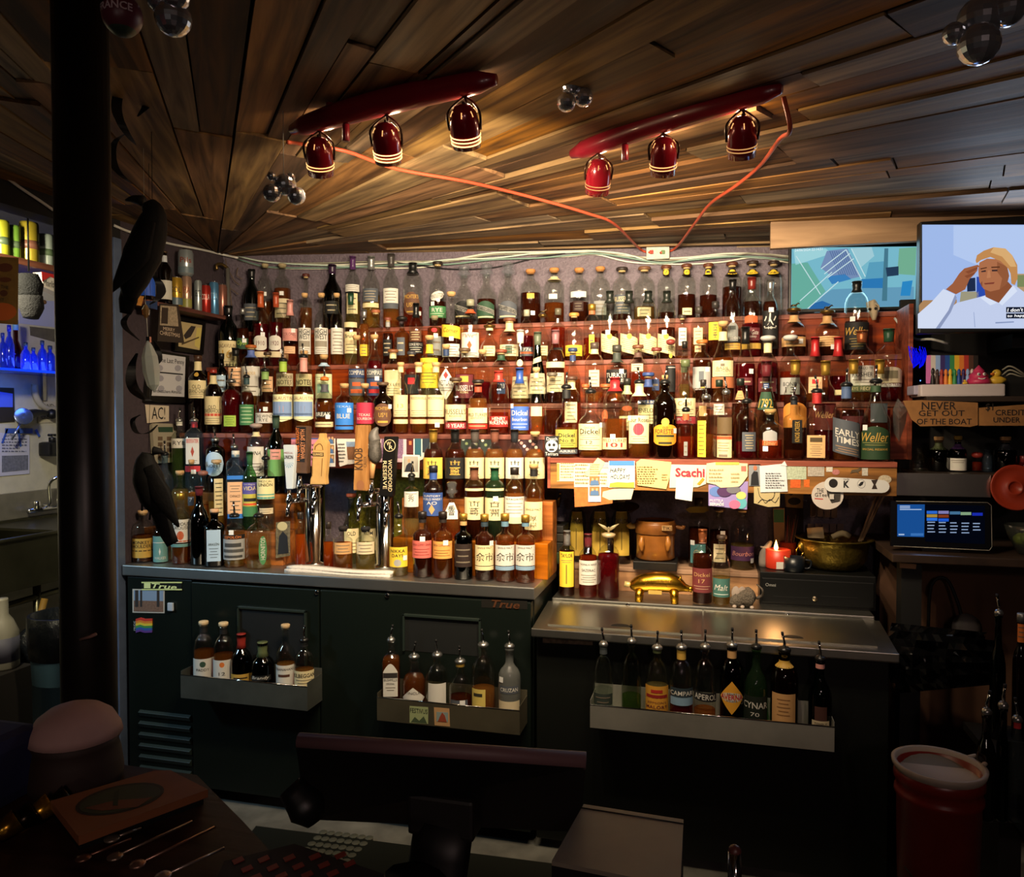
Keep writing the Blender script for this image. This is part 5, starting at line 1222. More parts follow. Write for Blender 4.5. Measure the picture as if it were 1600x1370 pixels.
# black paper swirls
INKP = mt('#07070a', .6)
def swirl(label, zc, pts, wds):
    P = [atd(x, y, zc + .05 * math.sin(i * 1.3)) for i, (x, y) in enumerate(pts)]
    V, Fs = [], []
    SP = smooth_path(P, 5); m = len(P)
    for i, p in enumerate(SP):
        tt = i / 5; j = min(int(tt), m - 2); f = tt - j
        w = (wds[j] * (1 - f) + wds[j + 1] * f) * zc / F / 2
        a = i * .18
        s = RGT * math.cos(a * .5) + FWD * (.4 * math.sin(a))
        s.normalize()
        for sgn, dd in ((-1, -.0006), (1, -.0006), (1, .0006), (-1, .0006)): V.append(p + s * (sgn * w) + FWD * dd)
    n = len(SP)
    for i in range(n - 1):
        for k_ in range(4): Fs.append((i * 4 + k_, i * 4 + (k_ + 1) % 4, i * 4 + 4 + (k_ + 1) % 4, i * 4 + 4 + k_))
    Fs += [(3, 2, 1, 0), tuple(4 * (n - 1) + i for i in range(4))]
    return tag(mk('paper_swirl', V, Fs, INKP), label, 'streamer', 'black paper swirls')
swirl('black paper swirl beside the column, hooked at the top of its string', 1.9, ((183, 65), (173, 78), (172, 95), (180, 112), (194, 122)), (2, 10, 12, 10, 2))
swirl('long black paper swirl bending left in the middle of its string', 1.9, ((207, 108), (194, 122), (184, 150), (183, 175), (193, 200), (205, 218), (212, 226)), (4, 10, 15, 15, 13, 8, 2))
swirl('black paper swirl just above the hanging black bird', 1.9, ((197, 208), (181, 220), (175, 240), (180, 262), (193, 277), (206, 287)), (2, 8, 12, 12, 9, 2))
swirl('small black paper swirl right of the long one', 1.95, ((224, 140), (232, 152), (229, 165), (215, 182)), (2, 10, 12, 2))
swirl('black paper swirl curling below the hanging black bird', 2.35, ((236, 428), (248, 440), (252, 455), (246, 467), (234, 476)), (3, 12, 14, 9, 2))
swirl('black paper swirl hooked at the left of the crystal pendant', 2.35, ((205, 487), (194, 500), (196, 512), (206, 522), (218, 532)), (4, 9, 9, 6, 2))
swirl('broad black paper swirl around the crystal pendant', 2.35, ((240, 532), (247, 548), (247, 562), (238, 572), (222, 575)), (2, 9, 12, 9, 3))
swirl('long black paper swirl left of the framed certificate', 2.4, ((214, 552), (206, 572), (205, 596), (214, 614), (232, 626), (260, 632)), (4, 12, 16, 18, 12, 3))
swirl('black paper swirl above the perched black bird', 2.35, ((219, 648), (208, 655), (209, 668), (216, 677), (232, 676), (246, 664)), (3, 7, 8, 7, 6, 2))
# hanging / perched black birds
def bird(label, zc, body, rad, beak, tail, wing, perch=None):
    P = [atd(x, y, zc) for x, y in body]
    z0 = min(p.z for p in P); k = zc / F
    t = thing('black_bird', (P[0].x, P[0].y, z0 - .05), label, 'bird figure')
    BM = mt('#0a0806', .75, 0, .5, 60, .2)
    tube('body', P, [r * k for r in rad], BM, t, 14, 4, .8, RGT)
    B = [atd(x, y, zc) for x, y, r in beak]; tube('beak', B, [r * k for _, _, r in beak], BM, t, 8, 3)
    T_ = [atd(x, y, zc) for x, y, r in tail]; tube('tail', T_, [r * k for _, _, r in tail], BM, t, 8, 3, .3, RGT)
    for s in (-1, 1):
        Wp = [atd(x, y, zc + s * rad[len(rad) // 2] * k * .7) for x, y, r in wing]; tube('wing', Wp, [r * k for _, _, r in wing], BM, t, 8, 3, .25, RGT)
    if perch:
        for (x0, y0), (x1, y1) in perch: tube('leg', [atd(x0, y0, zc), atd(x1, y1, zc)], 1.6 * k, BM, t, 5)
    return t
b1 = bird('large black bird figure hanging in front of the can shelf', 2.15, ((232, 318), (240, 335), (234, 365), (222, 400), (208, 440), (203, 470)), (12, 19, 26, 29, 22, 9), ((224, 314, 9), (208, 311, 6), (196, 313, 1.5)), ((206, 440, 14), (200, 470, 15), (196, 490, 9)), ((236, 345, 8), (214, 395, 22), (192, 430, 12), (172, 458, 2)))
h = atd(238, 322, 2.15); tube('hanging_string', [h, Vector((h.x, h.y, zceil(h.x) - .005))], .0012, INKP, b1, 4)
b2 = bird('black bird figure perched among the bottles at the left counter', 2.45, ((231, 708), (228, 724), (232, 748), (241, 778), (250, 800)), (9, 17, 24, 22, 12), ((240, 704, 7), (249, 705, 5), (258, 708, 1)), ((248, 795, 14), (258, 825, 13), (270, 850, 10)), ((232, 728, 8), (250, 770, 17), (266, 800, 10), (279, 823, 2)), (((222, 776), (222, 798)), ((236, 790), (234, 812))))
tube('hanging_string', [atd(232, 706, 2.45), atd(236, 560, 2.45)], .0008, INKP, b2, 4)
h = atd(236, 560, 2.45); tube('hanging_string', [h, Vector((h.x, h.y, zceil(h.x) - .005))], .0008, INKP, b2, 4)
# crystal pendant
zc = 2.3; k = zc / F
c = atd(240, 571, zc)
t = thing('crystal_pendant', (c.x, c.y, c.z - 48 * k), 'long faceted iridescent crystal pendant hanging by the left wall', 'ornament')
ax = atd(231, 532, zc) - atd(241, 612, zc)
lathe('crystal', [(.001, 0), (9 * k, 10 * k), (13 * k, 32 * k), (12 * k, 55 * k), (6 * k, 72 * k), (2 * k, 80 * k)], atd(241, 612, zc), glass('#dfe6e2', .6, .03, 1.2), t, 7, smooth=False, axis=ax)
box('clip', tuple(atd(228, 535, zc)), tuple(atd(235, 526, zc) + Vector((0, .004, 0))), CHROME, t)
pts = [atd(231, 528, zc), atd(229, 495, zc), atd(227, 470, zc)]
tube('cord', pts, .0011, mt('#b9b4a4', .5), t, 4)
lathe('bead', [(.001, 0), (5 * k, 6 * k), (6 * k, 14 * k), (2 * k, 22 * k)], atd(228, 498, zc), glass('#c8a878', .3, .05, 1), t, 7, smooth=False)
h = pts[-1]; tube('cord', [h, Vector((h.x, h.y, zceil(h.x) - .005))], .0008, mt('#b9b4a4', .5), t, 4)
# ------------------------------------------------------------------ cards and photos pinned under the shelves
def card(name, label, quad, Y, mat, cat='card', th=.0012, X=None):
    f = (lambda a, b_: atx(a, b_, X)) if X is not None else (lambda a, b_: at(a, b_, Y))
    P = [f(x, y) for x, y in quad]
    c = sum(P, Vector()) / len(P)
    t = thing(name, (c.x, c.y, min(p.z for p in P)), label, cat)
    pxplate('sheet', quad, Y, mat, t, th, X=X)
    return t
YS1 = YD + .003; YS2 = YE + .002
PAPER = '#d9caa0'
# left skirt
t = card('greeting_card', 'pink and blue card pinned behind the tap handles', [(455, 684), (513, 684), (513, 728), (455, 728)], YS1, mt('#cf8298', .7), 'card')
pxplate('card_band', rc(455, 678, 512, 686), YS1 - .0016, mt('#3b62ad', .7), t, .0005); scribble('handwriting', 480, 692, 508, 722, YS1 - .001, INK, t, 4, seed=3)
def strip(label, x0, y0, x1, y1, Y, n, foot=6):
    t = card('photo_strip', label, rc(x0, y0, x1, y1), Y, mt('#cfcdc6', .6), 'photograph')
    h = (y1 - y0 - foot) / n
    for i in range(n):
        a = y0 + 2 + i * h
        pxplate('picture', rc(x0 + 2, a, x1 - 2, a + h - 2), Y - .0016, mt('#8a6a3c', .6), t, .0004)
        pxplate('figure', [(x0 + 3, a + h - 2), (x0 + 4, a + h * .5), (x0 + 7, a + h * .3), (x1 - 4, a + h * .45), (x1 - 3, a + h - 2)], Y - .0022, mt('#4a6a94', .6), t, .0004)
        for q in (.35, .68): pxplate('face', disc(x0 + (x1 - x0) * q, a + h * .3, 1.8, 2.3, 8), Y - .0028, mt('#c99a72', .6), t, .0004)
    return t
strip('white photo-booth strip of three pictures right of the wooden tap handle', 509, 678, 524, 729, YS1 - .001, 3)
t = card('greeting_card', 'beach photo card pinned right of the photo strip', [(526, 681), (556, 680), (556, 724), (530, 727)], YS1, mt('#cfcac4', .7), 'card')
pxplate('sea', rc(541, 690, 556, 698), YS1 - .0016, mt('#7d93b0', .7), t, .0004); pxplate('sand', rc(541, 698, 556, 718), YS1 - .0016, mt('#7a5236', .7, 0, .4, 300), t, .0004)
t = card('handwritten_note', 'tilted white handwritten note overlapping the beach photo card', [(526, 688), (540, 686), (544, 725), (531, 729)], YS1 - .003, mt('#d5d2cb', .7), 'note')
scribble('handwriting', 528, 692, 540, 724, YS1 - .0045, INK, t, 6, seed=9)
t = card('postcard', 'lilac picture postcard with striped border behind the black tap handle', rc(592, 679, 635, 722), YS1, mt('#c9a8b0', .7), 'postcard')
pxplate('crowd', rc(596, 686, 630, 716), YS1 - .0016, mt('#7d5f7c', .7, 0, .6, 260), t, .0004)
for i in range(6): pxplate('border_dash', [(594 + i * 6.6, 679), (597 + i * 6.6, 679), (595.5 + i * 6.6, 682), (592.5 + i * 6.6, 682)], YS1 - .0016, mt('#8a2c2c', .7), t, .0004)
t = card('greeting_card', 'narrow dark red card with a tiny orange bottle drawing', rc(636, 680, 646, 709), YS1, mt('#4f1418', .7), 'card')
pxplate('drawing', rc(639, 689, 643, 695), YS1 - .0016, mt('#c8683c', .7), t, .0004)
t = card('photograph', 'white-framed photo with a teal panel beside the dark red card', [(646, 682), (672, 682), (672, 712), (646, 724)], YS1 - .002, mt('#d2cec2', .7), 'photograph')
pxplate('picture', rc(648, 685, 658, 713), YS1 - .0036, mt('#22505f', .7), t, .0004); pxplate('picture', rc(660, 685, 671, 707), YS1 - .0036, mt('#2a3542', .7), t, .0004)
t = card('instant_photo', 'instant photo of a dark-clothed sitter beside the tap tower', [(629, 710), (656, 711), (655, 746), (628, 745)], YS1 - .004, mt('#d4d0c4', .7), 'photograph')
pxplate('picture', rc(631, 713, 653, 737), YS1 - .0056, mt('#9a978c', .7), t, .0004); pxplate('sitter', [(632, 737), (635, 727), (639, 723), (645, 724), (648, 737)], YS1 - .0062, mt('#171a24', .7), t, .0004); pxplate('head', disc(639, 719.5, 2.2, 3, 10), YS1 - .0062, mt('#c08a68', .7), t, .0004)
t = card('floral_card', 'dark card printed with pale flowers behind the top whiskies', rc(720, 680, 768, 712), YS1, mt('#1f2a24', .7), 'card')
for i in range(9): pxplate('flower', disc(724 + i * 5, 686 + (i * 7) % 20, 2.4, 2.4, 7), YS1 - .0016, mt(('#c9b8a4', '#7d8c5c', '#b08a90')[i % 3], .7), t, .0004)
t = card('floral_card', 'dark red card with white blossoms at the right of the whiskies', rc(806, 682, 848, 712), YS1, mt('#2c1018', .7), 'card')
for i in range(8): pxplate('blossom', disc(810 + i * 4.6, 687 + (i * 5) % 18, 2.6, 2.6, 7), YS1 - .0016, mt(('#d8c4b8', '#c98a80')[i % 2], .7), t, .0004)
t = card('skull_sticker', 'square black sticker with a white skull on the shelf end', rc(851, 681, 873, 713), YE + .0015, mt('#0c0b0d', .6), 'sticker')
pxplate('emblem', disc(862, 697, 9.5, 9.5, 22), YE - .0002, mt('#c9c8c4', .6), t, .0004); pxplate('emblem_eye', disc(858.5, 695, 2.4, 2.6, 10), YE - .0008, mt('#0c0b0d', .6), t, .0004); pxplate('emblem_eye', disc(865.5, 695, 2.4, 2.6, 10), YE - .0008, mt('#0c0b0d', .6), t, .0004)
pxplate('emblem_teeth', rc(858, 701, 866, 704), YE - .0008, mt('#0c0b0d', .6), t, .0004)
pxtext('Death', 854, 683, 871, 688, YE - .0004, mt('#c9c8c4', .6), t); pxtext('Terrors', 852, 706.5, 872, 711.5, YE - .0004, mt('#c9c8c4', .6), t)
t = card('yellow_poster', 'yellow painted poster of grass on the wall behind the taps', [(545, 800), (560, 760), (590, 728), (640, 722), (690, 726), (690, 858), (545, 858)], 3.40, mt('#8d8420', .8, 0, .7, 70), 'poster')
# right skirt
t = card('handwritten_note', 'cream note with an orange edge at the left end of the right shelf', rc(870, 719, 902, 752), YS2, mt('#dccfa6', .7), 'note')
pxplate('orange_edge', rc(870, 724, 874, 751), YS2 - .0014, mt('#cf8440', .7), t, .0003); scribble('handwriting', 876, 722, 900, 748, YS2 - .0012, mt('#8a7a5c', .8), t, 6, seed=11)
t = card('handwritten_note', 'large cream postcard covered in handwriting, second from the left', rc(897, 719, 952, 761), YS2 - .0015, mt('#e0d4ae', .7), 'note')
scribble('handwriting', 899, 724, 922, 758, YS2 - .003, mt('#7c6c50', .8), t, 6, seed=12); scribble('handwriting', 930, 738, 950, 758, YS2 - .003, mt('#7c6c50', .8), t, 4, seed=13); pxplate('stamp', rc(941, 722, 951, 731), YS2 - .0032, mt('#8d90a0', .7), t, .0003)
t = card('folded_note', 'tilted cream lined note stuck over the handwritten postcard', [(934, 715), (945, 722), (931, 748), (912, 742)], YS2 - .005, mt('#dcc890', .7), 'note')
scribble('handwriting', 922, 724, 938, 742, YS2 - .0066, mt('#8a7a5c', .8), t, 5, seed=14)
card('orange_banner', 'orange cartoon-printed flyer hanging below the left notes', [(897, 761), (957, 761), (957, 786), (930, 790), (898, 792)], YS2 + .001, mt('#b8682e', .7, 0, .3, 60), 'flyer')
t = strip('white photo-booth strip hanging below the left notes', 919, 742, 939, 784, YS2 - .0035, 2, 10)
card('torn_paper', 'torn pale paper scrap hanging below the holiday card', [(942, 768), (958, 764), (991, 762), (986, 780), (952, 781), (941, 776)], YS2 + .0005, mt('#cfc2a4', .8), 'paper')
t = card('holiday_card', 'holiday greeting card with a blue top and green hill', rc(951, 720, 992, 762), YS2 - .003, mt('#d6d8c8', .7), 'card')
pxplate('blue_band', rc(952, 720, 991, 727), YS2 - .0046, mt('#3f79cf', .7), t, .0004); pxplate('hill', [(952, 761), (953, 755), (965, 753), (980, 754), (991, 753), (991, 762)], YS2 - .0046, mt('#a9a63c', .7), t, .0004)
pxtext('HAPPY', 953, 731, 978, 738, YS2 - .0046, mt('#22304a', .7), t, .2); pxtext('HOLIDAYS', 954, 741, 984, 748, YS2 - .0046, mt('#22304a', .7), t, .2)
t = card('handwritten_note', 'yellowed letter with a curled corner right of the holiday card', [(994, 722), (1002, 717), (1049, 722), (1045, 750), (1041, 764), (996, 758)], YS2 - .0045, mt('#dcbf7a', .7), 'note')
scribble('handwriting', 996, 728, 1030, 757, YS2 - .0061, mt('#6a5a38', .8), t, 8, seed=15); scribble('handwriting', 1034, 740, 1044, 752, YS2 - .0061, mt('#6a5a38', .8), t, 3, seed=16)
t = card('lettered_card', 'white card with red gothic lettering and a pencil drawing', [(1047, 721), (1104, 723), (1103, 756), (1090, 761), (1046, 762)], YS2 - .0015, mt('#d8ceb4', .7), 'card')
pxtext('Scachi', 1055, 731, 1101, 745, YS2 - .003, mt('#a8283c', .7), t, 0, .03)
pxplate('pencil', [(1089, 756), (1098, 746), (1101, 749), (1093, 758)], YS2 - .0032, mt('#c88a20', .7), t, .0004)
card('small_note', 'small white doodled note hanging below the red lettering', [(1057, 746), (1084, 748), (1081, 783), (1055, 779)], YS2 - .005, mt('#d3d3cd', .7), 'note')
t = card('torn_letter', 'large torn cream letter with a red stamp mark', [(1104, 724), (1120, 722), (1168, 724), (1168, 744), (1160, 755), (1155, 760), (1126, 762), (1118, 757), (1104, 754)], YS2 - .004, mt('#dccfa4', .7, 0, .12, 40), 'letter')
scribble('handwriting', 1108, 732, 1135, 754, YS2 - .0056, mt('#9a8a66', .8), t, 4, seed=17); scribble('handwriting', 1142, 738, 1156, 756, YS2 - .0056, mt('#9a8a66', .8), t, 3, seed=18); pxplate('stamp', rc(1158, 728, 1166, 736), YS2 - .0056, mt('#b8685c', .7), t, .0004)
pxplate('green_edge', rc(1118, 722, 1155, 726), YS2 - .0056, mt('#a3ab4a', .7), t, .0004)
t = card('mouse_poster', 'colourful flyer with a grey rodent and rainbow arcs', [(1107, 757), (1169, 752), (1167, 796), (1107, 790)], YS2 + .001, mt('#8f7fb8', .6), 'flyer')
for i, (x, y, rx, ry, c) in enumerate(((1120, 768, 12, 8, '#5878b8'), (1158, 786, 9, 9, '#5aa8b4'), (1148, 788, 9, 7, '#c8688c'), (1158, 774, 8, 6, '#cfc870'), (1132, 768, 12, 8, '#4a2c58'), (1146, 765, 11, 6, '#6a6a72'))): pxplate('arc', disc(x, y, rx, ry, 14), YS2 - .0006 - .0005 * i, mt(c, .6), t, .0004)
pxtext('MUSTELA', 1109, 780, 1130, 784, YS2 - .004, mt('#d8d8d8', .6), t); pxtext('SERIADS', 1109, 785, 1131, 790, YS2 - .004, mt('#d8d8d8', .6), t, 0, .03)
t = card('portrait_photo', 'small portrait photo of a dark-coated sitter under the shelf', rc(1170, 725, 1188, 759), YS2 - .002, mt('#7f8388', .6), 'photograph')
pxplate('coat', [(1173, 758), (1174, 742), (1178, 736), (1184, 737), (1186, 758)], YS2 - .0036, mt('#14151a', .7), t, .0004); pxplate('head', disc(1180, 731, 3, 4, 12), YS2 - .0036, mt('#a8684a', .7), t, .0004)
t = card('receipt', 'stack of white receipts pinned right of the portrait photo', [(1187, 728), (1228, 724), (1231, 768), (1188, 769)], YS2 - .003, mt('#c9ccd0', .7), 'receipt')
scribble('print', 1196, 738, 1226, 764, YS2 - .0046, mt('#5a5c60', .8), t, 7, seed=19); pxplate('torn_corner', [(1219, 727), (1226, 720), (1230, 728)], YS2 - .0046, mt('#c9ccd0', .7), t, .0004)
t = card('cat_sketch', 'cream napkin with an ink cat drawing under the receipts', [(1178, 759), (1219, 762), (1218, 791), (1200, 792), (1178, 786)], YS2 + .001, mt('#b0a074', .7), 'drawing')
tube('ink_line', [at(x, y, YS2 - .0006) for x, y in ((1184, 762), (1187, 775), (1194, 781), (1202, 782), (1209, 776), (1211, 764))], .0009, INK, t, 5, 3); tube('ink_line', [at(x, y, YS2 - .0006) for x, y in ((1184, 786), (1191, 780), (1196, 786), (1203, 780), (1211, 785), (1217, 776))], .0009, INK, t, 5, 3)
for i, (x0, y0, x1, y1, c, lb) in enumerate(((1228, 727, 1260, 749, '#a9b49c', 'pale green photo sticker on the right shelf plank'), (1262, 727, 1288, 744, '#a8a094', 'patterned grey sticker on the right shelf plank'), (1291, 728, 1301, 737, '#c9c4b8', 'tiny black and white sticker on the right shelf plank'), (1300, 733, 1312, 742, '#b0706c', 'small round pink sticker on the right shelf plank'), (1328, 730, 1346, 741, '#5a4a34', 'running dog shaped sticker on the right shelf plank'), (1347, 731, 1356, 743, '#b9b4a8', 'small white can-shaped sticker on the right shelf plank'), (1235, 749, 1251, 762, '#cf5a1e', 'left of two orange stickers below the shelf plank'), (1256, 749, 1265, 761, '#d0641e', 'right of two orange stickers below the shelf plank'), (1372, 742, 1393, 756, '#b8ac94', 'worn pale animal sticker at the plank right end'))):
    pts = disc((x0 + x1) / 2, (y0 + y1) / 2, (x1 - x0) / 2, (y1 - y0) / 2, 14) if 'round' in lb or 'animal' in lb else rc(x0, y0, x1, y1)
    if 'dog' in lb: pts = [(1328, 740), (1331, 734), (1340, 733), (1345, 729), (1346, 734), (1341, 737), (1343, 742), (1339, 738), (1333, 738)]
    YY = YS2 if y0 < 746 else YS2 + .001
    t = card('sticker', lb, pts, YY, mt(c, .7, 0, .4, 150), 'sticker', .0006)
# white bottle-opener blade and round sign
t = thing('bottle_opener', at(1341, 770, YE - .012), 'white rounded blade bottle opener with black emblems on the plank', 'bottle opener')
pxplate('blade', [(1300 + 12 * math.cos(a) - 0, 757 + 11.5 * math.sin(a)) for a in [math.pi / 2 + math.pi * i / 8 for i in range(9)]] + [(1378 + 12 * math.cos(a), 760 + 10 * math.sin(a)) for a in [-math.pi / 2 + math.pi * i / 8 for i in range(9)]], YE - .010, mt('#c9c9c6', .4), t, .006)
pxplate('round_emblem', disc(1302, 755, 7, 7, 18), YE - .0104, mt('#1a1614', .5), t, .0004); pxtext('K', 1318, 751, 1327, 762, YE - .0098, INK, t, 0, .05); pxtext('nada', 1318, 747, 1327, 750, YE - .0098, INK, t)
pxplate('ring_emblem', disc(1346, 756, 6.5, 7, 18), YE - .0104, mt('#8a8a88', .5), t, .0004); pxplate('ring_hole', disc(1346, 756, 5.6, 6.1, 18), YE - .011, mt('#c9c9c6', .5), t, .0004); pxplate('bird_emblem', [(1341, 758), (1345, 753), (1350, 752), (1348, 757), (1344, 760)], YE - .0116, INK, t, .0004)
pxplate('hourglass_emblem', [(1361, 750), (1372, 749), (1368, 757), (1371, 764), (1362, 764), (1365, 757)], YE - .0104, mt('#2c211a', .5), t, .0004)
t = thing('round_coaster', at(1293, 790, YS2 - .003), 'round white coaster with red-underlined lettering below the plank', 'coaster')
pxplate('disc', disc(1293, 774, 25, 22, 30), YE + .001, mt('#bdb4ac', .6), t, .004)
pxtext('THE', 1276, 763, 1287, 769, YE + .0006, INK, t); pxtext('GTee', 1273, 770, 1292, 776, YE + .0006, INK, t); pxplate('underline', rc(1273, 778, 1286, 779.5, 1), YE + .0004, mt('#a82c28', .6), t, .0004)
c = at(1302, 770, YE - .02)
t = thing('grey_clip', (c.x, c.y, c.z - .04), 'dark grey plastic clip hanging over the round coaster', 'clip')
pxplate('clip_body', [(1290, 752), (1300, 749), (1314, 764), (1312, 782), (1299, 785), (1293, 774)], YE - .003, mt('#38342f', .5), t, .005); pxplate('clip_tag', rc(1296, 772, 1303, 780), YE - .0086, mt('#b9b4ac', .6), t, .0005)
t = card('tag_label', 'small white tag at the right tip of the bottle opener', rc(1379, 757, 1386, 767), YE - .001, mt('#bdb9b0', .7), 'tag'); pxtext('R', 1381, 759, 1385, 765, YE - .0025, INK, t)

# ------------------------------------------------------------------ beer taps
def tower(label, px, Y, ytop, wpx):
    p = at(px, 700, Y); R = wpx * mpp(p) / 2; zt = at(px, ytop, Y).z
    t = thing('tap_tower', (p.x, Y, TZ), label, 'beer tower')
    lathe('column', [(R * 1.5, 0), (R * 1.5, .008), (R, .014), (R, zt - TZ - .012), (R * .96, zt - TZ - .003), (R * .5, zt - TZ)], (p.x, Y, TZ), CHROME, t, 28)
    return t, p, R
def faucet(t, px, py, Y, tower_p, R):
    """chrome faucet with shank from the tower and spout; (px, py) is where the handle screws on"""
    q = at(px, py, Y)
    z = q.z - .045
    tp = Vector((tower_p.x, tower_p.y, z)); d = (Vector((q.x, q.y, z)) - tp)
    tube('shank', [tp, Vector((q.x, q.y, z))], .0105, CHROME, t, 10)
    lathe('faucet_body', [(.008, -.014), (.014, -.008), (.015, .008), (.010, .016), (.011, .022), (.007, .030), (.006, .046)], (q.x, q.y, z), CHROME, t, 14)
    tube('spout', [Vector((q.x, q.y, z - .008)), Vector((q.x, q.y - .012, z - .03)), Vector((q.x, q.y - .016, z - .062))], [.009, .008, .0072], CHROME, t, 10, 3)
    return q
TY = 2.955
tl, pL, RL = tower('chrome beer tap tower nearest the left counter bottles', 491, TY, 757, 32)
tr, pR, RR = tower('chrome beer tap tower behind the black tap handle', 601, TY, 770, 28)
def handle(name, label, pts, Y, th, mat, base):
    P = [at(x, y, Y) for x, y in pts]
    o = plate(name, P, (0, -1, 0), th, mat, base)
    bm = bmesh.new(); bm.from_mesh(o.data); bmesh.ops.bevel(bm, geom=bm.edges[:], offset=.0025, segments=2, affect='EDGES'); bm.to_mesh(o.data); bm.free()
    o['label'] = label
    return o
YH = 2.86
t = handle('tap_handle', 'white tapered tap handle with blue ray drawing', [(442, 695), (460, 695), (461, 704), (457, 764), (447, 764), (443, 710)], YH, .028, mt('#c4cdd2', .4), tl)
pxtext('MEZCAL', 444, 706, 458, 709, YH - .0006, mt('#8a3a3a', .6), t); pxtext('UNION', 444, 711, 458, 717, YH - .0006, mt('#33282a', .6), t, 0, .02)
for i in range(7):
    a = math.radians(200 + 140 * i / 6)
    pxplate('ray', [(451 + 2 * math.cos(a), 721 - 2 * math.sin(a)), (451 + 8 * math.cos(a) - .6, 721 - 10 * math.sin(a)), (451 + 8 * math.cos(a) + .6, 721 - 10 * math.sin(a))], YH - .0006, mt('#6a9ab8', .6), t, .0004)
faucet(tl, 452, 766, YH - .01, pL, RL)
t = handle('tap_handle', 'brown wooden tap handle with vertical orange lettering', [(462, 665), (482, 666), (480, 740), (460, 739)], YH + .02, .03, mt('#5a3f2c', .6, 0, .25, 40), tl)
pxplate('panel', [(463, 667), (478, 667), (476, 722), (461, 721)], YH + .0192, mt('#1b1614', .6), t, .0006)
pxtext('WHISKEY SMITH', 469.5, 671, 476.5, 717, YH + .0184, mt('#d08a5c', .6), t, 0, .01, rot=90); pxtext('STILL OAK STRAIGHT', 462.5, 668, 468, 720, YH + .0184, mt('#d0702c', .6), t, 0, .01, rot=90)
faucet(tl, 469, 744, YH + .005, pL, RL)
t = handle('tap_handle', 'carved pale wood tap handle shaped like a pint glass', [(498, 677), (506, 677), (506, 684), (511, 692), (511, 715), (508, 745), (509, 757), (484, 757), (485, 748), (488, 740), (488, 706), (490, 694), (498, 684)], YH, .03, mt('#c99f60', .5, 0, .12, 30), tl)
pxplate('carved_dome', [(491, 703), (492, 697), (497, 693), (501, 693), (504, 697), (505, 703)], YH - .0008, mt('#6d4a22', .6), t, .0005); pxplate('carved_dome_fill', [(492.5, 703), (493.5, 698), (497.5, 694.5), (500.5, 694.5), (503, 698), (503.6, 703)], YH - .0014, mt('#c99f60', .5), t, .0005)
pxplate('name_band', rc(488, 706.5, 505.5, 712.5, .5), YH - .0012, mt('#2c1c10', .6), t, .0008); pxtext('GUINNESS', 489, 707.5, 504.5, 711.8, YH - .0016, mt('#d8b878', .6), t, 0, .02)
for x0, x1 in ((487.5, 487), (503, 501.5)): pxplate('carved_line', [(x0, 716), (x0 + 1.2, 716), (x1 + 1, 744), (x1, 744)], YH - .0008, mt('#7a5526', .6), t, .0005)
faucet(tl, 492, 762, YH - .005, pL, RL)
t = handle('tap_handle', 'tall raw oak tap handle with branded lettering', [(555, 664), (575, 664), (573, 767), (552, 766)], YH + .01, .032, wood('#8a5f38', '#b98a5a', (40, 40, 6), .6, 'tap', .05), tr)
pxtext('KNOB', 553.5, 700, 567, 734, YH + .0094, mt('#4a3320', .7), t, 0, .02, rot=90); pxtext('CREEK', 568, 712, 573, 730, YH + .0094, mt('#5a4028', .7), t, 0, 0, rot=90); pxplate('brand_mark', disc(563, 758, 6, 8, 16), YH + .0092, mt('#8a5a38', .7), t, .0004)
faucet(tr, 562, 772, YH + .005, pR, RR)
c = at(587, 706, YH + .03); k = mpp(c)
t = tube('tap_handle', [at(585, 688, YH + .03), at(586, 712, YH + .03), at(583, 718, YH + .03)], [9 * k, 11 * k, 9 * k], mt('#4a4641', .6, 0, .5, 120), tr, 12, 2); t['label'] = 'grey bird-headed tap handle with dark green band and wooden grip'
tube('bird_head', [at(590, 668, YH + .03), at(586, 674, YH + .03), at(584, 682, YH + .03), at(586, 690, YH + .03)], [2 * k, 6 * k, 9 * k, 9 * k], mt('#5c5854', .5), t, 12, 3)
g = box('band', tuple(at(571, 709, YH + .018)), tuple(at(591, 692, YH + .018) + Vector((0, .03, 0))), mt('#10291f', .5), t, .003)
pxtext('WILD', 575, 693, 586, 697, YH + .0172, mt('#c4c8bc', .6), t, 0, .02); pxtext('TURKEY', 573, 697.5, 588, 702, YH + .0172, mt('#c4c8bc', .6), t, 0, .02)
tube('grip', [at(583, 719, YH + .03), at(581, 747, YH + .03)], [5 * k, 3.6 * k], mt('#b98a58', .5), t, 12)
faucet(tr, 581, 750, YH + .03, pR, RR)
t = handle('tap_handle', 'tall black tap handle with gold monogram and vertical lettering', [(600, 682), (619, 682), (613, 776), (592, 775)], YH - .01, .03, mt('#0d0b0a', .4), tr)
GD = mt('#d8c49a', .5)
pxplate('monogram_ring', disc(609, 696, 9, 9.5, 26), YH - .0106, GD, t, .0005); pxplate('monogram_field', disc(609, 696, 8.1, 8.6, 26), YH - .0112, mt('#0d0b0a', .4), t, .0005)
pxtext('W', 604, 690, 611, 696, YH - .0114, GD, t); pxtext('R', 608, 696, 614, 702, YH - .0114, GD, t)
pxtext('WOODFORD', 606.5, 718, 612.5, 768, YH - .0104, GD, t, rot=-90); pxtext('RESERVE', 598.5, 720, 604.5, 764, YH - .0104, GD, t, rot=-90)
faucet(tr, 604, 780, YH - .012, pR, RR)
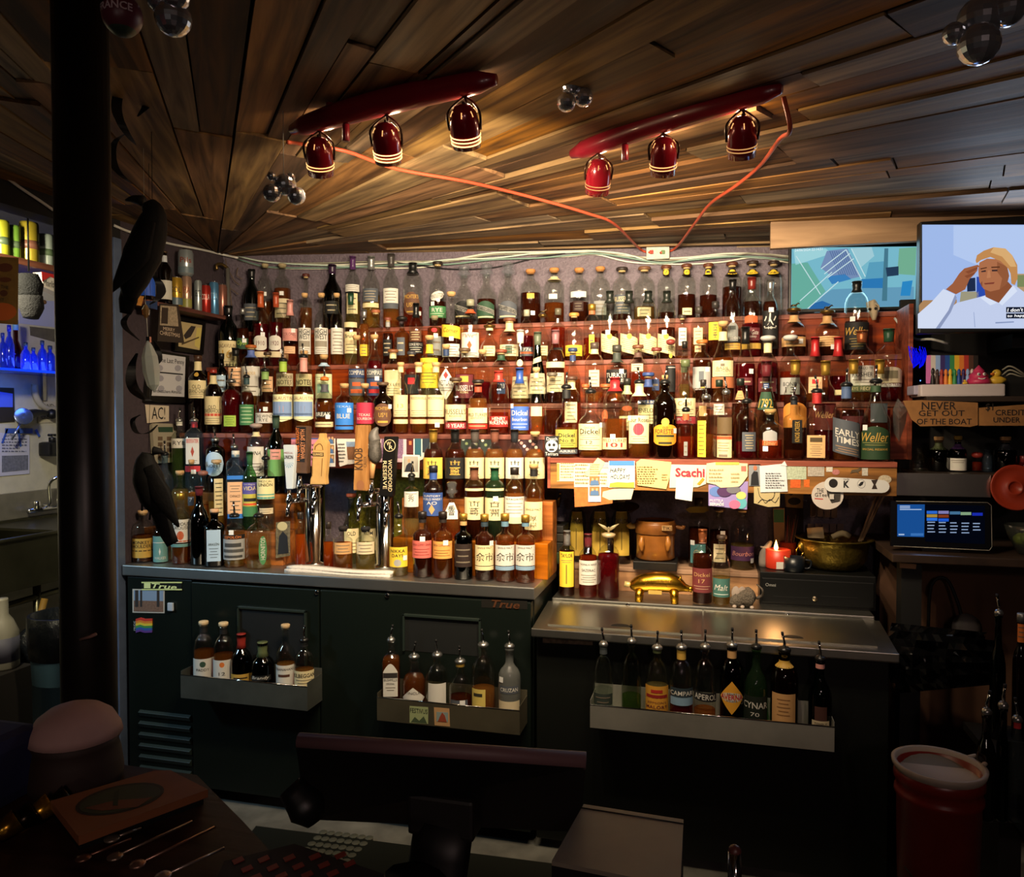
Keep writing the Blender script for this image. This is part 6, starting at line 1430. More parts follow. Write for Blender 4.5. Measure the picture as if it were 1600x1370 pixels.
# folded bar towel
t = thing('bar_towel', at(530, 890, 2.75), 'white folded bar towel lying in front of the tap towers', 'towel')
TW = mt('#cfc9c0', .9, 0, .12, 120, .3)
xa_, xb_ = at(455, 885, 2.79).x, at(612, 893, 2.76).x
for i, (z0, dz) in enumerate(((TZ, .010), (TZ + .010, .010))):
    V, Fs = [], []
    n = 16
    for j in range(n + 1):
        u = j / n; X = xa_ + (xb_ - xa_) * u + .004 * i
        wv = .012 * math.sin(u * math.pi) * -1 + .006 * math.sin(u * 9 + i)
        yb = 2.80 - .012 * math.sin(u * math.pi) + .002 * i; yf = 2.738 + .004 * math.sin(u * 5 + i) + .006 * i
        for y, z in ((yf, z0), (yb, z0), (yb, z0 + dz + .003 * math.sin(u * 7)), (yf, z0 + dz + .003 * math.sin(u * 6 + 1))): V.append((X, y, z))
    for j in range(n):
        for k_ in range(4): Fs.append((j * 4 + k_, j * 4 + 4 + k_, j * 4 + 4 + (k_ + 1) % 4, j * 4 + (k_ + 1) % 4))
    Fs += [(0, 1, 2, 3), tuple(4 * n + q for q in (3, 2, 1, 0))]
    mk('towel_fold', V, Fs, TW, t, True)
t = card('picture_card', 'leaning art card of dark figures at the end of the left riser', [(431, 816), (453, 814), (453, 868), (431, 872)], 2.84, mt('#6a6048', .6, 0, .6, 90), 'card', .002)
pxplate('pale_top', disc(441, 822, 8, 7, 14), 2.839, mt('#b9ad80', .6), t, .0004); pxplate('dark_figure', [(434, 866), (436, 838), (442, 830), (449, 838), (451, 864)], 2.8388, mt('#1c1e24', .6), t, .0004)

# ------------------------------------------------------------------ ledge things
rz_ = thing('wooden_plinth', (at(1070, 900, 3.2).x, 3.25, .873), 'low plain wooden box raising the back bottles on the ledge', 'box')
x0, x1 = at(880, 900, 3.13).x, at(1185, 900, 3.13).x
box('plinth_top', (x0, 3.13, .955), (x1, 3.43, ZR), wood('#7a5230', '#b08050', (3, 25, 25), .6, 'pl', .1), rz_, .002)
box('plinth_front', (x0, 3.134, .873), (x1, 3.15, .955), wood('#7a5230', '#b08050', (3, 25, 25), .6, 'pl', .1), rz_, .002)
box('plinth_end', (x0, 3.15, .873), (x0 + .015, 3.43, .955), BLACK, rz_); box('plinth_end', (x1 - .015, 3.15, .873), (x1, 3.43, .955), BLACK, rz_)
# gold pig decanter
GOLD = mt('#d9a630', .27, 1.0, .08, 20)
pc_ = at(1030, 915, 2.985); k = mpp(pc_); pY = 2.985
t = thing('pig_decanter', (pc_.x, pY, .873), 'shiny gold pig-shaped decanter on the steel ledge', 'decanter')
bodyp = [at(x, y, pY) for x, y in ((985, 917), (990, 915), (1004, 911), (1024, 909), (1046, 910), (1060, 914), (1070, 918), (1078, 920))]
tube('body', bodyp, [4 * k, 9 * k, 14 * k, 16 * k, 15.5 * k, 12 * k, 6.5 * k, 4.5 * k], GOLD, t, 18, 4)
tube('snout', [at(1075, 919, pY), at(1082, 921, pY)], [4.5 * k, 5.2 * k], GOLD, t, 12)
tube('tail_cap', [at(988, 914, pY), at(976, 912, pY)], [4 * k, 4.6 * k], mt('#c9b878', .4, .4), t, 12)
for lx in (1000, 1053):
    for dy in (-.018, .018):
        a = at(lx, 920, pY); a.y += dy; tube('leg', [a, Vector((a.x - .004 if lx < 1020 else a.x + .004, pY + dy * 1.2, .8745))], [7 * k, 5.5 * k], GOLD, t, 10)
for dy in (-.012, .012):
    a = at(1062, 906, pY); a.y += dy; tube('ear', [a, a + Vector((.004, dy * .4, .014))], [3.2 * k, .8 * k], GOLD, t, 8)
pxtext('AUGUSTUS BURKE', 1000, 905, 1050, 910, pY - .043, mt('#5d3c10', .4), t); pxtext('BOURBON', 1008, 912, 1042, 916, pY - .044, mt('#5d3c10', .4), t)
pxplate('price_tag', [(1013, 922), (1034, 923), (1034, 929), (1013, 928)], pY - .032, mt('#b99a4a', .6), t, .001)
# tiki mug on a black block
mY = 3.16
p = at(1024, 850, mY); k = mpp(p); zb_ = at(1024, 884, mY - .06).z
t = thing('black_block', (p.x, mY, .873), 'black block under the amber tiki mug', 'block')
blk = box('block', (at(990, 890, mY - .05).x, mY - .075, ZR + .001), (at(1058, 890, mY - .05).x, mY + .06, ZR + .035), BLACK, t, .003)
t['label'] = 'black block under the amber tiki mug'
zb_ = ZR + .036
t = thing('tiki_mug', (p.x, mY, zb_), 'large amber brown carved tiki mug with side handles', 'mug')
AM = mt('#7a4a1c', .3, 0, .35, 18, .1, .5, .4)
zt_ = at(1024, 812, mY).z
hh = zt_ - zb_
lathe('mug_body', [(27 * k, 0), (30 * k, .008), (29 * k, hh * .3), (29.5 * k, hh * .8), (30 * k, hh), (27.5 * k, hh), (26 * k, hh * .8), (25 * k, .02), (.001, .018)], (p.x, mY, zb_), AM, t, 28)
lathe('carved_band', [(30.4 * k, hh * .66), (31.2 * k, hh * .69), (31.4 * k, hh * .92), (30.6 * k, hh * .95)], (p.x, mY, zb_), mt('#6a3f18', .35, 0, .4, 30), t, 28)
pxplate('name_panel', rc(1034, 821, 1050, 829), mY - 31 * k - .001, mt('#8a6a40', .5), t, .002); pxtext('TIKI', 1035, 822.5, 1049, 827.5, mY - 31 * k - .003, mt('#3c2810', .5), t)
for sgn, x in ((-1, 1003), (1, 1043)):
    tube('carved_figure', [at(x, 838, mY - 29 * k), at(x + sgn, 850, mY - 30 * k), at(x, 862, mY - 29 * k)], [2 * k, 5 * k, 2 * k], mt('#8f5c26', .3), t, 8, 3)
tube('handle', [at(996, 822, mY), at(985, 822, mY), at(982, 818, mY)], [4 * k, 4.4 * k, 5 * k], mt('#a88434', .4), t, 10, 3)
tube('handle', [at(1053, 822, mY), at(1066, 825, mY), at(1068, 821, mY)], [3 * k, 3 * k, 3 * k], AM, t, 10, 3)
# cash drawer
dY = 3.03
dx0, dx1 = at(1187, 920, dY).x, at(1369, 920, dY).x
t = thing('cash_drawer', ((dx0 + dx1) / 2, dY + .17, .873), 'black metal cash drawer with a keyhole on the steel ledge', 'cash drawer')
CDM = mt('#0f100f', .4, .3, .1, 30)
box('casing', (dx0, dY, .873), (dx1, 3.40, 1.0), CDM, t, .004)
dr = box('drawer_front', (dx0 + .008, dY - .008, .885), (dx1 - .008, dY + .002, .978), CDM, t, .003)
p = at(1273, 935, dY - .008); cyl('lock', p, .009, .006, mt('#b9a98c', .3, 1), dr, n=14, axis=(0, -1, 0))
pxtext('Omni', 1196, 911, 1212, 916, dY - .0085, mt('#8a8a86', .5), dr)
for a, c_ in ((1209, 1262), (1284, 1340)):
    q0, q1 = at(a, 931, dY - .009), at(c_, 934, dY - .009); box('media_slot', (q0.x, dY - .0095, q0.z - .002), (q1.x, dY - .008, q0.z + .001), mt('#030303', .8), dr)
ZDR = 1.0
# big brass pot
bY = 3.17
p = at(1303, 870, bY); k = mpp(p)
zt_ = at(1303, 840, bY).z; hh = zt_ - ZDR
t = thing('brass_pot', (p.x, bY, ZDR), 'large hammered brass pot with ring handle on the cash drawer', 'pot')
HB = mt('#7d6a2c', .38, .9, .3, 60, .35)
lathe('pot_body', [(.001, .004), (34 * k, .002), (40 * k, .012), (47 * k, hh * .35), (50 * k, hh * .75), (50 * k, hh * .96), (57 * k, hh * .98), (57.5 * k, hh), (50 * k, hh), (48.5 * k, hh * .9), (46 * k, hh * .35), (.001, .012)], (p.x, bY, ZDR), HB, t, 36)
pm = at(1255, 856, bY - .01); sphere('lion_mount', Vector((p.x - 49 * k, bY - .03, pm.z + .01)), 6 * k, HB, t, 10, 8, 1.4)
rg = [Vector((p.x - 52 * k + .003 * math.sin(a), bY - .035 + .004 * math.cos(a) * 0, pm.z - .012)) + Vector((5 * k * math.cos(a), 0, 9 * k * math.sin(a))) for a in [2 * math.pi * i / 14 for i in range(15)]]
tube('ring_handle', rg, 1.4 * k, BRASS, t, 6)
t2 = thing('folded_paper', (p.x - .06, bY + .0, zt_ - .04), 'folded pale papers sticking out of the brass pot', 'paper')
plate('sheet', [at(1262, 840, bY - .01), at(1261, 825, bY - .01), at(1286, 823, bY - .01), at(1288, 841, bY - .01)], (0, -1, 0), .004, mt('#8d7a5c', .8), t2)
tube('roll', [at(1300, 839, bY + .0), at(1316, 833, bY + .0), at(1328, 838, bY + .0)], [4 * k, 5 * k, 4 * k], mt('#9a8a68', .8), t2, 10, 3)
t = thing('long_sticks', at(1345, 838, bY), 'bundle of pale cooking sticks standing in the brass pot', 'sticks')
for i, (a, c_) in enumerate((((1342, 836), (1372, 768)), ((1345, 836), (1378, 768)), ((1347, 834), (1383, 770)))): tube('stick', [at(a[0], a[1] + 10, bY), at(c_[0], c_[1], bY + .03)], 1.8 * k, mt('#8a7458', .7), t, 6)
# red jar candle with flame
cY = 3.12
p = at(1216, 870, cY); k = mpp(p); zc1 = at(1216, 858, cY).z
t = thing('red_candle', (p.x, cY, ZDR), 'lit red pillar candle on the cash drawer', 'candle')
lathe('wax', [(18 * k, 0), (19 * k, .004), (19 * k, zc1 - ZDR), (16 * k, zc1 - ZDR + .002), (.001, zc1 - ZDR - .006)], (p.x, cY, ZDR), mt('#b8321c', .4), t, 22)
lathe('flame', [(.0005, 0), (3 * k, 3 * k), (3.2 * k, 6 * k), (1.6 * k, 12 * k), (.0003, 17 * k)], (p.x - 4 * k, cY - .02, zc1 - .003), emit('#ffb45a', 14.0), t, 10)
tube('wick', [Vector((p.x - 4 * k, cY - .02, zc1 - .006)), Vector((p.x - 4 * k, cY - .02, zc1 + .004))], .0012, BLACK, t, 5)
lamp('candle_light', 'POINT', (p.x - 4 * k, cY - .03, zc1 + .02), .9, (1.0, .5, .18), .008)
pxplate('wax_label', rc(1213, 878, 1224, 889), cY - 19 * k - .001, mt('#b9b4aa', .6), t, .0006)
c = at(1194, 850, cY + .02)
t = thing('plush_ghost', (c.x, c.y, ZDR), 'small grey-white cloth figure behind the red candle', 'figurine')
tube('cloth_body', [Vector((c.x, c.y, ZDR)), Vector((c.x, c.y, ZDR + .05)), at(1205, 845, cY + .03)], [8 * k, 7 * k, 3 * k], mt('#6d655c', .9), t, 10, 3); tube('cloth_ear', [at(1196, 856, cY + .02), at(1188, 854, cY + .02)], [3 * k, 1 * k], mt('#6d655c', .9), t, 6)
t = thing('black_mug', (at(1241, 880, 3.065).x, 3.065, ZDR), 'dark ceramic mug in front of the incense glass', 'mug')
p = at(1241, 880, 3.065); lathe('cup', [(13 * k, 0), (15 * k, .005), (15.5 * k, .055), (14 * k, .055), (13 * k, .008), (.001, .007)], (p.x, 3.065, ZDR), mt('#0d1218', .35), t, 20); tube('cup_handle', [Vector((p.x + 15 * k, 3.065, ZDR + .045)), Vector((p.x + 24 * k, 3.065, ZDR + .04)), Vector((p.x + 22 * k, 3.065, ZDR + .015)), Vector((p.x + 14 * k, 3.065, ZDR + .012))], .004, mt('#0d1218', .35), t, 8, 4)
p = at(1231, 850, 3.2)
t = thing('incense_glass', (p.x, 3.2, ZDR), 'tall dark red glass holding incense sticks beside the brass pot', 'glass')
lathe('tumbler', [(11 * k, 0), (12 * k, .004), (13 * k, .09), (12 * k, .09), (11 * k, .008), (.001, .006)], (p.x, 3.2, ZDR), glass('#b0381c', .25), t, 18)
for i in range(7): tube('incense_stick', [Vector((p.x + (i - 3) * .003, 3.2 + (i % 3 - 1) * .005, ZDR + .01)), at(1228 + i * 3.2, 812 - (i * 7) % 9, 3.2 + (i % 3 - 1) * .006)], .0016, mt(('#2a1410', '#5a1c14', '#3a2a1c')[i % 3], .7), t, 5)
c = at(1217, 815, 3.30)
t = card('green_box', 'narrow green and tan carton behind the candle', [(1208, 794), (1226, 794), (1226, 862), (1210, 862)], 3.30, mt('#7d5c34', .6), 'carton', .03); pxplate('green_panel', rc(1209, 796, 1225, 816), 3.299, mt('#1f5a2c', .6), t, .0006)
t = card('dark_poster', 'small tan poster with dark ink figures left of the brass pot', [(1226, 762), (1256, 764), (1254, 794), (1227, 792)], 3.35, mt('#7d6238', .7), 'poster'); pxplate('ink_figure', disc(1241, 783, 10, 6, 14), 3.349, mt('#120d0a', .7), t, .0004); pxplate('ink_figure', disc(1236, 769, 4, 5, 12), 3.349, mt('#1c1410', .7), t, .0004)
card('dark_drape', 'dark brown cloth hanging behind the incense', [(1226, 792), (1255, 794), (1256, 850), (1228, 850)], 3.36, mt('#1c110c', .9), 'cloth', .004)
t = thing('card_rack', (at(1290, 810, 3.36).x, 3.36, at(1290, 832, 3.36).z), 'row of pale cards on the wall above the brass pot', 'cards')
for i in range(5): pxplate('pale_card', rc(1262 + i * 11.5, 818, 1272 + i * 11.5, 832), 3.38, mt('#6d5c54', .8), t, .003)
for i in range(4): pxplate('pale_card', rc(1266 + i * 11, 788 + i, 1275 + i * 11, 806 + i), 3.38, mt('#5c4c40', .8), t, .003)
# plush mouse
mY = 2.985
p = at(1164, 930, mY); k = mpp(p)
t = thing('plush_mouse', (p.x, mY, .873), 'grey plush mouse with big ears at the end of the ledge', 'plush toy')
FUR = mt('#5f564b', .95, 0, .5, 160, .9)
tube('body', [Vector((p.x + 14 * k, mY + .02, .905)), Vector((p.x + 6 * k, mY + .01, .908)), Vector((p.x - 4 * k, mY, .905)), Vector((p.x - 14 * k, mY - .01, .893))], [6 * k, 16 * k, 14 * k, 8 * k], FUR, t, 14, 4)
tube('head', [Vector((p.x - 10 * k, mY - .01, .90)), Vector((p.x - 16 * k, mY - .015, .893)), Vector((p.x - 22 * k, mY - .02, .884))], [11 * k, 9 * k, 3 * k], FUR, t, 12, 3)
for dx, sg in ((-14, -1), (-4, 1)):
    lathe('ear', [(.001, -.002), (6 * k, -.0015), (7 * k, 0), (6 * k, .0015), (.001, .002)], Vector((p.x + dx * k, mY - .012, .926)), mt('#8d7f74', .8), t, 14, axis=(.3 * sg, -1, .2), sy=1.5)
tube('tail', [Vector((p.x + 18 * k, mY + .03, .90)), Vector((p.x + 26 * k, mY + .02, .915)), Vector((p.x + 26 * k, mY + .0, .94)), Vector((p.x + 18 * k, mY + .02, .955))], [2.4 * k, 2 * k, 1.6 * k, 1 * k], mt('#4c443c', .8), t, 7, 4)
for dx in (-16, -4, 10): sphere('paw', Vector((p.x + dx * k, mY - .03, .8785)), 3.4 * k, mt('#a8988c', .9), t, 8, 6, .8)
# antler / brass bird handle, gold figurine, brass dish, opener rods
p = at(885, 792, 3.38); t = thing('gold_figurine', (at(875, 790, 3.42).x, 3.42, at(875, 795, 3.42).z), 'small gilt wall figurine left of the yellow-label bottles', 'figurine')
tube('figure_body', [at(872, 792, 3.41), at(873, 782, 3.41), at(875, 775, 3.41)], [3 * k, 4.4 * k, 3 * k], BRASS, t, 8, 3); sphere('figure_head', at(875, 771, 3.41), 3.4 * k, BRASS, t, 8, 6)
p = at(975, 792, 3.33); t = thing('brass_dish', (p.x, 3.33, p.z - .02), 'oval brass dish hanging above the yellow-label bottles', 'dish'); lathe('dish', [(.001, 0), (20 * k, .001), (26 * k, .008), (26.5 * k, .010), (20 * k, .004), (.001, .003)], (p.x, 3.36, p.z - .01), BRASS, t, 24, axis=(0, -.25, 1))
c = at(1103, 796, 3.17)
t = thing('brass_nameplate', (c.x, 3.17, c.z - .01), 'brass winged plate around the neck of a back bottle', 'plate'); pxplate('wing_plate', [(1071, 796), (1078, 792), (1104, 791), (1108, 797), (1100, 801), (1078, 801)], 3.17, mt('#8a6a24', .3, .9), t, .004)
t = thing('banknote_stack', (at(868, 850, 3.08).x, 3.08, .873), 'dark stacked boxes squeezed between the whiskies and the ledge', 'boxes')
for i, (y0, y1, c_) in enumerate(((822, 832, '#14120e'), (834, 846, '#1f1c14'), (848, 862, '#1a1a12'), (863, 880, '#2c3a1c'))): box('carton', tuple(at(858, y1, 3.06)), tuple(at(880, y0, 3.06) + Vector((0, .15, 0))), mt(c_, .6), t, .003)
# skull on the shelf, plastic bag
p = at(1362, 490, 3.29); k = mpp(p)
t = thing('animal_skull', (p.x, 3.29, at(1362, 503, 3.29).z), 'small bleached animal skull at the right of the second shelf', 'skull')
BN = mt('#a8977c', .7, 0, .25, 60)
tube('cranium', [at(1360, 470, 3.312), at(1363, 478, 3.312), at(1365, 488, 3.31), at(1366, 500, 3.31)], [7 * k, 9 * k, 6.5 * k, 3 * k], BN, t, 12, 3)
for x, y in ((1359, 483), (1368, 482)): sphere('eye_socket', at(x, y, 3.294), 2.4 * k, mt('#1a1410', .9), t, 8, 6)
tube('horn', [at(1367, 474, 3.28), at(1373, 478, 3.28), at(1373, 485, 3.28)], [1.6 * k, 1.2 * k, .5 * k], BN, t, 6, 3)
t = thing('plastic_bag', (at(1390, 700, 3.0).x, 3.0, at(1390, 690, 3.0).z), 'crumpled clear plastic bag on the right end of the lower shelf', 'bag')
random.seed(21)
V = []; P = [(1395, 640), (1403, 622), (1418, 640), (1415, 662), (1405, 690), (1396, 676)]
cc = (1405, 655)
for x, y in P: V.append(at(x, y, 3.0 + random.uniform(-.02, .02)))
V.append(at(cc[0], cc[1], 2.955)); V.append(at(cc[0] + 4, cc[1] - 6, 3.05)); m_ = len(P)
Fs = [(i, (i + 1) % m_, m_) for i in range(m_)] + [((i + 1) % m_, i, m_ + 1) for i in range(m_)]
mk('bag_film', V, Fs, glass('#d8d8d4', .12, .12, .9), t)
# ------------------------------------------------------------------ screens and boards at the right
t = struct(box('trim_1', (at(1204, 370, 3.02).x, 3.02, at(1204, 388, 3.02).z), (at(1600, 370, 3.02).x + .3, 3.05, at(1204, 347, 3.02).z), wood('#8a6236', '#b98a50', (3, 25, 25), .6, 'tr', .05)))
sY = 3.385
def scr(c, s=1.0): return emit(c, s)
t = thing('security_monitor', at(1335, 482, sY), 'wall monitor showing a bluish security view of a patio', 'monitor')
box('casing', (at(1233, 430, sY).x, sY + .002, at(1233, 489, sY).z), (at(1436, 430, sY).x, sY + .05, at(1233, 382, sY).z), BLACK, t, .004)
S = .85
pxplate('screen', [(1237, 387), (1433, 385), (1430, 478), (1236, 483)], sY, scr('#7fc4d8', S), t, .002)
def sp(pts, c, i, nm='screen_shape'): pxplate(nm, pts, sY - .0004 - .0003 * i, scr(c, S), t, .0003)
sp([(1237, 412), (1262, 410), (1290, 455), (1262, 482), (1237, 483)], '#6fb8a8', 1); sp([(1240, 390), (1290, 388), (1300, 396), (1243, 414)], '#a8e0e8', 1)
sp([(1292, 392), (1324, 388), (1345, 432), (1310, 440), (1282, 418)], '#7d96c0', 2); sp([(1330, 388), (1362, 386), (1366, 400), (1345, 418)], '#a9d8e4', 2)
sp([(1346, 436), (1382, 434), (1380, 450), (1345, 450)], '#2f7fc0', 3); sp([(1358, 410), (1384, 408), (1382, 434), (1352, 436)], '#5fa8c8', 3)
sp([(1300, 452), (1345, 450), (1428, 448), (1428, 478), (1268, 481), (1285, 462)], '#6aa4c4', 2); sp([(1382, 388), (1388, 388), (1386, 470), (1378, 470)], '#4a7f94', 4)
sp([(1405, 388), (1432, 386), (1430, 430), (1402, 428)], '#79b89a', 3); sp([(1410, 440), (1426, 438), (1422, 462), (1407, 462)], '#2f8fd0', 4); sp([(1292, 432), (1320, 428), (1330, 436), (1300, 444)], '#3f88c8', 4)
sp([(1270, 474), (1285, 470), (1300, 476), (1292, 482), (1264, 483)], '#2f70b0', 4); sp([(1384, 418), (1404, 416), (1404, 430), (1386, 432)], '#27405c', 5)
for a, b_ in (((1244, 400), (1282, 460)), ((1330, 388), (1352, 432)), ((1322, 390), (1346, 436)), ((1262, 482), (1310, 440)), ((1283, 420), (1322, 390)), ((1288, 428), (1328, 396)), ((1293, 434), (1334, 404)), ((1250, 470), (1300, 425))):
    dx, dy = b_[0] - a[0], b_[1] - a[1]; l_ = math.hypot(dx, dy); nx, ny = -dy / l_ * .7, dx / l_ * .7
    sp([(a[0] + nx, a[1] + ny), (b_[0] + nx, b_[1] + ny), (b_[0] - nx, b_[1] - ny), (a[0] - nx, a[1] - ny)], '#d4f0f4', 6, 'screen_line')
for i in range(9): sp([(1296 + i * 3.4, 392 + i * .2), (1297.2 + i * 3.4, 392), (1312 + i * 3.4, 430), (1310.8 + i * 3.4, 430)], '#5874a4', 5, 'screen_line')
pxtext('24/06/2024 22:14:51', 1242, 388, 1285, 392, sY - .002, scr('#f0f8f8', 1.0), t)
lamp('monitor_glow', 'AREA', tuple(at(1335, 434, sY - .03)), .7, (.5, .85, 1.0), .3, tuple(at(1335, 434, sY - 1)))
# large television
vY = 2.95
tvx0, tvx1 = at(1437, 430, vY).x, at(1737, 430, vY).x; tvz0, tvz1 = at(1437, 521, vY).z, at(1437, 346, vY).z
t = thing('television', ((tvx0 + tvx1) / 2, vY, tvz0), 'large television showing a blond man in a white shirt', 'television')
box('casing', (tvx0, vY + .002, tvz0), (tvx1, vY + .05, tvz1), BLACK, t, .004)
S = .95
def z2(pts): return [(1180 + x * .2625, 330 + y * .2625) for x, y in pts]
pxplate('screen', [(1441, 351), (1733, 351), (1733, 513), (1441, 513)], vY, scr('#a3bdee', S), t, .001)
def vp(pts, c, i, nm='screen_shape'): pxplate(nm, z2(pts), vY - .0004 - .0003 * i, scr(c, S), t, .0003)
vp([(1180, 85), (2100, 85), (2100, 300), (1560, 420), (1180, 260)], '#b6ccf4', 1); vp([(975, 560), (1000, 530), (1200, 525), (1200, 600), (975, 600)], '#b0875c', 1)
vp([(1225, 478), (1330, 478), (1330, 560), (1215, 560)], '#a09a80', 2); vp([(1260, 400), (1310, 395), (1312, 475), (1262, 478)], '#1f2c4c', 3); vp([(1318, 390), (1400, 390), (1400, 520), (1318, 520)], '#2c4cb0', 2)
vp([(1560, 372), (1700, 372), (2100, 380), (2100, 690), (1560, 690)], '#b89a74', 2); vp([(1560, 380), (1700, 378), (1700, 450), (1560, 450)], '#7d8a5c', 3)
vp([(1060, 697), (1130, 600), (1200, 545), (1330, 512), (1370, 500), (1450, 545), (1545, 440), (1600, 480), (1720, 540), (1800, 697)], '#c6d2f0', 4, 'shirt')
vp([(968, 697), (968, 612), (1050, 540), (1120, 462), (1190, 495), (1150, 590), (1075, 697)], '#d6e0f6', 5, 'sleeve'); vp([(1075, 697), (1150, 590), (1190, 495), (1200, 515), (1165, 600), (1100, 697)], '#8f9cc0', 6, 'sleeve_shade')
vp([(1135, 465), (1175, 430), (1215, 370), (1245, 340), (1325, 318), (1335, 330), (1300, 345), (1325, 350), (1300, 380), (1275, 405), (1250, 465), (1195, 494)], '#a0603f', 7, 'hand'); vp([(1250, 360), (1322, 332), (1325, 345), (1270, 372)], '#8a4c30', 8, 'finger'); vp([(1245, 385), (1310, 362), (1305, 376), (1262, 398)], '#8a4c30', 8, 'finger')
vp([(1365, 460), (1505, 420), (1535, 452), (1450, 545), (1372, 510)], '#8d5234', 6, 'neck'); vp([(1365, 505), (1440, 545), (1400, 560), (1340, 515)], '#dce6fa', 8, 'collar'); vp([(1535, 440), (1560, 475), (1470, 560), (1450, 545)], '#dce6fa', 8, 'collar')
vp([(1328, 345), (1335, 305), (1380, 282), (1450, 285), (1500, 330), (1512, 385), (1500, 430), (1455, 465), (1400, 478), (1360, 462), (1335, 420), (1330, 380)], '#b0704c', 7, 'face'); vp([(1440, 300), (1500, 330), (1512, 385), (1500, 430), (1455, 465), (1470, 400), (1440, 360)], '#955a3a', 8, 'face_shade')
vp([(1312, 295), (1320, 262), (1360, 235), (1420, 214), (1490, 222), (1530, 262), (1560, 320), (1562, 400), (1545, 440), (1525, 430), (1520, 370), (1505, 340), (1460, 296), (1400, 272), (1345, 290), (1318, 310)], '#c48c54', 9, 'hair'); vp([(1420, 214), (1490, 222), (1530, 262), (1555, 330), (1520, 330), (1470, 270), (1400, 245)], '#dcae74', 10, 'hair')
for q in ([(1340, 340), (1378, 332), (1380, 338), (1342, 347)], [(1405, 330), (1455, 328), (1456, 336), (1406, 338)]): vp(q, '#5c3420', 9, 'eyebrow')
for q in ([(1345, 356), (1372, 350), (1374, 360), (1347, 363)], [(1408, 348), (1442, 347), (1442, 357), (1410, 358)]): vp(q, '#3a2a2c', 9, 'eye')
vp([(1385, 352), (1398, 352), (1402, 395), (1378, 398)], '#c08058', 9, 'nose'); vp([(1362, 428), (1425, 422), (1420, 432), (1368, 436)], '#7d3c30', 9, 'mouth'); vp([(1340, 430), (1352, 415), (1352, 455)], '#8a5236', 9, 'jaw_shade')
vp([(1300, 600), (1303, 600), (1310, 690), (1306, 690)], '#93a4cc', 6, 'placket'); vp([(1430, 660), (1540, 655), (1540, 662), (1430, 668)], '#8898c0', 6, 'pocket')
for y0, y1, s_, x1 in ((570, 602, "I don't w", 1640), (608, 638, 'to happen', 1650)):
    vp([(1494, y0), (x1, y0), (x1, y1), (1494, y1)], '#141a2c', 11, 'subtitle_bar')
    a, c_ = z2([(1500, y0 + 5), (x1 - 8, y1 - 5)]); pxtext(s_, a[0], a[1], c_[0], c_[1], vY - .0042, scr('#ffffff', 1.2), t, .12, .012)
lamp('television_glow', 'AREA', ((tvx0 + tvx1) / 2, vY - .03, (tvz0 + tvz1) / 2), 2.2, (.66, .8, 1.0), .35, ((tvx0 + tvx1) / 2, 0, 1.9))
p0 = at(1560, 530, 3.3); struct(box('trim_2', (p0.x - .02, 3.1, p0.z - .05), (p0.x + .3, 3.43, p0.z + .0), BLACK))
# dark panel behind the right-hand shelves
struct(box('wall_panel_right', (.735, 3.36, 0), (1.895, 3.435, 2.05), mt('#12100e', .75, 0, .3, 8)))
rs = thing('right_shelf', (1.2, 3.15, 1.05), 'dark two-level shelf with steel fascia right of the stepped shelving', 'shelf')
DW = mt('#2a1d14', .6, 0, .4, 9)
box('upper_board', (.74, 2.98, 1.635), (1.6, 3.36, 1.653), DW, rs, .002)
box('middle_board', (.745, 3.055, 1.365), (1.6, 3.36, 1.380), DW, rs, .002)
box('steel_fascia', (at(1400, 742, 3.05).x, 3.043, 1.297), (at(1548, 742, 3.05).x, 3.055, 1.380), STEEL, rs, .002)
box('lower_board', (.61, 2.86, 1.085), (1.7, 3.36, 1.113), mt('#33241a', .5, 0, .5, 12), rs, .003)
box('support_post', (at(1408, 930, 2.92).x, 2.92, 0), (at(1440, 930, 2.92).x, 2.99, 1.085), RUBBER, rs)
t = card('torn_label', 'torn tan label on the black post below the tablet', [(1406, 879), (1432, 881), (1431, 889), (1406, 887)], 2.918, mt('#8a6648', .8), 'label')
# router with toys
rY = 3.0
rx0, rx1 = at(1438, 610, rY).x, at(1571, 610, rY).x
t = thing('white_router', ((rx0 + rx1) / 2, rY + .07, 1.653), 'white flat router box carrying the row of small toys', 'router')
zr = at(1500, 600, rY).z
box('router_case', (rx0, rY, 1.654), (rx1, rY + .14, zr), mt('#b9aeae', .4), t, .006); box('router_side', (rx0 - .014, rY + .03, 1.662), (rx0 + .006, rY + .13, zr - .002), mt('#8f8a9c', .4), t, .004)
sphere('status_light', at(1438, 595.5, rY + .05) + Vector((0, 0, .002)), .002, emit('#4a6cff', 8), t, 8, 6)
tY = rY + .05
t = thing('rainbow_card', (at(1490, 590, tY + .05).x, tY + .05, zr), 'striped rainbow card standing behind the small pegs', 'card')
for i, c_ in enumerate(('#b8609c', '#b9b0a8', '#7d9ac8', '#2c1f5c', '#15428a', '#2c7a44', '#c9a024', '#c8702a', '#a02c24', '#4a2c20', '#1c1410')):
    pxplate('stripe', rc(1447 + i * 7.4, 555, 1454.4 + i * 7.4, 599), tY + .05, mt(c_, .6), t, .003)
PEG = ('#16100e', '#33201a', '#8d2c24', '#c8702a', '#c9a024', '#2c7a44', '#15428a', '#2c2058', '#7d9ac8', '#b9b0a8')
PN = ('black', 'brown', 'red', 'orange', 'yellow', 'green', 'blue', 'dark purple', 'pale blue', 'white')
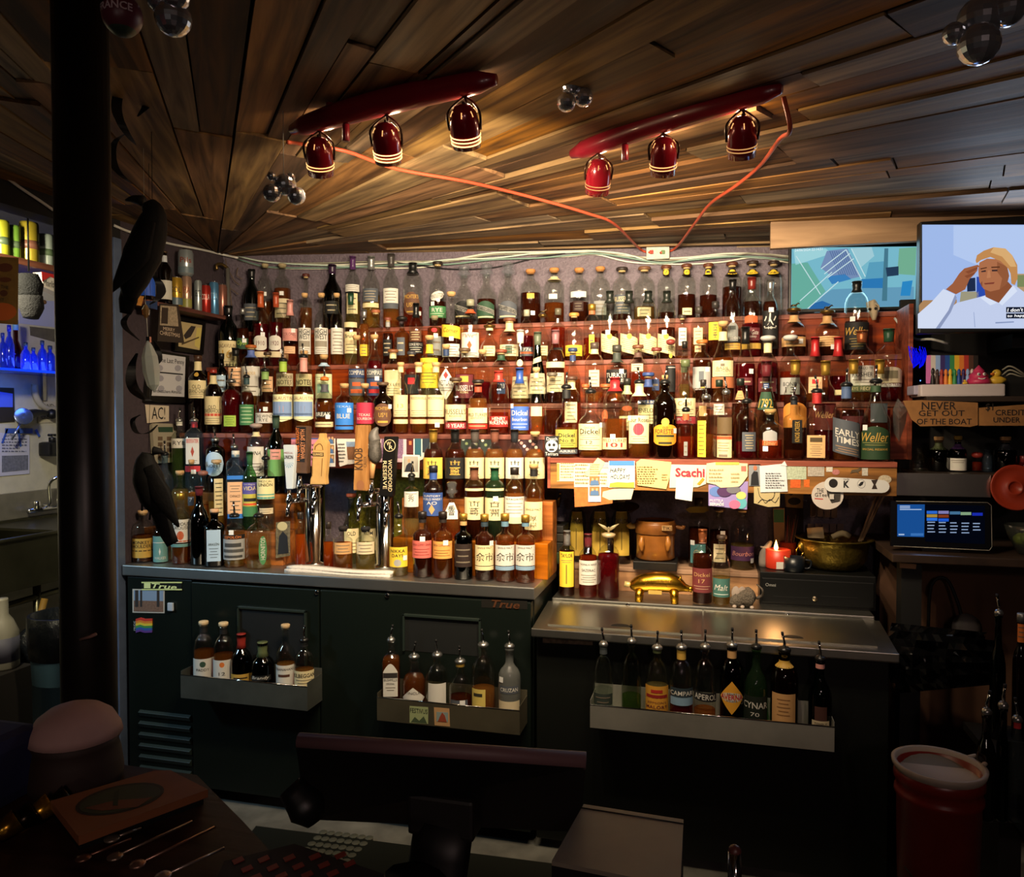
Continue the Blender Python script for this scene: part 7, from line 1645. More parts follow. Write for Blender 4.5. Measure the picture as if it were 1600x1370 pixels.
for i, c_ in enumerate(PEG):
    p = at(1457.5 + i * 6.8, 590, tY + .012); k = mpp(p)
    h_ = at(1457.5, 577 + (i == 0) * -2, tY + .012).z - zr
    o = lathe('peg_doll', [(3.6 * k, 0), (3.8 * k, .002), (2.6 * k, h_ * .55), (1.6 * k, h_ * .62), (2.6 * k, h_ * .72), (2.7 * k, h_ * .85), (1.2 * k, h_)], (p.x, tY + .012, zr), mt(c_, .5), None, 12)
    tag(o, '%s peg doll in the rainbow row on the router' % PN[i], 'toy', 'peg dolls')
p = at(1529, 590, tY); k = mpp(p); h_ = at(1529, 571, tY).z - zr
t = thing('pink_swirl_toy', (p.x, tY, zr), 'pink swirl-shaped smiling toy on the router', 'toy')
PK = mt('#b02c54', .45)
lathe('swirl_body', [(16 * k, 0), (17 * k, h_ * .1), (15.5 * k, h_ * .26), (13 * k, h_ * .32), (13.5 * k, h_ * .45), (10.5 * k, h_ * .58), (8 * k, h_ * .64), (8 * k, h_ * .72), (4 * k, h_ * .86), (.6 * k, h_)], (p.x, tY, zr + .001), PK, t, 20)
for dx in (-4, 4):
    e = sphere('eye', Vector((p.x + dx * k, tY - 13.4 * k, zr + h_ * .52)), 2.4 * k, mt('#d8d4d0', .4), t, 10, 7); sphere('pupil', Vector((p.x + dx * k, tY - 15.4 * k, zr + h_ * .52)), 1.0 * k, BLACK, e, 8, 6)
tube('smile', [Vector((p.x + a * k, tY - (16.2 - abs(a) * .25) * k, zr + h_ * (.26 + .0012 * a * a * 2))) for a in (-5, -3, 0, 3, 5)], .9 * k, mt('#d8d4d0', .4), t, 6)
def duck(label, px, Y, s, yb):
    p = at(px, yb, Y); k = mpp(p) * s
    t = thing('rubber_duck', (p.x, Y, zr), label, 'toy', 'rubber ducks'); YM = mt('#c9a232', .45)
    tube('body', [Vector((p.x + 12 * k, Y, zr + 7 * k)), Vector((p.x + 5 * k, Y, zr + 6 * k)), Vector((p.x - 4 * k, Y, zr + 6 * k)), Vector((p.x - 10 * k, Y, zr + 5 * k))], [1.5 * k, 6 * k, 6.4 * k, 3.6 * k], YM, t, 12, 3)
    sphere('head', Vector((p.x - 1 * k, Y, zr + 16 * k)), 6.2 * k, YM, t, 14, 9)
    tube('bill', [Vector((p.x - 5 * k, Y - 2 * k, zr + 15.4 * k)), Vector((p.x - 10 * k, Y - 5 * k, zr + 15 * k))], [2.6 * k, 1.6 * k], mt('#b8601c', .45), t, 8)
    sphere('eye', Vector((p.x - 4.4 * k, Y - 4.4 * k, zr + 18 * k)), .9 * k, BLACK, t, 6, 5)
duck('yellow rubber duck at the right end of the router', 1558, tY, 1.05, 598); duck('tiny yellow duck between the pegs and the pink toy', 1508, tY - .02, .34, 594)
t = thing('white_cables', at(1580, 590, 3.1), 'loops of thin white cables right of the rubber duck', 'cable')
for i in range(3): tube('cable_loop', [at(1566, 578 + i * 8, 3.1), at(1578, 572 + i * 6, 3.08), at(1594, 580 + i * 4, 3.08), at(1604, 588, 3.1)], .003, mt('#8d8878', .5), t, 6, 4)
t = thing('blue_tinsel', at(1432, 575, 3.1), 'tuft of glowing blue fibre lights behind the toys', 'light')
for i in range(14): tube('fibre', [at(1420 + i * 1.9, 541 + (i * 5) % 9, 3.12), at(1422 + i * 1.8 + (i % 3) * 2, 556, 3.1), at(1426 + i * 1.2, 568 + (i * 7) % 8, 3.09)], .0016, emit('#0a10ff', .8), t, 4, 2)
t = thing('wall_cable', at(1420, 520, 3.3), 'white cables drooping behind the large television', 'cable')
tube('cable', [at(1398, 497, 3.34), at(1412, 515, 3.3), at(1432, 530, 3.25), at(1455, 530, 3.2), at(1482, 537, 3.15)], .005, mt('#b0aca0', .5), t, 6, 4)
tube('cable', [at(1408, 494, 3.34), at(1424, 508, 3.3)], .005, mt('#b0aca0', .5), t, 6); tube('cable', [at(1410, 502, 3.33), at(1422, 540, 3.3), at(1404, 550, 3.3)], .002, mt('#6a6a5c', .5), t, 5, 4)
# cardboard signs
CB = mt('#8a5f34', .85, 0, .25, 25)
t = card('cardboard_sign', 'torn cardboard sign lettered about the boat', [(1411, 626), (1440, 625), (1528, 629), (1528, 664), (1516, 667), (1480, 665), (1438, 666), (1424, 655)], 2.976, CB, 'sign', .004)
for s_, a in (('NEVER', (1440, 628, 1494, 640)), ('GET OUT', (1435, 641, 1507, 650)), ('OF THE BOAT', (1432, 654, 1518, 663))): pxtext(s_, *a, 2.9755, mt('#1d120c', .8), t, 0, .01)
t = card('cardboard_sign', 'cardboard sign lettered about credit, right of the boat sign', [(1530, 637), (1600, 632), (1640, 632), (1640, 665), (1530, 665)], 2.976, CB, 'sign', .004)
for s_, a in (('$1', (1540, 630, 1552, 643)), ('CREDIT', (1555, 640, 1602, 649)), ('UNDER', (1552, 652, 1594, 660))): pxtext(s_, *a, 2.9755, mt('#1d120c', .8), t, 0, .01)
# dark bottles on the middle board
row('on right dark shelf', 3.16, 1.381)
b(1436, 26, 700, 'bell', 'clear', None, None, ('none', 'black'), [])
b(1467, 30, 682, 'std', 'black', None, None, ('cork', 'tan'), [], neck=('olive', 692, 712))
b(1497, 31, 681, 'std', 'black', None, None, ('cork', '#a88a3c'), [L(716, 740, 'white', .95, fine(718, 724, 2))], neck=('plum', 694, 712))
b(1527, 14, 706, 'std', 'clear', 'red', 722, ('ball', '#8a2c24'), [])
b(1543, 19, 702, 'dome', 'sblue', 'pale', 736, ('none', 'black'), [])
b(1571, 32, 682, 'std', 'black', None, None, ('cork', 'tan'), [], neck=('slate', 694, 712))
b(1599, 18, 712, 'dome', 'clear', 'ruby', 722, ('screw', '#6a1c1c'), [])
close_rows()
# touch-screen till
xY = 2.93
t = thing('till_tablet', at(1472, 860, xY), 'glowing blue touch-screen till standing on the lower shelf', 'tablet')
pts = [(1392, 783), (1544, 785), (1550, 790), (1551, 855), (1548, 860), (1392, 853)]
pxplate('bezel', pts, xY, mt('#0b0c10', .25), t, .015)
tube('bezel_edge', [at(x, y, xY - .001) for x, y in ((1400, 783), (1543, 785), (1549, 790), (1550, 854), (1546, 860), (1396, 853))], .0013, mt('#8a8478', .4, .5), t, 5)
pxplate('order_panel', [(1402, 788), (1445, 788), (1444, 839), (1402, 838)], xY - .0006, emit('#1d5aa8', .7), t, .0004)
pxplate('menu_panel', [(1446, 788), (1539, 790), (1539, 850), (1446, 846)], xY - .0006, emit('#050a18', .5), t, .0004)
for i in range(3): pxplate('order_line', rc(1406, 790 + i * 2.6, 1422 + (i == 2) * 18, 791.4 + i * 2.6), xY - .0012, emit('#bcd4f4', .8), t, .0003)
for x0, y0, c_ in ((1448, 798, '#2f6fe0'), (1466, 798, '#8a86c0'), (1484, 799, '#4a7aa0'), (1501, 800, '#8fb08a'), (1519, 801, '#1c2fb8'), (1448, 803.5, '#b8923c'), (1466, 804, '#8a3c1c'), (1448, 809, '#2f7af0'), (1466, 810, '#1f60e0')): pxplate('menu_button', rc(x0, y0, x0 + 16.5, y0 + 4.6), xY - .0012, emit(c_, .8), t, .0003)
for i in range(5):
    for j in range(4):
        if i == 4 and j > 2: continue
        pxplate('menu_item', rc(1449 + i * 17.8, 815 + j * 5 + i * .5, 1461 + i * 17.8 - (i + j) % 3, 816.6 + j * 5 + i * .5), xY - .0012, emit('#9ab0d4', .8), t, .0003)
pxplate('pay_button', rc(1423, 833, 1443, 837), xY - .0012, emit('#3f7ac4', .8), t, .0003); pxplate('order_total', rc(1404, 834, 1413, 836), xY - .0012, emit('#bcd4f4', .8), t, .0003)
box('stand', (at(1440, 858, xY + .02).x, xY + .0155, 1.1135), (at(1500, 858, xY + .02).x, xY + .09, 1.20), BLACK, t)
lamp('tablet_glow', 'AREA', tuple(at(1470, 820, xY - .03)), .25, (.3, .5, 1.0), .15, tuple(at(1470, 820, xY - 1)))
# red plate, lime bowl
p = at(1585, 762, 3.04); k = mpp(p)
t = thing('red_sieve', (p.x, 3.02, p.z - 28 * k), 'round red plastic lid leaning on the shelf by the till', 'lid'); lathe('lid', [(.001, .002), (9 * k, .004), (10 * k, .010), (12 * k, .004), (30 * k, .003), (34 * k, .012), (36 * k, .010), (31 * k, -.002), (.001, -.003)], p, mt('#8a2c18', .4), t, 32, axis=(.05, -1, .15))
p = at(1597, 858, 2.97); k = mpp(p)
t = thing('lime_bowl', (p.x + .02, 2.97, 1.113), 'clear bowl of limes at the right edge of the shelf', 'bowl'); lathe('bowl', [(14 * k, .001), (16 * k, .004), (30 * k, .07), (34 * k, .10), (33 * k, .10), (29 * k, .07), (15 * k, .008), (.001, .006)], (p.x + .02, 2.97, 1.113), glass('#d8dcd4', .05), t, 28)
random.seed(4)
for i in range(9):
    a = i * 2.4; rr = (6 + (i % 3) * 7) * k
    o = sphere('lime', Vector((p.x + .02 + rr * math.cos(a), 2.97 + rr * math.sin(a) * .8, 1.145 + .018 * (i % 3) + .008 * (i > 5))), .020, mt(('#7f9a1c', '#9aa828', '#5d8418')[i % 3], .45, 0, .15, 40), None, 12, 8, 1.15, axis=(math.cos(i), math.sin(i * 2), .4))
    tag(o, 'green lime piled in the clear bowl by the till', 'lime', 'limes in the bowl')

# ------------------------------------------------------------------ lower right corner
t = struct(box('wall_low_right', (.64, 3.2, 0), (1.895, 3.3, 1.08), mt('#4a2f1c', .8, 0, .3, 4)))
t = thing('black_bin_bag', (.93, 2.86, .50), 'crumpled glossy black bin bag below the till shelf', 'bag')
random.seed(11)
V, Fs = [], []
nx, ny = 16, 9
for j in range(ny):
    for i in range(nx):
        u, v = i / (nx - 1), j / (ny - 1)
        px = 1404 + 156 * u - 10 * math.sin(v * 3); py = 985 + 16 * u + (98 - 30 * u) * v
        d = 2.78 + .10 * math.cos(u * 3.1) * 0 - .06 * math.sin(math.pi * u) * math.sin(math.pi * v) + random.uniform(-.022, .022) + .014 * math.sin(v * 26 + u * 5)
        V.append(at(px, py, d))
for j in range(ny - 1):
    for i in range(nx - 1): Fs.append((j * nx + i, j * nx + i + 1, (j + 1) * nx + i + 1, (j + 1) * nx + i))
n0 = len(V)
V += [v + Vector((0, .10, 0)) for v in V]
Fs += [tuple(n0 + q for q in f[::-1]) for f in Fs]
mk('bag_film', V, Fs, mt('#0a0a0b', .16, 0, 0, 10, 0, .6), t)
t = thing('round_fan', at(1505, 1000, 3.05), 'dim round cable reel behind the black bag', 'reel'); lathe('reel', [(.001, 0), (.045, .002), (.05, .02), (.03, .03), (.001, .03)], at(1508, 980, 3.1), mt('#3a3434', .6), t, 20, axis=(0, -1, .2)); tube('cord', [at(1450, 985, 3.15), at(1455, 915, 3.15), at(1478, 904, 3.15), at(1496, 940, 3.12), at(1505, 975, 3.1)], .006, RUBBER, t, 6, 4)
row('in dark right corner', 2.62, .60)
b(1561, 22, 930, 'wine', 'dgreen', None, None, PS, [])
b(1596, 22, 958, 'std', 'brown', None, None, ('screw', 'silver'), [L(975, 1005, 'orange', .9, fine(978, 1000, 3))])
row('in lowest right rail', 2.25, .52)
b(1542, 28, 1080, 'squat', 'brown', 'dark', 1105, PS, [L(1104, 1124, 'beige', .85, [])])
b(1568, 24, 1070, 'std', 'dgreen', None, None, PS, [])
b(1590, 34, 1092, 'dome', 'clear', 'water', 1130, PS, [L(1128, 1140, 'red', .8, [])])
close_rows()
t = thing('low_rail', (.72, 2.28, .3), 'dark steel rail holding bottles in the lower right corner', 'bottle rail')
box('rail_front', (.78, 2.19, .50), (1.4, 2.195, .62), mt('#2c2a24', .4, .8), t); box('rail_floor', (.78, 2.195, .505), (1.4, 2.34, .517), mt('#2c2a24', .4, .8), t); box('rail_back', (.78, 2.335, .517), (1.4, 2.34, .70), mt('#2c2a24', .4, .8), t); box('rail_leg', (1.3, 2.2, 0), (1.36, 2.33, .505), mt('#2c2a24', .4, .8), t)
t = thing('rail_shelf', (.98, 2.63, .3), 'dark low shelf carrying two bottles in the right corner', 'shelf'); box('board', (.80, 2.50, .575), (1.5, 2.74, .599), mt('#171310', .6), t); box('board_leg', (.84, 2.54, 0), (.90, 2.70, .575), mt('#171310', .6), t); box('board_leg', (1.40, 2.54, 0), (1.46, 2.70, .575), mt('#171310', .6), t)
# red bucket with white perforated insert
p = at(1467, 1192, 2.2); k = mpp(p); zt_ = p.z
t = thing('red_bucket', (p.x, 2.2, 0), 'red ribbed bucket with a pale strainer insert on the floor', 'bucket')
R = 64 * k
lathe('bucket_body', [(R * .78, 0), (R * .82, .01), (R * .93, zt_ - .09), (R * .98, zt_ - .085), (R * .98, zt_ - .075), (R * .94, zt_ - .07), (R * .95, zt_ - .05), (R, zt_ - .045), (R, zt_ - .03), (R * .97, zt_ - .012), (R * .9, zt_ - .012), (R * .88, zt_ - .2), (.001, zt_ - .21)], (p.x, 2.2, 0), mt('#6a1810', .35, 0, .2, 10), t, 36)
wm = mt('#8f8276', .55)
lathe('insert_rim', [(R * .93, zt_ - .03), (R * 1.03, zt_ - .012), (R * 1.05, zt_), (R * .95, zt_), (R * .90, zt_ - .03), (R * .86, zt_ - .12), (R * .84, zt_ - .12), (R * .90, zt_ - .035)], (p.x, 2.2, 0), wm, t, 36)
ins = plate('strainer_plate', [(p.x + R * .88 * math.cos(a), 2.2 + R * .88 * math.sin(a), zt_ - .05 + .035 * math.sin(a)) for a in [2 * math.pi * i / 24 for i in range(24)]], (0, -.4, 1), .004, mt('#5c5244', .6), t)
for i in range(5):
    for j in range(3):
        x, y = p.x + (i - 2.2) * R * .25, 2.2 + (j - 1.8) * R * .25; cyl('strainer_hole', (x, y, zt_ - .0495 + .035 * (y - 2.2) / (R * .88)), .0055, .0012, mt('#14100c', .8), ins, n=8)
tube('rim_handle', [(p.x + R * .80, 2.2 + R * .60, zt_ - .004), (p.x + R * 1.02, 2.2 + R * .62, zt_ + .002), (p.x + R * 1.15, 2.2 + R * .38, zt_ + .001), (p.x + R * 1.02, 2.2 + R * .2, zt_ - .004)], .006, wm, t, 8, 4)
pts = [(p.x + R * .99 * math.cos(a), 2.2 + R * .99 * math.sin(a)) for a in (-2.6, -2.2, -1.8, -1.4)]
tube('dark_print', [Vector((x, y, .42 - .03 * i)) for i, (x, y) in enumerate(pts)], .002, mt('#120808', .6), t, 6)
# ------------------------------------------------------------------ left wall: can shelf, frames, pipe
WX = LEFT_X + .003
zs = 2.075
t = struct(thing('trim_3', (-2.33, 3.05, zs - .02)))
box('can_board', (LEFT_X, 2.742, zs - .018), (-2.275, 3.30, zs), wood('#3a160c', '#6d2f1a', (40, 3, 40), .5, 'cs', .05), t, .003)
def can(label, px, wpx, ytop, c, z0=zs, X=-2.325, txt=None, tc='#d0d0cc', c2=None, upside=False):
    p = atx(px, ytop, X); R = wpx * mpp(p) / 2; h = p.z - z0
    t = thing('drink_can', (X, p.y, z0), label, 'can', 'cans on the left wall shelf')
    m = mt(c, .28, .55)
    pr = [(R * .80, 0), (R * .82, .003), (R, .010), (R, h - .014), (R * .84, h - .003), (R * .85, h), (R * .78, h), (R * .76, h - .003), (.001, h - .004)]
    lathe('can_body', pr, (X, p.y, z0), m, t, 22)
    lathe('can_rim', [(R * .84, h - .002), (R * .87, h), (R * .84, h + .0015)], (X, p.y, z0), CHROME, t, 22)
    d = Vector((CAM.x - X, CAM.y - p.y, 0)).normalized(); s = Vector((-d.y, d.x, 0))
    if c2: 
        V = []
        for i in range(9):
            a = -1.3 + 2.6 * i / 8; q = Vector((X, p.y, 0)) + (d * math.cos(a) + s * math.sin(a)) * (R + .0006)
            V += [q + Vector((0, 0, z0 + .011)), q + Vector((0, 0, z0 + h * .32))]
        mk('can_band', V, [(2 * i, 2 * i + 2, 2 * i + 3, 2 * i + 1) for i in range(8)], mt(c2, .4), t, True)
    if txt:
        vv, ff, asp = text_data(txt, 0, .01)
        V = []
        for a_, b_ in vv:
            an = a_ * 1.5; q = Vector((X, p.y, 0)) + (d * math.cos(an) + s * math.sin(an)) * (R + .0009); V.append(q + Vector((0, 0, z0 + h * (.58 + b_ * .2))))
        mk('lettering', V, ff, mt(tc, .5), t)
    return h
can('yellow drink can on the left wall shelf', 275, 19, 434, '#a8842c', txt='SOL', tc='#3a2a14', c2='#4a5a64')
h1 = can('orange and silver can under the stacked grey can', 291, 16, 432, '#a0806c', txt='IPA', tc='#8a4a2c', c2='#7d7a3c')
can('grey can stacked on top of another can', 290, 23, 391, '#8f9698', zs + h1 + .002, txt='Pils', tc='#7d3c2c', c2='#5c6a70')
can('slim silver can on the left wall shelf', 309, 12, 438, '#8d9494', txt='SELTZ', tc='#2c3438')
can('red drink can on the left wall shelf', 321, 16, 446, '#a02a22', txt='COLA', tc='#c9b4ac')
can('light blue drink can on the left wall shelf', 334, 15, 441, '#4f80a8', txt='TEA', tc='#7da4c4', X=-2.345)
can('copper pink can at the right end of the shelf', 347, 15, 445, '#8a5a4c')
def wbottle(label, px, wpx, ytop, g, lab, X=-2.325, z0=None):
    p = atx(px, ytop, X); z0 = zs if z0 is None else z0; R = wpx * mpp(p) / 2; Hh = p.z - z0
    t = thing('beer_bottle', (X, p.y, z0), label, 'bottle')
    pr = prof_of('std', R, .010, Hh); lathe('body', pr + [(.012, Hh * .965), (.012, Hh)], (X, p.y, z0), GL[g], t, 18); lathe('cap', [(.0125, Hh - .006), (.013, Hh + .001), (.001, Hh + .002)], (X, p.y, z0), mt('#5c4a38', .4, .6), t, 12)
    d = Vector((CAM.x - X, CAM.y - p.y, 0)).normalized(); s = Vector((-d.y, d.x, 0))
    for f0, f1, c in lab:
        V = []
        for i in range(7):
            a = -1.1 + 2.2 * i / 6
            for f in (f0, f1):
                r = r_at(pr, f * Hh) + .0008; V.append(Vector((X, p.y, z0 + f * Hh)) + (d * math.cos(a) + s * math.sin(a)) * r)
        mk('label', V, [(2 * i, 2 * i + 2, 2 * i + 3, 2 * i + 1) for i in range(6)], mt(c, .6), t, True)
wbottle('brown beer bottle with white neck label left of the yellow can', 257, 22, 393, 'brown', ((.1, .45, '#b0aca0'), (.80, .92, '#b9bcc0')))
wbottle('blue-labelled beer bottle partly behind the black bird', 230, 24, 398, 'brown', ((.1, .5, '#1f4aa8'),), X=-2.31)
# pipe with valve in the corner
pX = at(339, 480, 3.40)
t = thing('wall_pipe', (-2.33, 3.38, 1.7), 'grey vertical wall pipe with a brass valve in the corner', 'pipe')
tube('pipe', [(-2.34, 3.39, 2.33), (-2.34, 3.39, 1.72)], .010, mt('#6f6c66', .45, .4), t, 10); tube('valve', [(-2.34, 3.39, 2.33), (-2.355, 3.36, 2.345), (-2.36, 3.33, 2.335), (-2.36, 3.33, 2.31)], .008, mt('#7a6238', .35, .9), t, 8, 3)
t = thing('dry_twigs', (-2.3, 3.36, zs + .02), 'dry thin twigs in the dark corner above the bottles', 'twigs')
for a in (((352, 404), (358, 440), (362, 480)), ((356, 420), (366, 438), (374, 445)), ((372, 418), (370, 430), (378, 436)), ((350, 445), (362, 452), (372, 460))): tube('twig', [at(x, y, 3.40) for x, y in a], .0022, mt('#5c4a34', .8), t, 5, 3)
def wq(x0, y0, x1, y1, x2, y2, x3, y3): return [(x0, y0), (x1, y1), (x2, y2), (x3, y3)]
def frame(label, quad, inner, fm, im, X):
    P = [atx(a, b_, X) for a, b_ in quad]
    t = thing('framed_picture', (X, sum(p.y for p in P) / 4, min(p.z for p in P)), label, 'picture')
    plate('frame', P, (1, 0, 0), .018, fm, t); plate('picture', [atx(a, b_, X + .001) for a, b_ in inner], (1, 0, 0), .001, im, t)
    return t
FB = mt('#0c0a09', .4)
t = frame('framed bird picture on the short left wall', wq(276, 493, 322, 502, 318, 554, 273, 548), wq(281, 502, 316, 508, 312, 547, 279, 541), FB, mt('#a8956a', .6), WX + .02)
pxplate('bird', [(287, 524), (293, 516), (299, 509), (306, 510), (303, 517), (298, 526), (290, 530)], 0, mt('#2c2420', .7), t, .0006, X=WX + .0225); pxplate('branch', [(284, 536), (311, 526), (311, 528), (284, 539)], 0, mt('#4a3a24', .7), t, .0006, X=WX + .0225); pxplate('pale_patch', [(308, 512), (315, 512), (312, 545), (304, 540)], 0, mt('#b9a85c', .7), t, .0005, X=WX + .0218)
t = frame('framed certificate with bird silhouettes on the left wall', wq(236, 545, 296, 556, 292, 630, 228, 628), wq(248, 552, 290, 558, 288, 620, 237, 618), FB, mt('#b0aeb0', .6), WX + .02)
pxtext('The Last Penny', 249, 560, 288, 570, 0, INK, t, X=WX + .0215); pxplate('rule', [(243, 580), (286, 584), (286, 586), (243, 582)], 0, INK, t, .0006, X=WX + .0225)
for i in range(6): pxplate('silhouette', disc(250 + (i % 2) * 28 + (i // 2), 575 + (i // 2) * 16, 5, 5, 8), 0, mt('#8a8890', .6), t, .0005, X=WX + .0222)
pxtext('Birdwatchers Almanac', 240, 609, 284, 614, 0, INK, t, X=WX + .0215)
t = card('greeting_card', 'dark greeting card with a photo hanging from the can shelf', wq(250, 474, 279, 476, 288, 536, 246, 533), 0, mt('#2a2018', .7), 'card', .002, X=-2.27)
pxplate('photo', wq(251, 477, 276, 479, 279, 510, 250, 508), 0, mt('#8f7f68', .7, 0, .5, 80), t, .0005, X=-2.2695); pxplate('photo_figure', wq(253, 480, 263, 481, 262, 506, 252, 505), 0, mt('#2c2018', .7), t, .0005, X=-2.2688)
pxtext('MERRY', 255, 512, 273, 517, 0, mt('#b09a84', .7), t, X=-2.2693); pxtext('CHRISTMAS', 250, 519, 281, 525, 0, mt('#b09a84', .7), t, X=-2.2693)
card('orange_tag', 'small orange printed tag below the can shelf', wq(208, 461, 225, 463, 221, 478, 205, 475), 0, mt('#a8702c', .7, 0, .4, 120), 'tag', .001, X=-2.27)
card('blue_card', 'small dark blue card pinned under the can shelf', wq(228, 470, 246, 470, 246, 484, 229, 480), 0, mt('#1c2f54', .7), 'card', .001, X=-2.272)
t = card('handwritten_sign', 'small white sign hand-lettered about the air conditioner', wq(227, 632, 264, 634, 264, 658, 230, 661), 0, mt('#b9aa94', .7), 'sign', .002, X=WX + .004)
pxtext('AC!', 237, 636, 258, 655, 0, INK, t, X=WX + .0045)
t = thing('thermostat', (WX + .02, atx(256, 690, WX).y, atx(256, 728, WX).z), 'pale wall keypad with a green display above the left bottles', 'keypad')
plate('keypad_body', [atx(a, b_, WX + .02) for a, b_ in ((238, 664), (243, 661), (271, 662), (275, 667), (275, 722), (242, 724))], (1, 0, 0), .016, mt('#8f8672', .6), t)
pxplate('display', wq(247, 667, 270, 667, 270, 675, 248, 675), 0, mt('#2c4030', .4), t, .001, X=WX + .021)
for i in range(8): pxplate('key', rc(247 + (i % 2) * 14, 682 + (i // 2) * 9, 254 + (i % 2) * 14, 688 + (i // 2) * 9), 0, mt('#5c4a38', .6), t, .001, X=WX + .021)

# ------------------------------------------------------------------ back kitchen
KX = -4.34
# sink
SK = mt('#5c5a48', .34, .9, .25, 6)
t = thing('steel_sink', (-3.95, 3.4, 0), 'long stainless steel kitchen sink on legs', 'sink')
zk = .932
box('basin_front', (-3.62, 2.4, zk - .28), (-3.60, 4.55, zk), SK, t, .003); box('basin_back', (-4.33, 2.4, zk - .28), (-4.31, 4.55, zk), SK, t); box('basin_floor', (-4.31, 2.4, zk - .28), (-3.62, 4.55, zk - .27), SK, t)
tube('rolled_rim', [(-3.60, 2.4, zk), (-3.60, 4.55, zk)], .012, SK, t, 8)
box('drain_board', (-4.31, 3.72, zk - .03), (-3.62, 4.55, zk - .015), SK, t)
box('backsplash', (-4.335, 3.35, zk), (-4.315, 4.5, zk + .17), mt('#8a8678', .4, .6, .2, 12), t, .004)
for y in (2.45, 3.5, 4.5): tube('leg', [(-3.66, y, 0), (-3.66, y, zk - .28)], .02, SK, t, 8); tube('leg', [(-4.28, y, 0), (-4.28, y, zk - .28)], .02, SK, t, 8)
tube('cross_pipe', [(-3.66, 2.45, .55), (-3.66, 4.5, .60)], .018, SK, t, 8)
def kz(px, py, X=KX): return atx(px, py, X)
f0 = kz(70, 790, -4.28)
t2 = thing('faucet', (-4.28, f0.y, zk + .04), 'chrome gooseneck faucet on the sink backsplash', 'faucet')
z_ = f0.z
tube('gooseneck', [(-4.29, f0.y, z_), (-4.24, f0.y, z_ + .02), (-4.22, f0.y - .02, z_ + .15), (-4.18, f0.y + .02, z_ + .19), (-4.14, f0.y + .07, z_ + .15), (-4.13, f0.y + .08, z_ + .11)], .011, CHROME, t2, 8, 4)
for s in (-1, 1): cyl('tap_knob', (-4.25, f0.y + s * .09, z_ - .01), .022, .05, CHROME, t2, n=10)
tube('tap_bar', [(-4.27, f0.y - .14, z_ - .02), (-4.27, f0.y + .14, z_ - .02)], .016, CHROME, t2, 8)
# blue-lit glass shelf with bottles
t = thing('glass_shelf', (-4.15, 3.9, 1.86), 'blue-lit glass shelf on the kitchen wall', 'shelf')
box('pane', (-4.33, 3.2, 1.862), (-3.98, 4.45, 1.872), glass('#8fb0ff', .15), t); box('lit_edge', (-3.98, 3.2, 1.860), (-3.972, 4.45, 1.874), emit('#1440ff', 1.2), t)
for y in (3.55, 4.2): box('shelf_bracket', (-4.335, y, 1.70), (-4.315, y + .025, 1.862), STEEL, t)
lamp('shelf_strip', 'AREA', (-4.05, 3.85, 1.858), 1.4, (.1, .25, 1.0), .25, (-4.05, 3.85, 1.0)); lamp('shelf_strip_up', 'AREA', (-4.0, 3.85, 1.89), 1.6, (.08, .2, 1.0), .25, (-4.2, 3.9, 2.4))
BG = glass('#4a6cf0', .25, .06, .7)
for i, (px, w, ytop, cap_, lb) in enumerate(((4, 13, 520, '#1c2c8a', 'first blue-lit bottle on the kitchen glass shelf, at the picture edge'), (14, 14, 508, '#0a1ab8', 'blue-capped bottle on the kitchen glass shelf'), (40, 15, 535, '#22304a', 'faceted short bottle on the kitchen glass shelf'), (52, 14, 543, '#22304a', 'short blue bottle right of the faceted one'), (66, 14, 532, '#22304a', 'blue bottle third from the right on the glass shelf'), (78, 16, 540, '#22304a', 'blue bottle nearest the column on the glass shelf'))):
    p = atx(px, ytop, -4.06); k = mpp(p); R = w * k / 2; h = p.z - 1.873
    t = thing('blue_bottle', (-4.06, p.y, 1.873), lb, 'bottle', 'bottles on the glass shelf')
    lathe('body', [(R * .9, 0), (R, .006), (R, h * .55), (R * .7, h * .68), (R * .35, h * .76), (R * .35, h * .96)], (-4.06, p.y, 1.873), BG, t, 14); lathe('cap', [(R * .42, h * .86), (R * .42, h), (.001, h + .002)], (-4.06, p.y, 1.873), mt(cap_, .4), t, 10)
p = atx(24, 500, -4.18); R = 9 * mpp(p)
t = thing('red_bottle', (-4.18, p.y, 1.873), 'dark red bottle behind the blue ones on the glass shelf', 'bottle'); h = p.z - 1.873
lathe('body', [(R * 1.1, 0), (R * 1.1, h * .4), (R * .4, h * .6), (R * .4, h * .98)], (-4.18, p.y, 1.873), glass('#7a1420', .35), t, 14); lathe('cap', [(R * .46, h * .8), (R * .46, h), (.001, h + .001)], (-4.18, p.y, 1.873), mt('#5c8aa8', .5), t, 10)
def kcard(name, label, quad, mat, cat, X=KX + .006, th=.003): return card(name, label, quad, 0, mat, cat, th, X=X)
kcard('rivet_strip', 'grey metal strip with rivets on the kitchen wall', wq(47, 510, 92, 515, 92, 536, 48, 524), mt('#6d675c', .5, .5, .2, 30), 'panel')
kcard('white_sheet', 'white wall panel above the glass shelf', wq(30, 470, 92, 470, 92, 512, 30, 505), mt('#9fa4c4', .5), 'panel', KX + .003)
t = kcard('wall_chart', 'printed hand-washing chart taped to the kitchen wall', wq(0, 676, 46, 680, 46, 740, 0, 744), mt('#b4b6cc', .7), 'poster')
scribble('print', 3, 684, 42, 708, 0, mt('#5c6078', .8), t, 5, X=KX + .0075, seed=31); pxplate('photo_strip', wq(3, 712, 44, 711, 44, 734, 3, 738), 0, mt('#6a6e80', .7, 0, .4, 60), t, .0006, X=KX + .0072); pxtext('Surface Care', 8, 677, 38, 682, 0, INK, t, X=KX + .007)
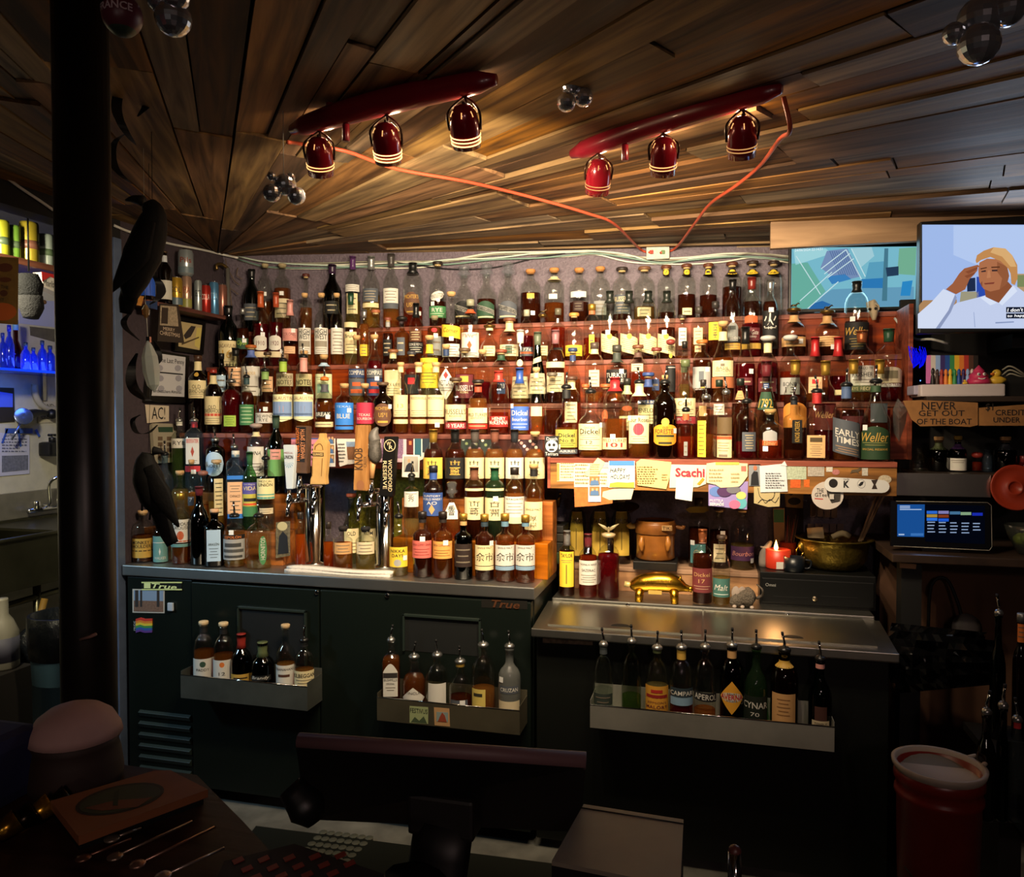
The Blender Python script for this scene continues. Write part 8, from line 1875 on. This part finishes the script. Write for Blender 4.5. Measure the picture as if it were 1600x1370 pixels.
for i, q in enumerate((wq(8, 669, 51, 669, 51, 677, 8, 677), wq(54, 672, 58, 670, 63, 681, 60, 683), wq(27, 670, 30, 670, 34, 697, 31, 698), wq(10, 670, 13, 670, 5, 693, 2, 692))): kcard('blue_tape', ('horizontal strip of blue tape above the wall chart', 'short stray piece of blue tape on the kitchen wall', 'long strip of blue tape across the wall chart', 'slanting strip of blue tape at the chart left side')[i], q, mt('#2c4fa8', .6), 'tape', KX + .010, .0006)
t = kcard('paper_sign', 'white hand-sink-only sign behind the white hose', wq(59, 622, 88, 628, 87, 660, 60, 661), mt('#b4ac98', .7), 'sign')
for s_, a in (('HAND', (63, 631, 84, 637)), ('SINK', (65, 639, 80, 645)), ('ONLY', (65, 649, 81, 655))): pxtext(s_, *a, 0, INK, t, X=KX + .008)
kcard('blue_note', 'blue paper notice on the dark board in the kitchen', wq(0, 612, 20, 615, 20, 636, 0, 636), mt('#4a64d8', .7), 'notice', KX + .016); kcard('notice_board', 'dark notice board at the left edge of the kitchen wall', wq(-8, 605, 22, 606, 23, 658, -8, 660), mt('#2a2318', .7), 'board', KX + .012, .006)
q = kz(66, 600, KX + .03); t = thing('white_hose', (KX + .03, q.y, q.z - .2), 'white plastic hose curving down the kitchen wall', 'hose'); tube('hose', [kz(54, 600, KX + .03), kz(56, 618, KX + .03), kz(64, 632, KX + .03), kz(76, 639, KX + .03), kz(90, 638, KX + .03)], .02, mt('#a49c84', .5), t, 8, 4)
q = kz(80, 704, KX + .05)
t = thing('soap_dispenser', (KX + .05, q.y, kz(80, 716, KX + .05).z), 'black wall-mounted soap dispenser with a pump', 'dispenser')
k = mpp(q)
box('tank', (KX + .01, q.y - .07, kz(80, 713, KX + .05).z), (KX + .11, q.y + .06, kz(80, 690, KX + .05).z), mt('#0e0e0e', .35), t, .02); box('window', (KX + .11, q.y + .0, kz(80, 711, KX + .05).z), (KX + .113, q.y + .05, kz(80, 694, KX + .05).z), mt('#4a4640', .2), t)
z_ = kz(80, 690, KX + .05).z; cyl('pump_neck', (KX + .06, q.y, z_), .022, .03, BLACK, t, n=10); tube('pump_nozzle', [(KX + .06, q.y - .03, z_ + .045), (KX + .06, q.y + .06, z_ + .043)], .009, BLACK, t, 8); cyl('pump_stem', (KX + .06, q.y, z_ + .03), .008, .02, CHROME, t, n=8)
q = kz(38, 650, KX + .07)
t = thing('jigger_rack', (KX + .07, q.y, q.z - .15), 'black wall hook rack holding measuring spoons', 'rack')
tube('rack_arm', [kz(27, 655, KX + .05), kz(40, 650, KX + .06), kz(58, 645, KX + .05), kz(80, 646, KX + .05)], [.03, .04, .025, .012], BLACK, t, 8, 3); sphere('rack_knob', kz(81, 647, KX + .05), .035, BLACK, t, 10, 7)
lathe('measuring_cup', [(.001, 0), (.04, .003), (.055, .012), (.052, .014), (.001, .006)], kz(36, 651, KX + .11), mt('#9aa8c8', .2, .9), t, 16, axis=(1, -.5, .3)); tube('spoon_handle', [kz(33, 660, KX + .11), kz(18, 687, KX + .1)], .008, mt('#8a94b4', .25, .9), t, 6)
# shelf above the opening with tins
sX = -3.0; zt3 = 2.283
t = struct(thing('trim_4', (-3.0, 3.0, zt3))); box('tin_board', (-3.12, 2.4, zt3 - .03), (-2.93, 3.4, zt3), wood('#3a1c10', '#6d3a22', (40, 3, 40), .5, 'ts', .05), t, .003); box('tin_board_bracket', (-3.12, 3.35, zt3 - .03), (-3.08, 3.40, 2.6), BLACK, t)
for px, w, ytop, c, lb in ((3, 20, 345, '#8f8f24', 'yellow-green tin at the picture edge above the kitchen'), (22, 17, 353, '#5f8430', 'green tin second from left above the kitchen'), (45, 27, 348, '#8a7a24', 'tall olive yellow tin above the kitchen'), (71, 24, 367, '#8a948c', 'white and green tin nearest the column')):
    p = atx(px, ytop, sX - .02); R = w * mpp(p) / 2
    t = thing('drink_tin', (sX - .02, p.y, zt3), lb, 'can', 'tins above the kitchen'); h = p.z - zt3
    lathe('tin_body', [(R * .95, 0), (R, .005), (R, h - .01), (R * .93, h), (R * .88, h), (.001, h - .003)], (sX - .02, p.y, zt3), mt(c, .3, .35, .15, 30), t, 22)
    lathe('tin_print', [(R + .0006, h * .35), (R + .0006, h * .55)], (sX - .02, p.y, zt3), mt('#3c4a34' if w != 27 else '#5c3a2c', .5), t, 22)
t = card('picture_board', 'yellow hand-painted menu board hanging at the left edge', wq(-40, 398, 29, 403, 28, 507, -40, 502), 0, mt('#7a5a24', .7, 0, .4, 14), 'sign', .012, X=-2.75)
for x, y, rx, ry, c in ((8, 418, 12, 7, '#5a2c14'), (8, 437, 10, 4, '#5a2c14'), (6, 458, 6, 5, '#4a2410')): pxplate('painted_shape', disc(x, y, rx, ry, 14), 0, mt(c, .7), t, .0006, X=-2.7492)
pxplate('painted_fruit', disc(4, 487, 22, 14, 16), 0, mt('#b0541c', .7), t, .0006, X=-2.749); pxtext('THE', 1, 446, 13, 451, 0, INK, t, X=-2.7485); pxtext('IT', 1, 466, 6, 471, 0, INK, t, X=-2.7485)
bx = atx(80, 448, -2.95)
t = card('cigarette_carton', 'red and white carton lying under the tins', wq(65, 425, 98, 433, 98, 462, 68, 448), 0, mt('#b4aca4', .6), 'carton', .05, X=-2.92)
pxplate('red_roof', [(65, 424), (98, 432), (98, 441), (78, 432), (66, 440)], 0, mt('#a01c1c', .6), t, .001, X=-2.919); pxtext('Marlboro', 68, 439, 96, 449, 0, INK, t, X=-2.9185)
q = atx(48, 455, -2.85); k = mpp(q)
t = thing('plush_pig', (-2.85, q.y, atx(48, 502, -2.85).z), 'dark plush animal hanging upside down in the kitchen opening', 'plush toy')
DF = mt('#191a1c', .95, 0, .4, 120, .8)
tube('body', [atx(45, 428, -2.85), atx(46, 445, -2.85), atx(48, 462, -2.85)], [13 * k, 20 * k, 16 * k], DF, t, 12, 3); tube('head', [atx(48, 462, -2.84), atx(49, 480, -2.84), atx(48, 497, -2.84)], [17 * k, 18 * k, 11 * k], mt('#2a2a2c', .95, 0, .4, 120, .8), t, 12, 3); sphere('snout', atx(69, 472, -2.83), 3.6 * k, mt('#8a6a50', .7), t, 8, 6); tube('cord', [atx(45, 424, -2.85), Vector((-2.85, q.y - .01, 2.6))], .004, BLACK, t, 5)
# under the sink
jx = -3.42; jy = atx(4, 1040, jx).y; t = thing('detergent_jug', (jx, jy, 0), 'grey plastic jug on a box under the sink', 'jug')
box('crate', (jx - .1, jy - .12, 0), (jx + .1, jy + .09, .33), mt('#1c1814', .8), t)
lathe('jug_body', [(.07, .332), (.075, .34), (.075, .51), (.05, .57), (.03, .60), (.03, .67), (.028, .68)], (jx, jy, 0), mt('#7d7a6c', .5), t, 18); lathe('jug_label', [(.0758, .37), (.0758, .49)], (jx, jy, 0), mt('#4a4a58', .6), t, 18)
q = atx(95, 1000, -3.05)
t = thing('waste_bin', (-3.05, q.y + .02, 0), 'pale blue bin with a black bag beside the column', 'bin'); zb_ = atx(95, 960, -3.05).z
lathe('bin', [(.11, 0), (.125, .02), (.15, zb_ - .02), (.15, zb_), (.14, zb_), (.135, .05), (.001, .03)], (-3.05, q.y + .02, 0), mt('#4f7484', .5), t, 24); lathe('bin_bag', [(.148, zb_ - .20), (.158, zb_ - .10), (.156, zb_ + .004), (.14, zb_ + .006), (.13, zb_ - .08), (.001, zb_ - .2)], (-3.05, q.y + .02, 0), mt('#14181c', .35, 0, .3, 30, .5), t, 24)
q = atx(44, 1020, -3.5); t = thing('dark_bin_bag', (-3.5, q.y, 0), 'full dark bin bag under the sink', 'bag'); tube('bag', [Vector((-3.5, q.y, .03)), Vector((-3.5, q.y, .22)), Vector((-3.49, q.y, .40)), Vector((-3.49, q.y + .02, .47))], [.07, .085, .07, .02], mt('#12151a', .3, 0, .4, 25, .8), t, 14, 4)
q0, q1 = atx(56, 988, -3.58), atx(70, 935, -3.58); t = thing('wooden_stick', tuple(q0), 'leaning yellow wooden broom handle under the sink', 'broom'); tube('stick', [Vector((q0.x, q0.y, .3)), q0, q1], .018, mt('#7d5f24', .6), t, 8); cyl('broom_head', (q0.x, q0.y, .22), .05, .08, mt('#3a2c14', .9), t, n=10)

# ------------------------------------------------------------------ near side: the bar front
BT = wood('#1a0f0a', '#33201a', (3, 25, 25), .4, 'bar', .05)
t = thing('bar_counter', (-.4, .3, .94), 'dark wooden bar top in the foreground', 'bar counter')
bar = [(-1.9, -.2), (1.6, -.2), (1.6, .74), (-.40, .80), (-.55, .90), (-.66, .98), (-.82, 1.09), (-1.9, 1.10)]
plate('slab', [(x, y, .985) for x, y in bar], (0, 0, 1), .045, BT, t)
plate('bar_front', [(1.6, .70, .94), (-1.9, .78, .94), (-1.9, .78, 0), (1.6, .70, 0)], (0, 1, 0), .05, mt('#120c09', .7), t)
ZB_ = .985
# brown tray with an oval emblem
tr_pts = [(79, 1251), (240, 1204), (266, 1203), (325, 1233), (123, 1307)]
zt_ = ZB_ + .035
t = thing('brown_tray', atz(200, 1255, ZB_), 'tan leather-like bar tray with an oval green emblem', 'tray')
plate('tray_board', [atz(x, y, zt_) for x, y in tr_pts], (0, 0, 1), .012, mt('#6d3f22', .6, 0, .15, 20), t); plate('tray_rim', [atz(x, y, zt_ - .012) for x, y in ((82, 1253), (262, 1207), (318, 1233), (124, 1303))], (0, 0, 1), .023, BLACK, t)
def ov(cx_, cy_, rx, ry, rot, n=28): return [(cx_ + rx * math.cos(a) * math.cos(rot) - ry * math.sin(a) * math.sin(rot), cy_ + rx * math.cos(a) * math.sin(rot) + ry * math.sin(a) * math.cos(rot)) for a in [2 * math.pi * i / n for i in range(n)]]
for i, (rx, ry, c) in enumerate(((71, 21, '#231c12'), (65, 18, '#2c3220'))): plate('emblem', [atz(x, y, zt_ + .0006 * (i + 1)) for x, y in ov(187, 1248, rx, ry, -.22)], (0, 0, 1), .0005, mt(c, .6), t)
plate('emblem_field', [atz(x, y, zt_ + .0018) for x, y in ((132, 1262), (180, 1250), (225, 1247), (238, 1245), (215, 1260), (160, 1266))], (0, 0, 1), .0004, mt('#5c2f18', .6), t); plate('emblem_tree', [atz(x, y, zt_ + .0022) for x, y in ((176, 1258), (178, 1238), (186, 1232), (184, 1258))], (0, 0, 1), .0004, mt('#1c2414', .6), t)
# brass clamps, rods
names = ('left', 'middle', 'right', 'rear')
for i, (px, py, c) in enumerate(((-6, 1306, '#7a5a1c'), (22, 1292, '#1c1610'), (48, 1278, '#b0842c'), (76, 1266, '#2c241c'))):
    p = atz(px, py + 12, ZB_)
    t = thing('bar_jigger', (p.x, p.y, ZB_), '%s metal jigger lying beside the tan tray' % names[i], 'jigger', 'jiggers beside the tray')
    m_ = mt(c, .25, .9)
    ax = Vector((.5, .7, .45)); lathe('cup', [(.010, 0), (.013, .004), (.018, .03), (.015, .03), (.011, .006), (.001, .005)], (p.x, p.y, ZB_ + .012), m_, t, 14, axis=ax); lathe('small_cup', [(.010, 0), (.012, .004), (.014, .02), (.012, .02), (.001, .004)], (p.x, p.y, ZB_ + .012), m_, t, 14, axis=-ax * Vector((1, 1, 1)).length)
for i, (a, c_, c) in enumerate((((175, 1310), (220, 1293), '#8a7a6c'), ((180, 1338), (300, 1283), '#7d6a5c'), ((215, 1350), (335, 1292), '#8a6a5c'), ((255, 1368), (350, 1325), '#9a8a80'), ((130, 1340), (205, 1310), '#6a4a3c'))):
    p, q = atz(a[0], a[1], ZB_ + .012), atz(c_[0], c_[1], ZB_ + .012)
    t = thing('bar_spoon', tuple((p + q) / 2 - Vector((0, 0, .012))), '%s thin metal bar spoon lying on the dark bar' % ('nearest the tray, first', 'second', 'third', 'fourth', 'leftmost')[i], 'bar spoon', 'bar spoons')
    tube('rod', [p, q], .0022, mt(c, .3, .8), t, 6); sphere('bowl', p, .011, mt(c, .3, .8), t, 10, 6, .35)
t = thing('rubber_bar_mat', atz(440, 1345, ZB_), 'black rubber bar mat with rows of red marks', 'bar mat')
plate('mat', [atz(x, y, ZB_ + .008) for x, y in ((350, 1345), (460, 1318), (600, 1365), (470, 1400), (330, 1395))], (0, 0, 1), .0075, RUBBER, t)
for i in range(14):
    x, y = 362 + (i % 5) * 40 + (i // 5) * 14, 1344 + (i // 5) * 13 - (i % 5) * 2; plate('red_mark', [atz(a, c_, ZB_ + .0092) for a, c_ in ((x, y), (x + 16, y - 7), (x + 20, y - 1), (x + 4, y + 6))], (0, 0, 1), .001, mt('#6a1a14', .5), t)
# domed canister and draped box standing on the bar end
zc = 1.25; c = atd(118, 1148, zc); k = zc / F
t = thing('domed_canister', (c.x, c.y, ZB_), 'dark brown canister with a pale domed lid at the bar end', 'canister')
lathe('lid', [(67 * k, 0), (64 * k, 12 * k), (54 * k, 30 * k), (38 * k, 42 * k), (18 * k, 49 * k), (.001, 51 * k)], (c.x, c.y, c.z), mt('#9a7a74', .7, 0, .12, 20), t, 30)
hz = c.z - ZB_
lathe('body', [(66 * k, 0), (68 * k, hz * .2), (64 * k, hz * .6), (60 * k, hz * .82), (66 * k, hz)], (c.x, c.y, ZB_), mt('#24130b', .7, 0, .3, 8), t, 30)
c2 = atd(20, 1172, 1.12)
t = thing('draped_box', (c2.x - .05, c2.y, ZB_), 'dark cloth-covered box with painted-in blue light at the lower left edge', 'box')
box('cloth', (c2.x - .26, c2.y - .06, ZB_), (c2.x - .045, c2.y + .10, c2.z), mt('#10143a', .8, 0, .4, 9, .3), t, .02)  # blue glow from the kitchen is put into the cloth colour
# monitor seen from behind
zt_ = 1.07
A, B_ = atz(463, 1168, zt_), atz(915, 1200, zt_); C_, D_ = atz(905, 1300, .89), atz(478, 1280, .89)
t = thing('till_monitor', tuple((C_ + D_) / 2 - Vector((0, 0, .05))), 'till monitor seen from behind in the dark foreground', 'monitor')
nn = (B_ - A).cross(D_ - A).normalized()
if nn.y > 0: nn = -nn
plate('back_shell', [A, B_, C_, D_], nn, .024, mt('#0c0b0b', .5), t)
up = (A - D_).normalized(); tube('lit_top_edge', [A + nn * -.012, B_ + nn * -.012], .0125, mt('#5c4244', .55), t, 10)  # pinkish light from above painted into the edge colour
h = (A + B_ + C_ * 2 + D_ * 2) / 6; hb = atd(697, 1262, 1.24)
box('hinge_block', tuple(hb + Vector((-.055, -.03, -.035))), tuple(hb + Vector((.055, .02, .03))), mt('#181513', .5), t, .006); tube('stand_arm', [hb + Vector((0, -.01, -.02)), hb + Vector((-.01, -.05, -.14)), Vector((hb.x - .01, hb.y - .10, .885))], [.05, .05, .055], mt('#0b0a0a', .5), t, 12, 3, .5)
pw = atd(480, 1262, 1.2); tube('power_brick', [pw + Vector((-.03, 0, .03)), pw + Vector((.0, 0, .0)), pw + Vector((.015, 0, -.02))], [.02, .03, .015], BLACK, t, 10, 3)
ws = thing('work_shelf', (-.2, .95, 0), 'dark work shelf under the bar carrying monitor and printer', 'shelf')
box('board', (-.62, .82, .80), (.55, 1.14, .835), mt('#0d0b0a', .6), ws); box('shelf_leg', (-.60, .84, 0), (-.55, 1.10, .80), BLACK, ws); box('shelf_leg', (.48, .84, 0), (.53, 1.10, .80), BLACK, ws)
# receipt printer
zp = .985
P = [atz(x, y, zp) for x, y in ((912, 1256), (1068, 1280), (1063, 1385), (862, 1345))]
t = thing('receipt_printer', tuple(sum(P, Vector()) / 4 - Vector((0, 0, zp - .836))), 'grey receipt printer standing right of the till monitor', 'printer')
plate('printer_body', [p - Vector((0, 0, .006)) for p in P], (0, 0, 1), .14, mt('#0f0d0c', .5), t); plate('printer_lid', P, (0, 0, 1), .006, mt('#6d6457', .5, 0, .1, 20), t)
e0, e1 = P[0].lerp(P[3], .08), P[1].lerp(P[2], .08); tube('lid_seam', [e0 + Vector((0, 0, .0004)), e1 + Vector((0, 0, .0004))], .0012, BLACK, t, 5)
p = atd(1148, 1400, 1.0); q = atd(1148, 1330, 1.0)
t = thing('chrome_post', (p.x, p.y, ZB_ - .17), 'short chrome post at the bottom edge of the picture', 'post'); tube('post', [Vector((p.x, p.y, .836)), p, q], [.009, .009, .0085], CHROME, t, 14); sphere('post_cap', q, .0086, mt('#4a2420', .4), t, 12, 8)
# rubber floor mat
t = thing('floor_mat', (-1.2, 2.35, 0), 'black perforated rubber mat on the floor behind the bar', 'floor mat')
plate('mat_sheet', [atz(400, 1290, .012), atz(890, 1352, .012), atz(980, 1500, .012), atz(300, 1420, .012)], (0, 0, 1), .011, mt('#15170f', .6), t)
for i in range(7):
    for j in range(5):
        q = atz(505 + i * 12 - j * 9, 1300 + i * 1.5 + j * 9, .0125); cyl('mat_hole', q, .016, .001, mt('#5c5c50', .5), t, n=8)
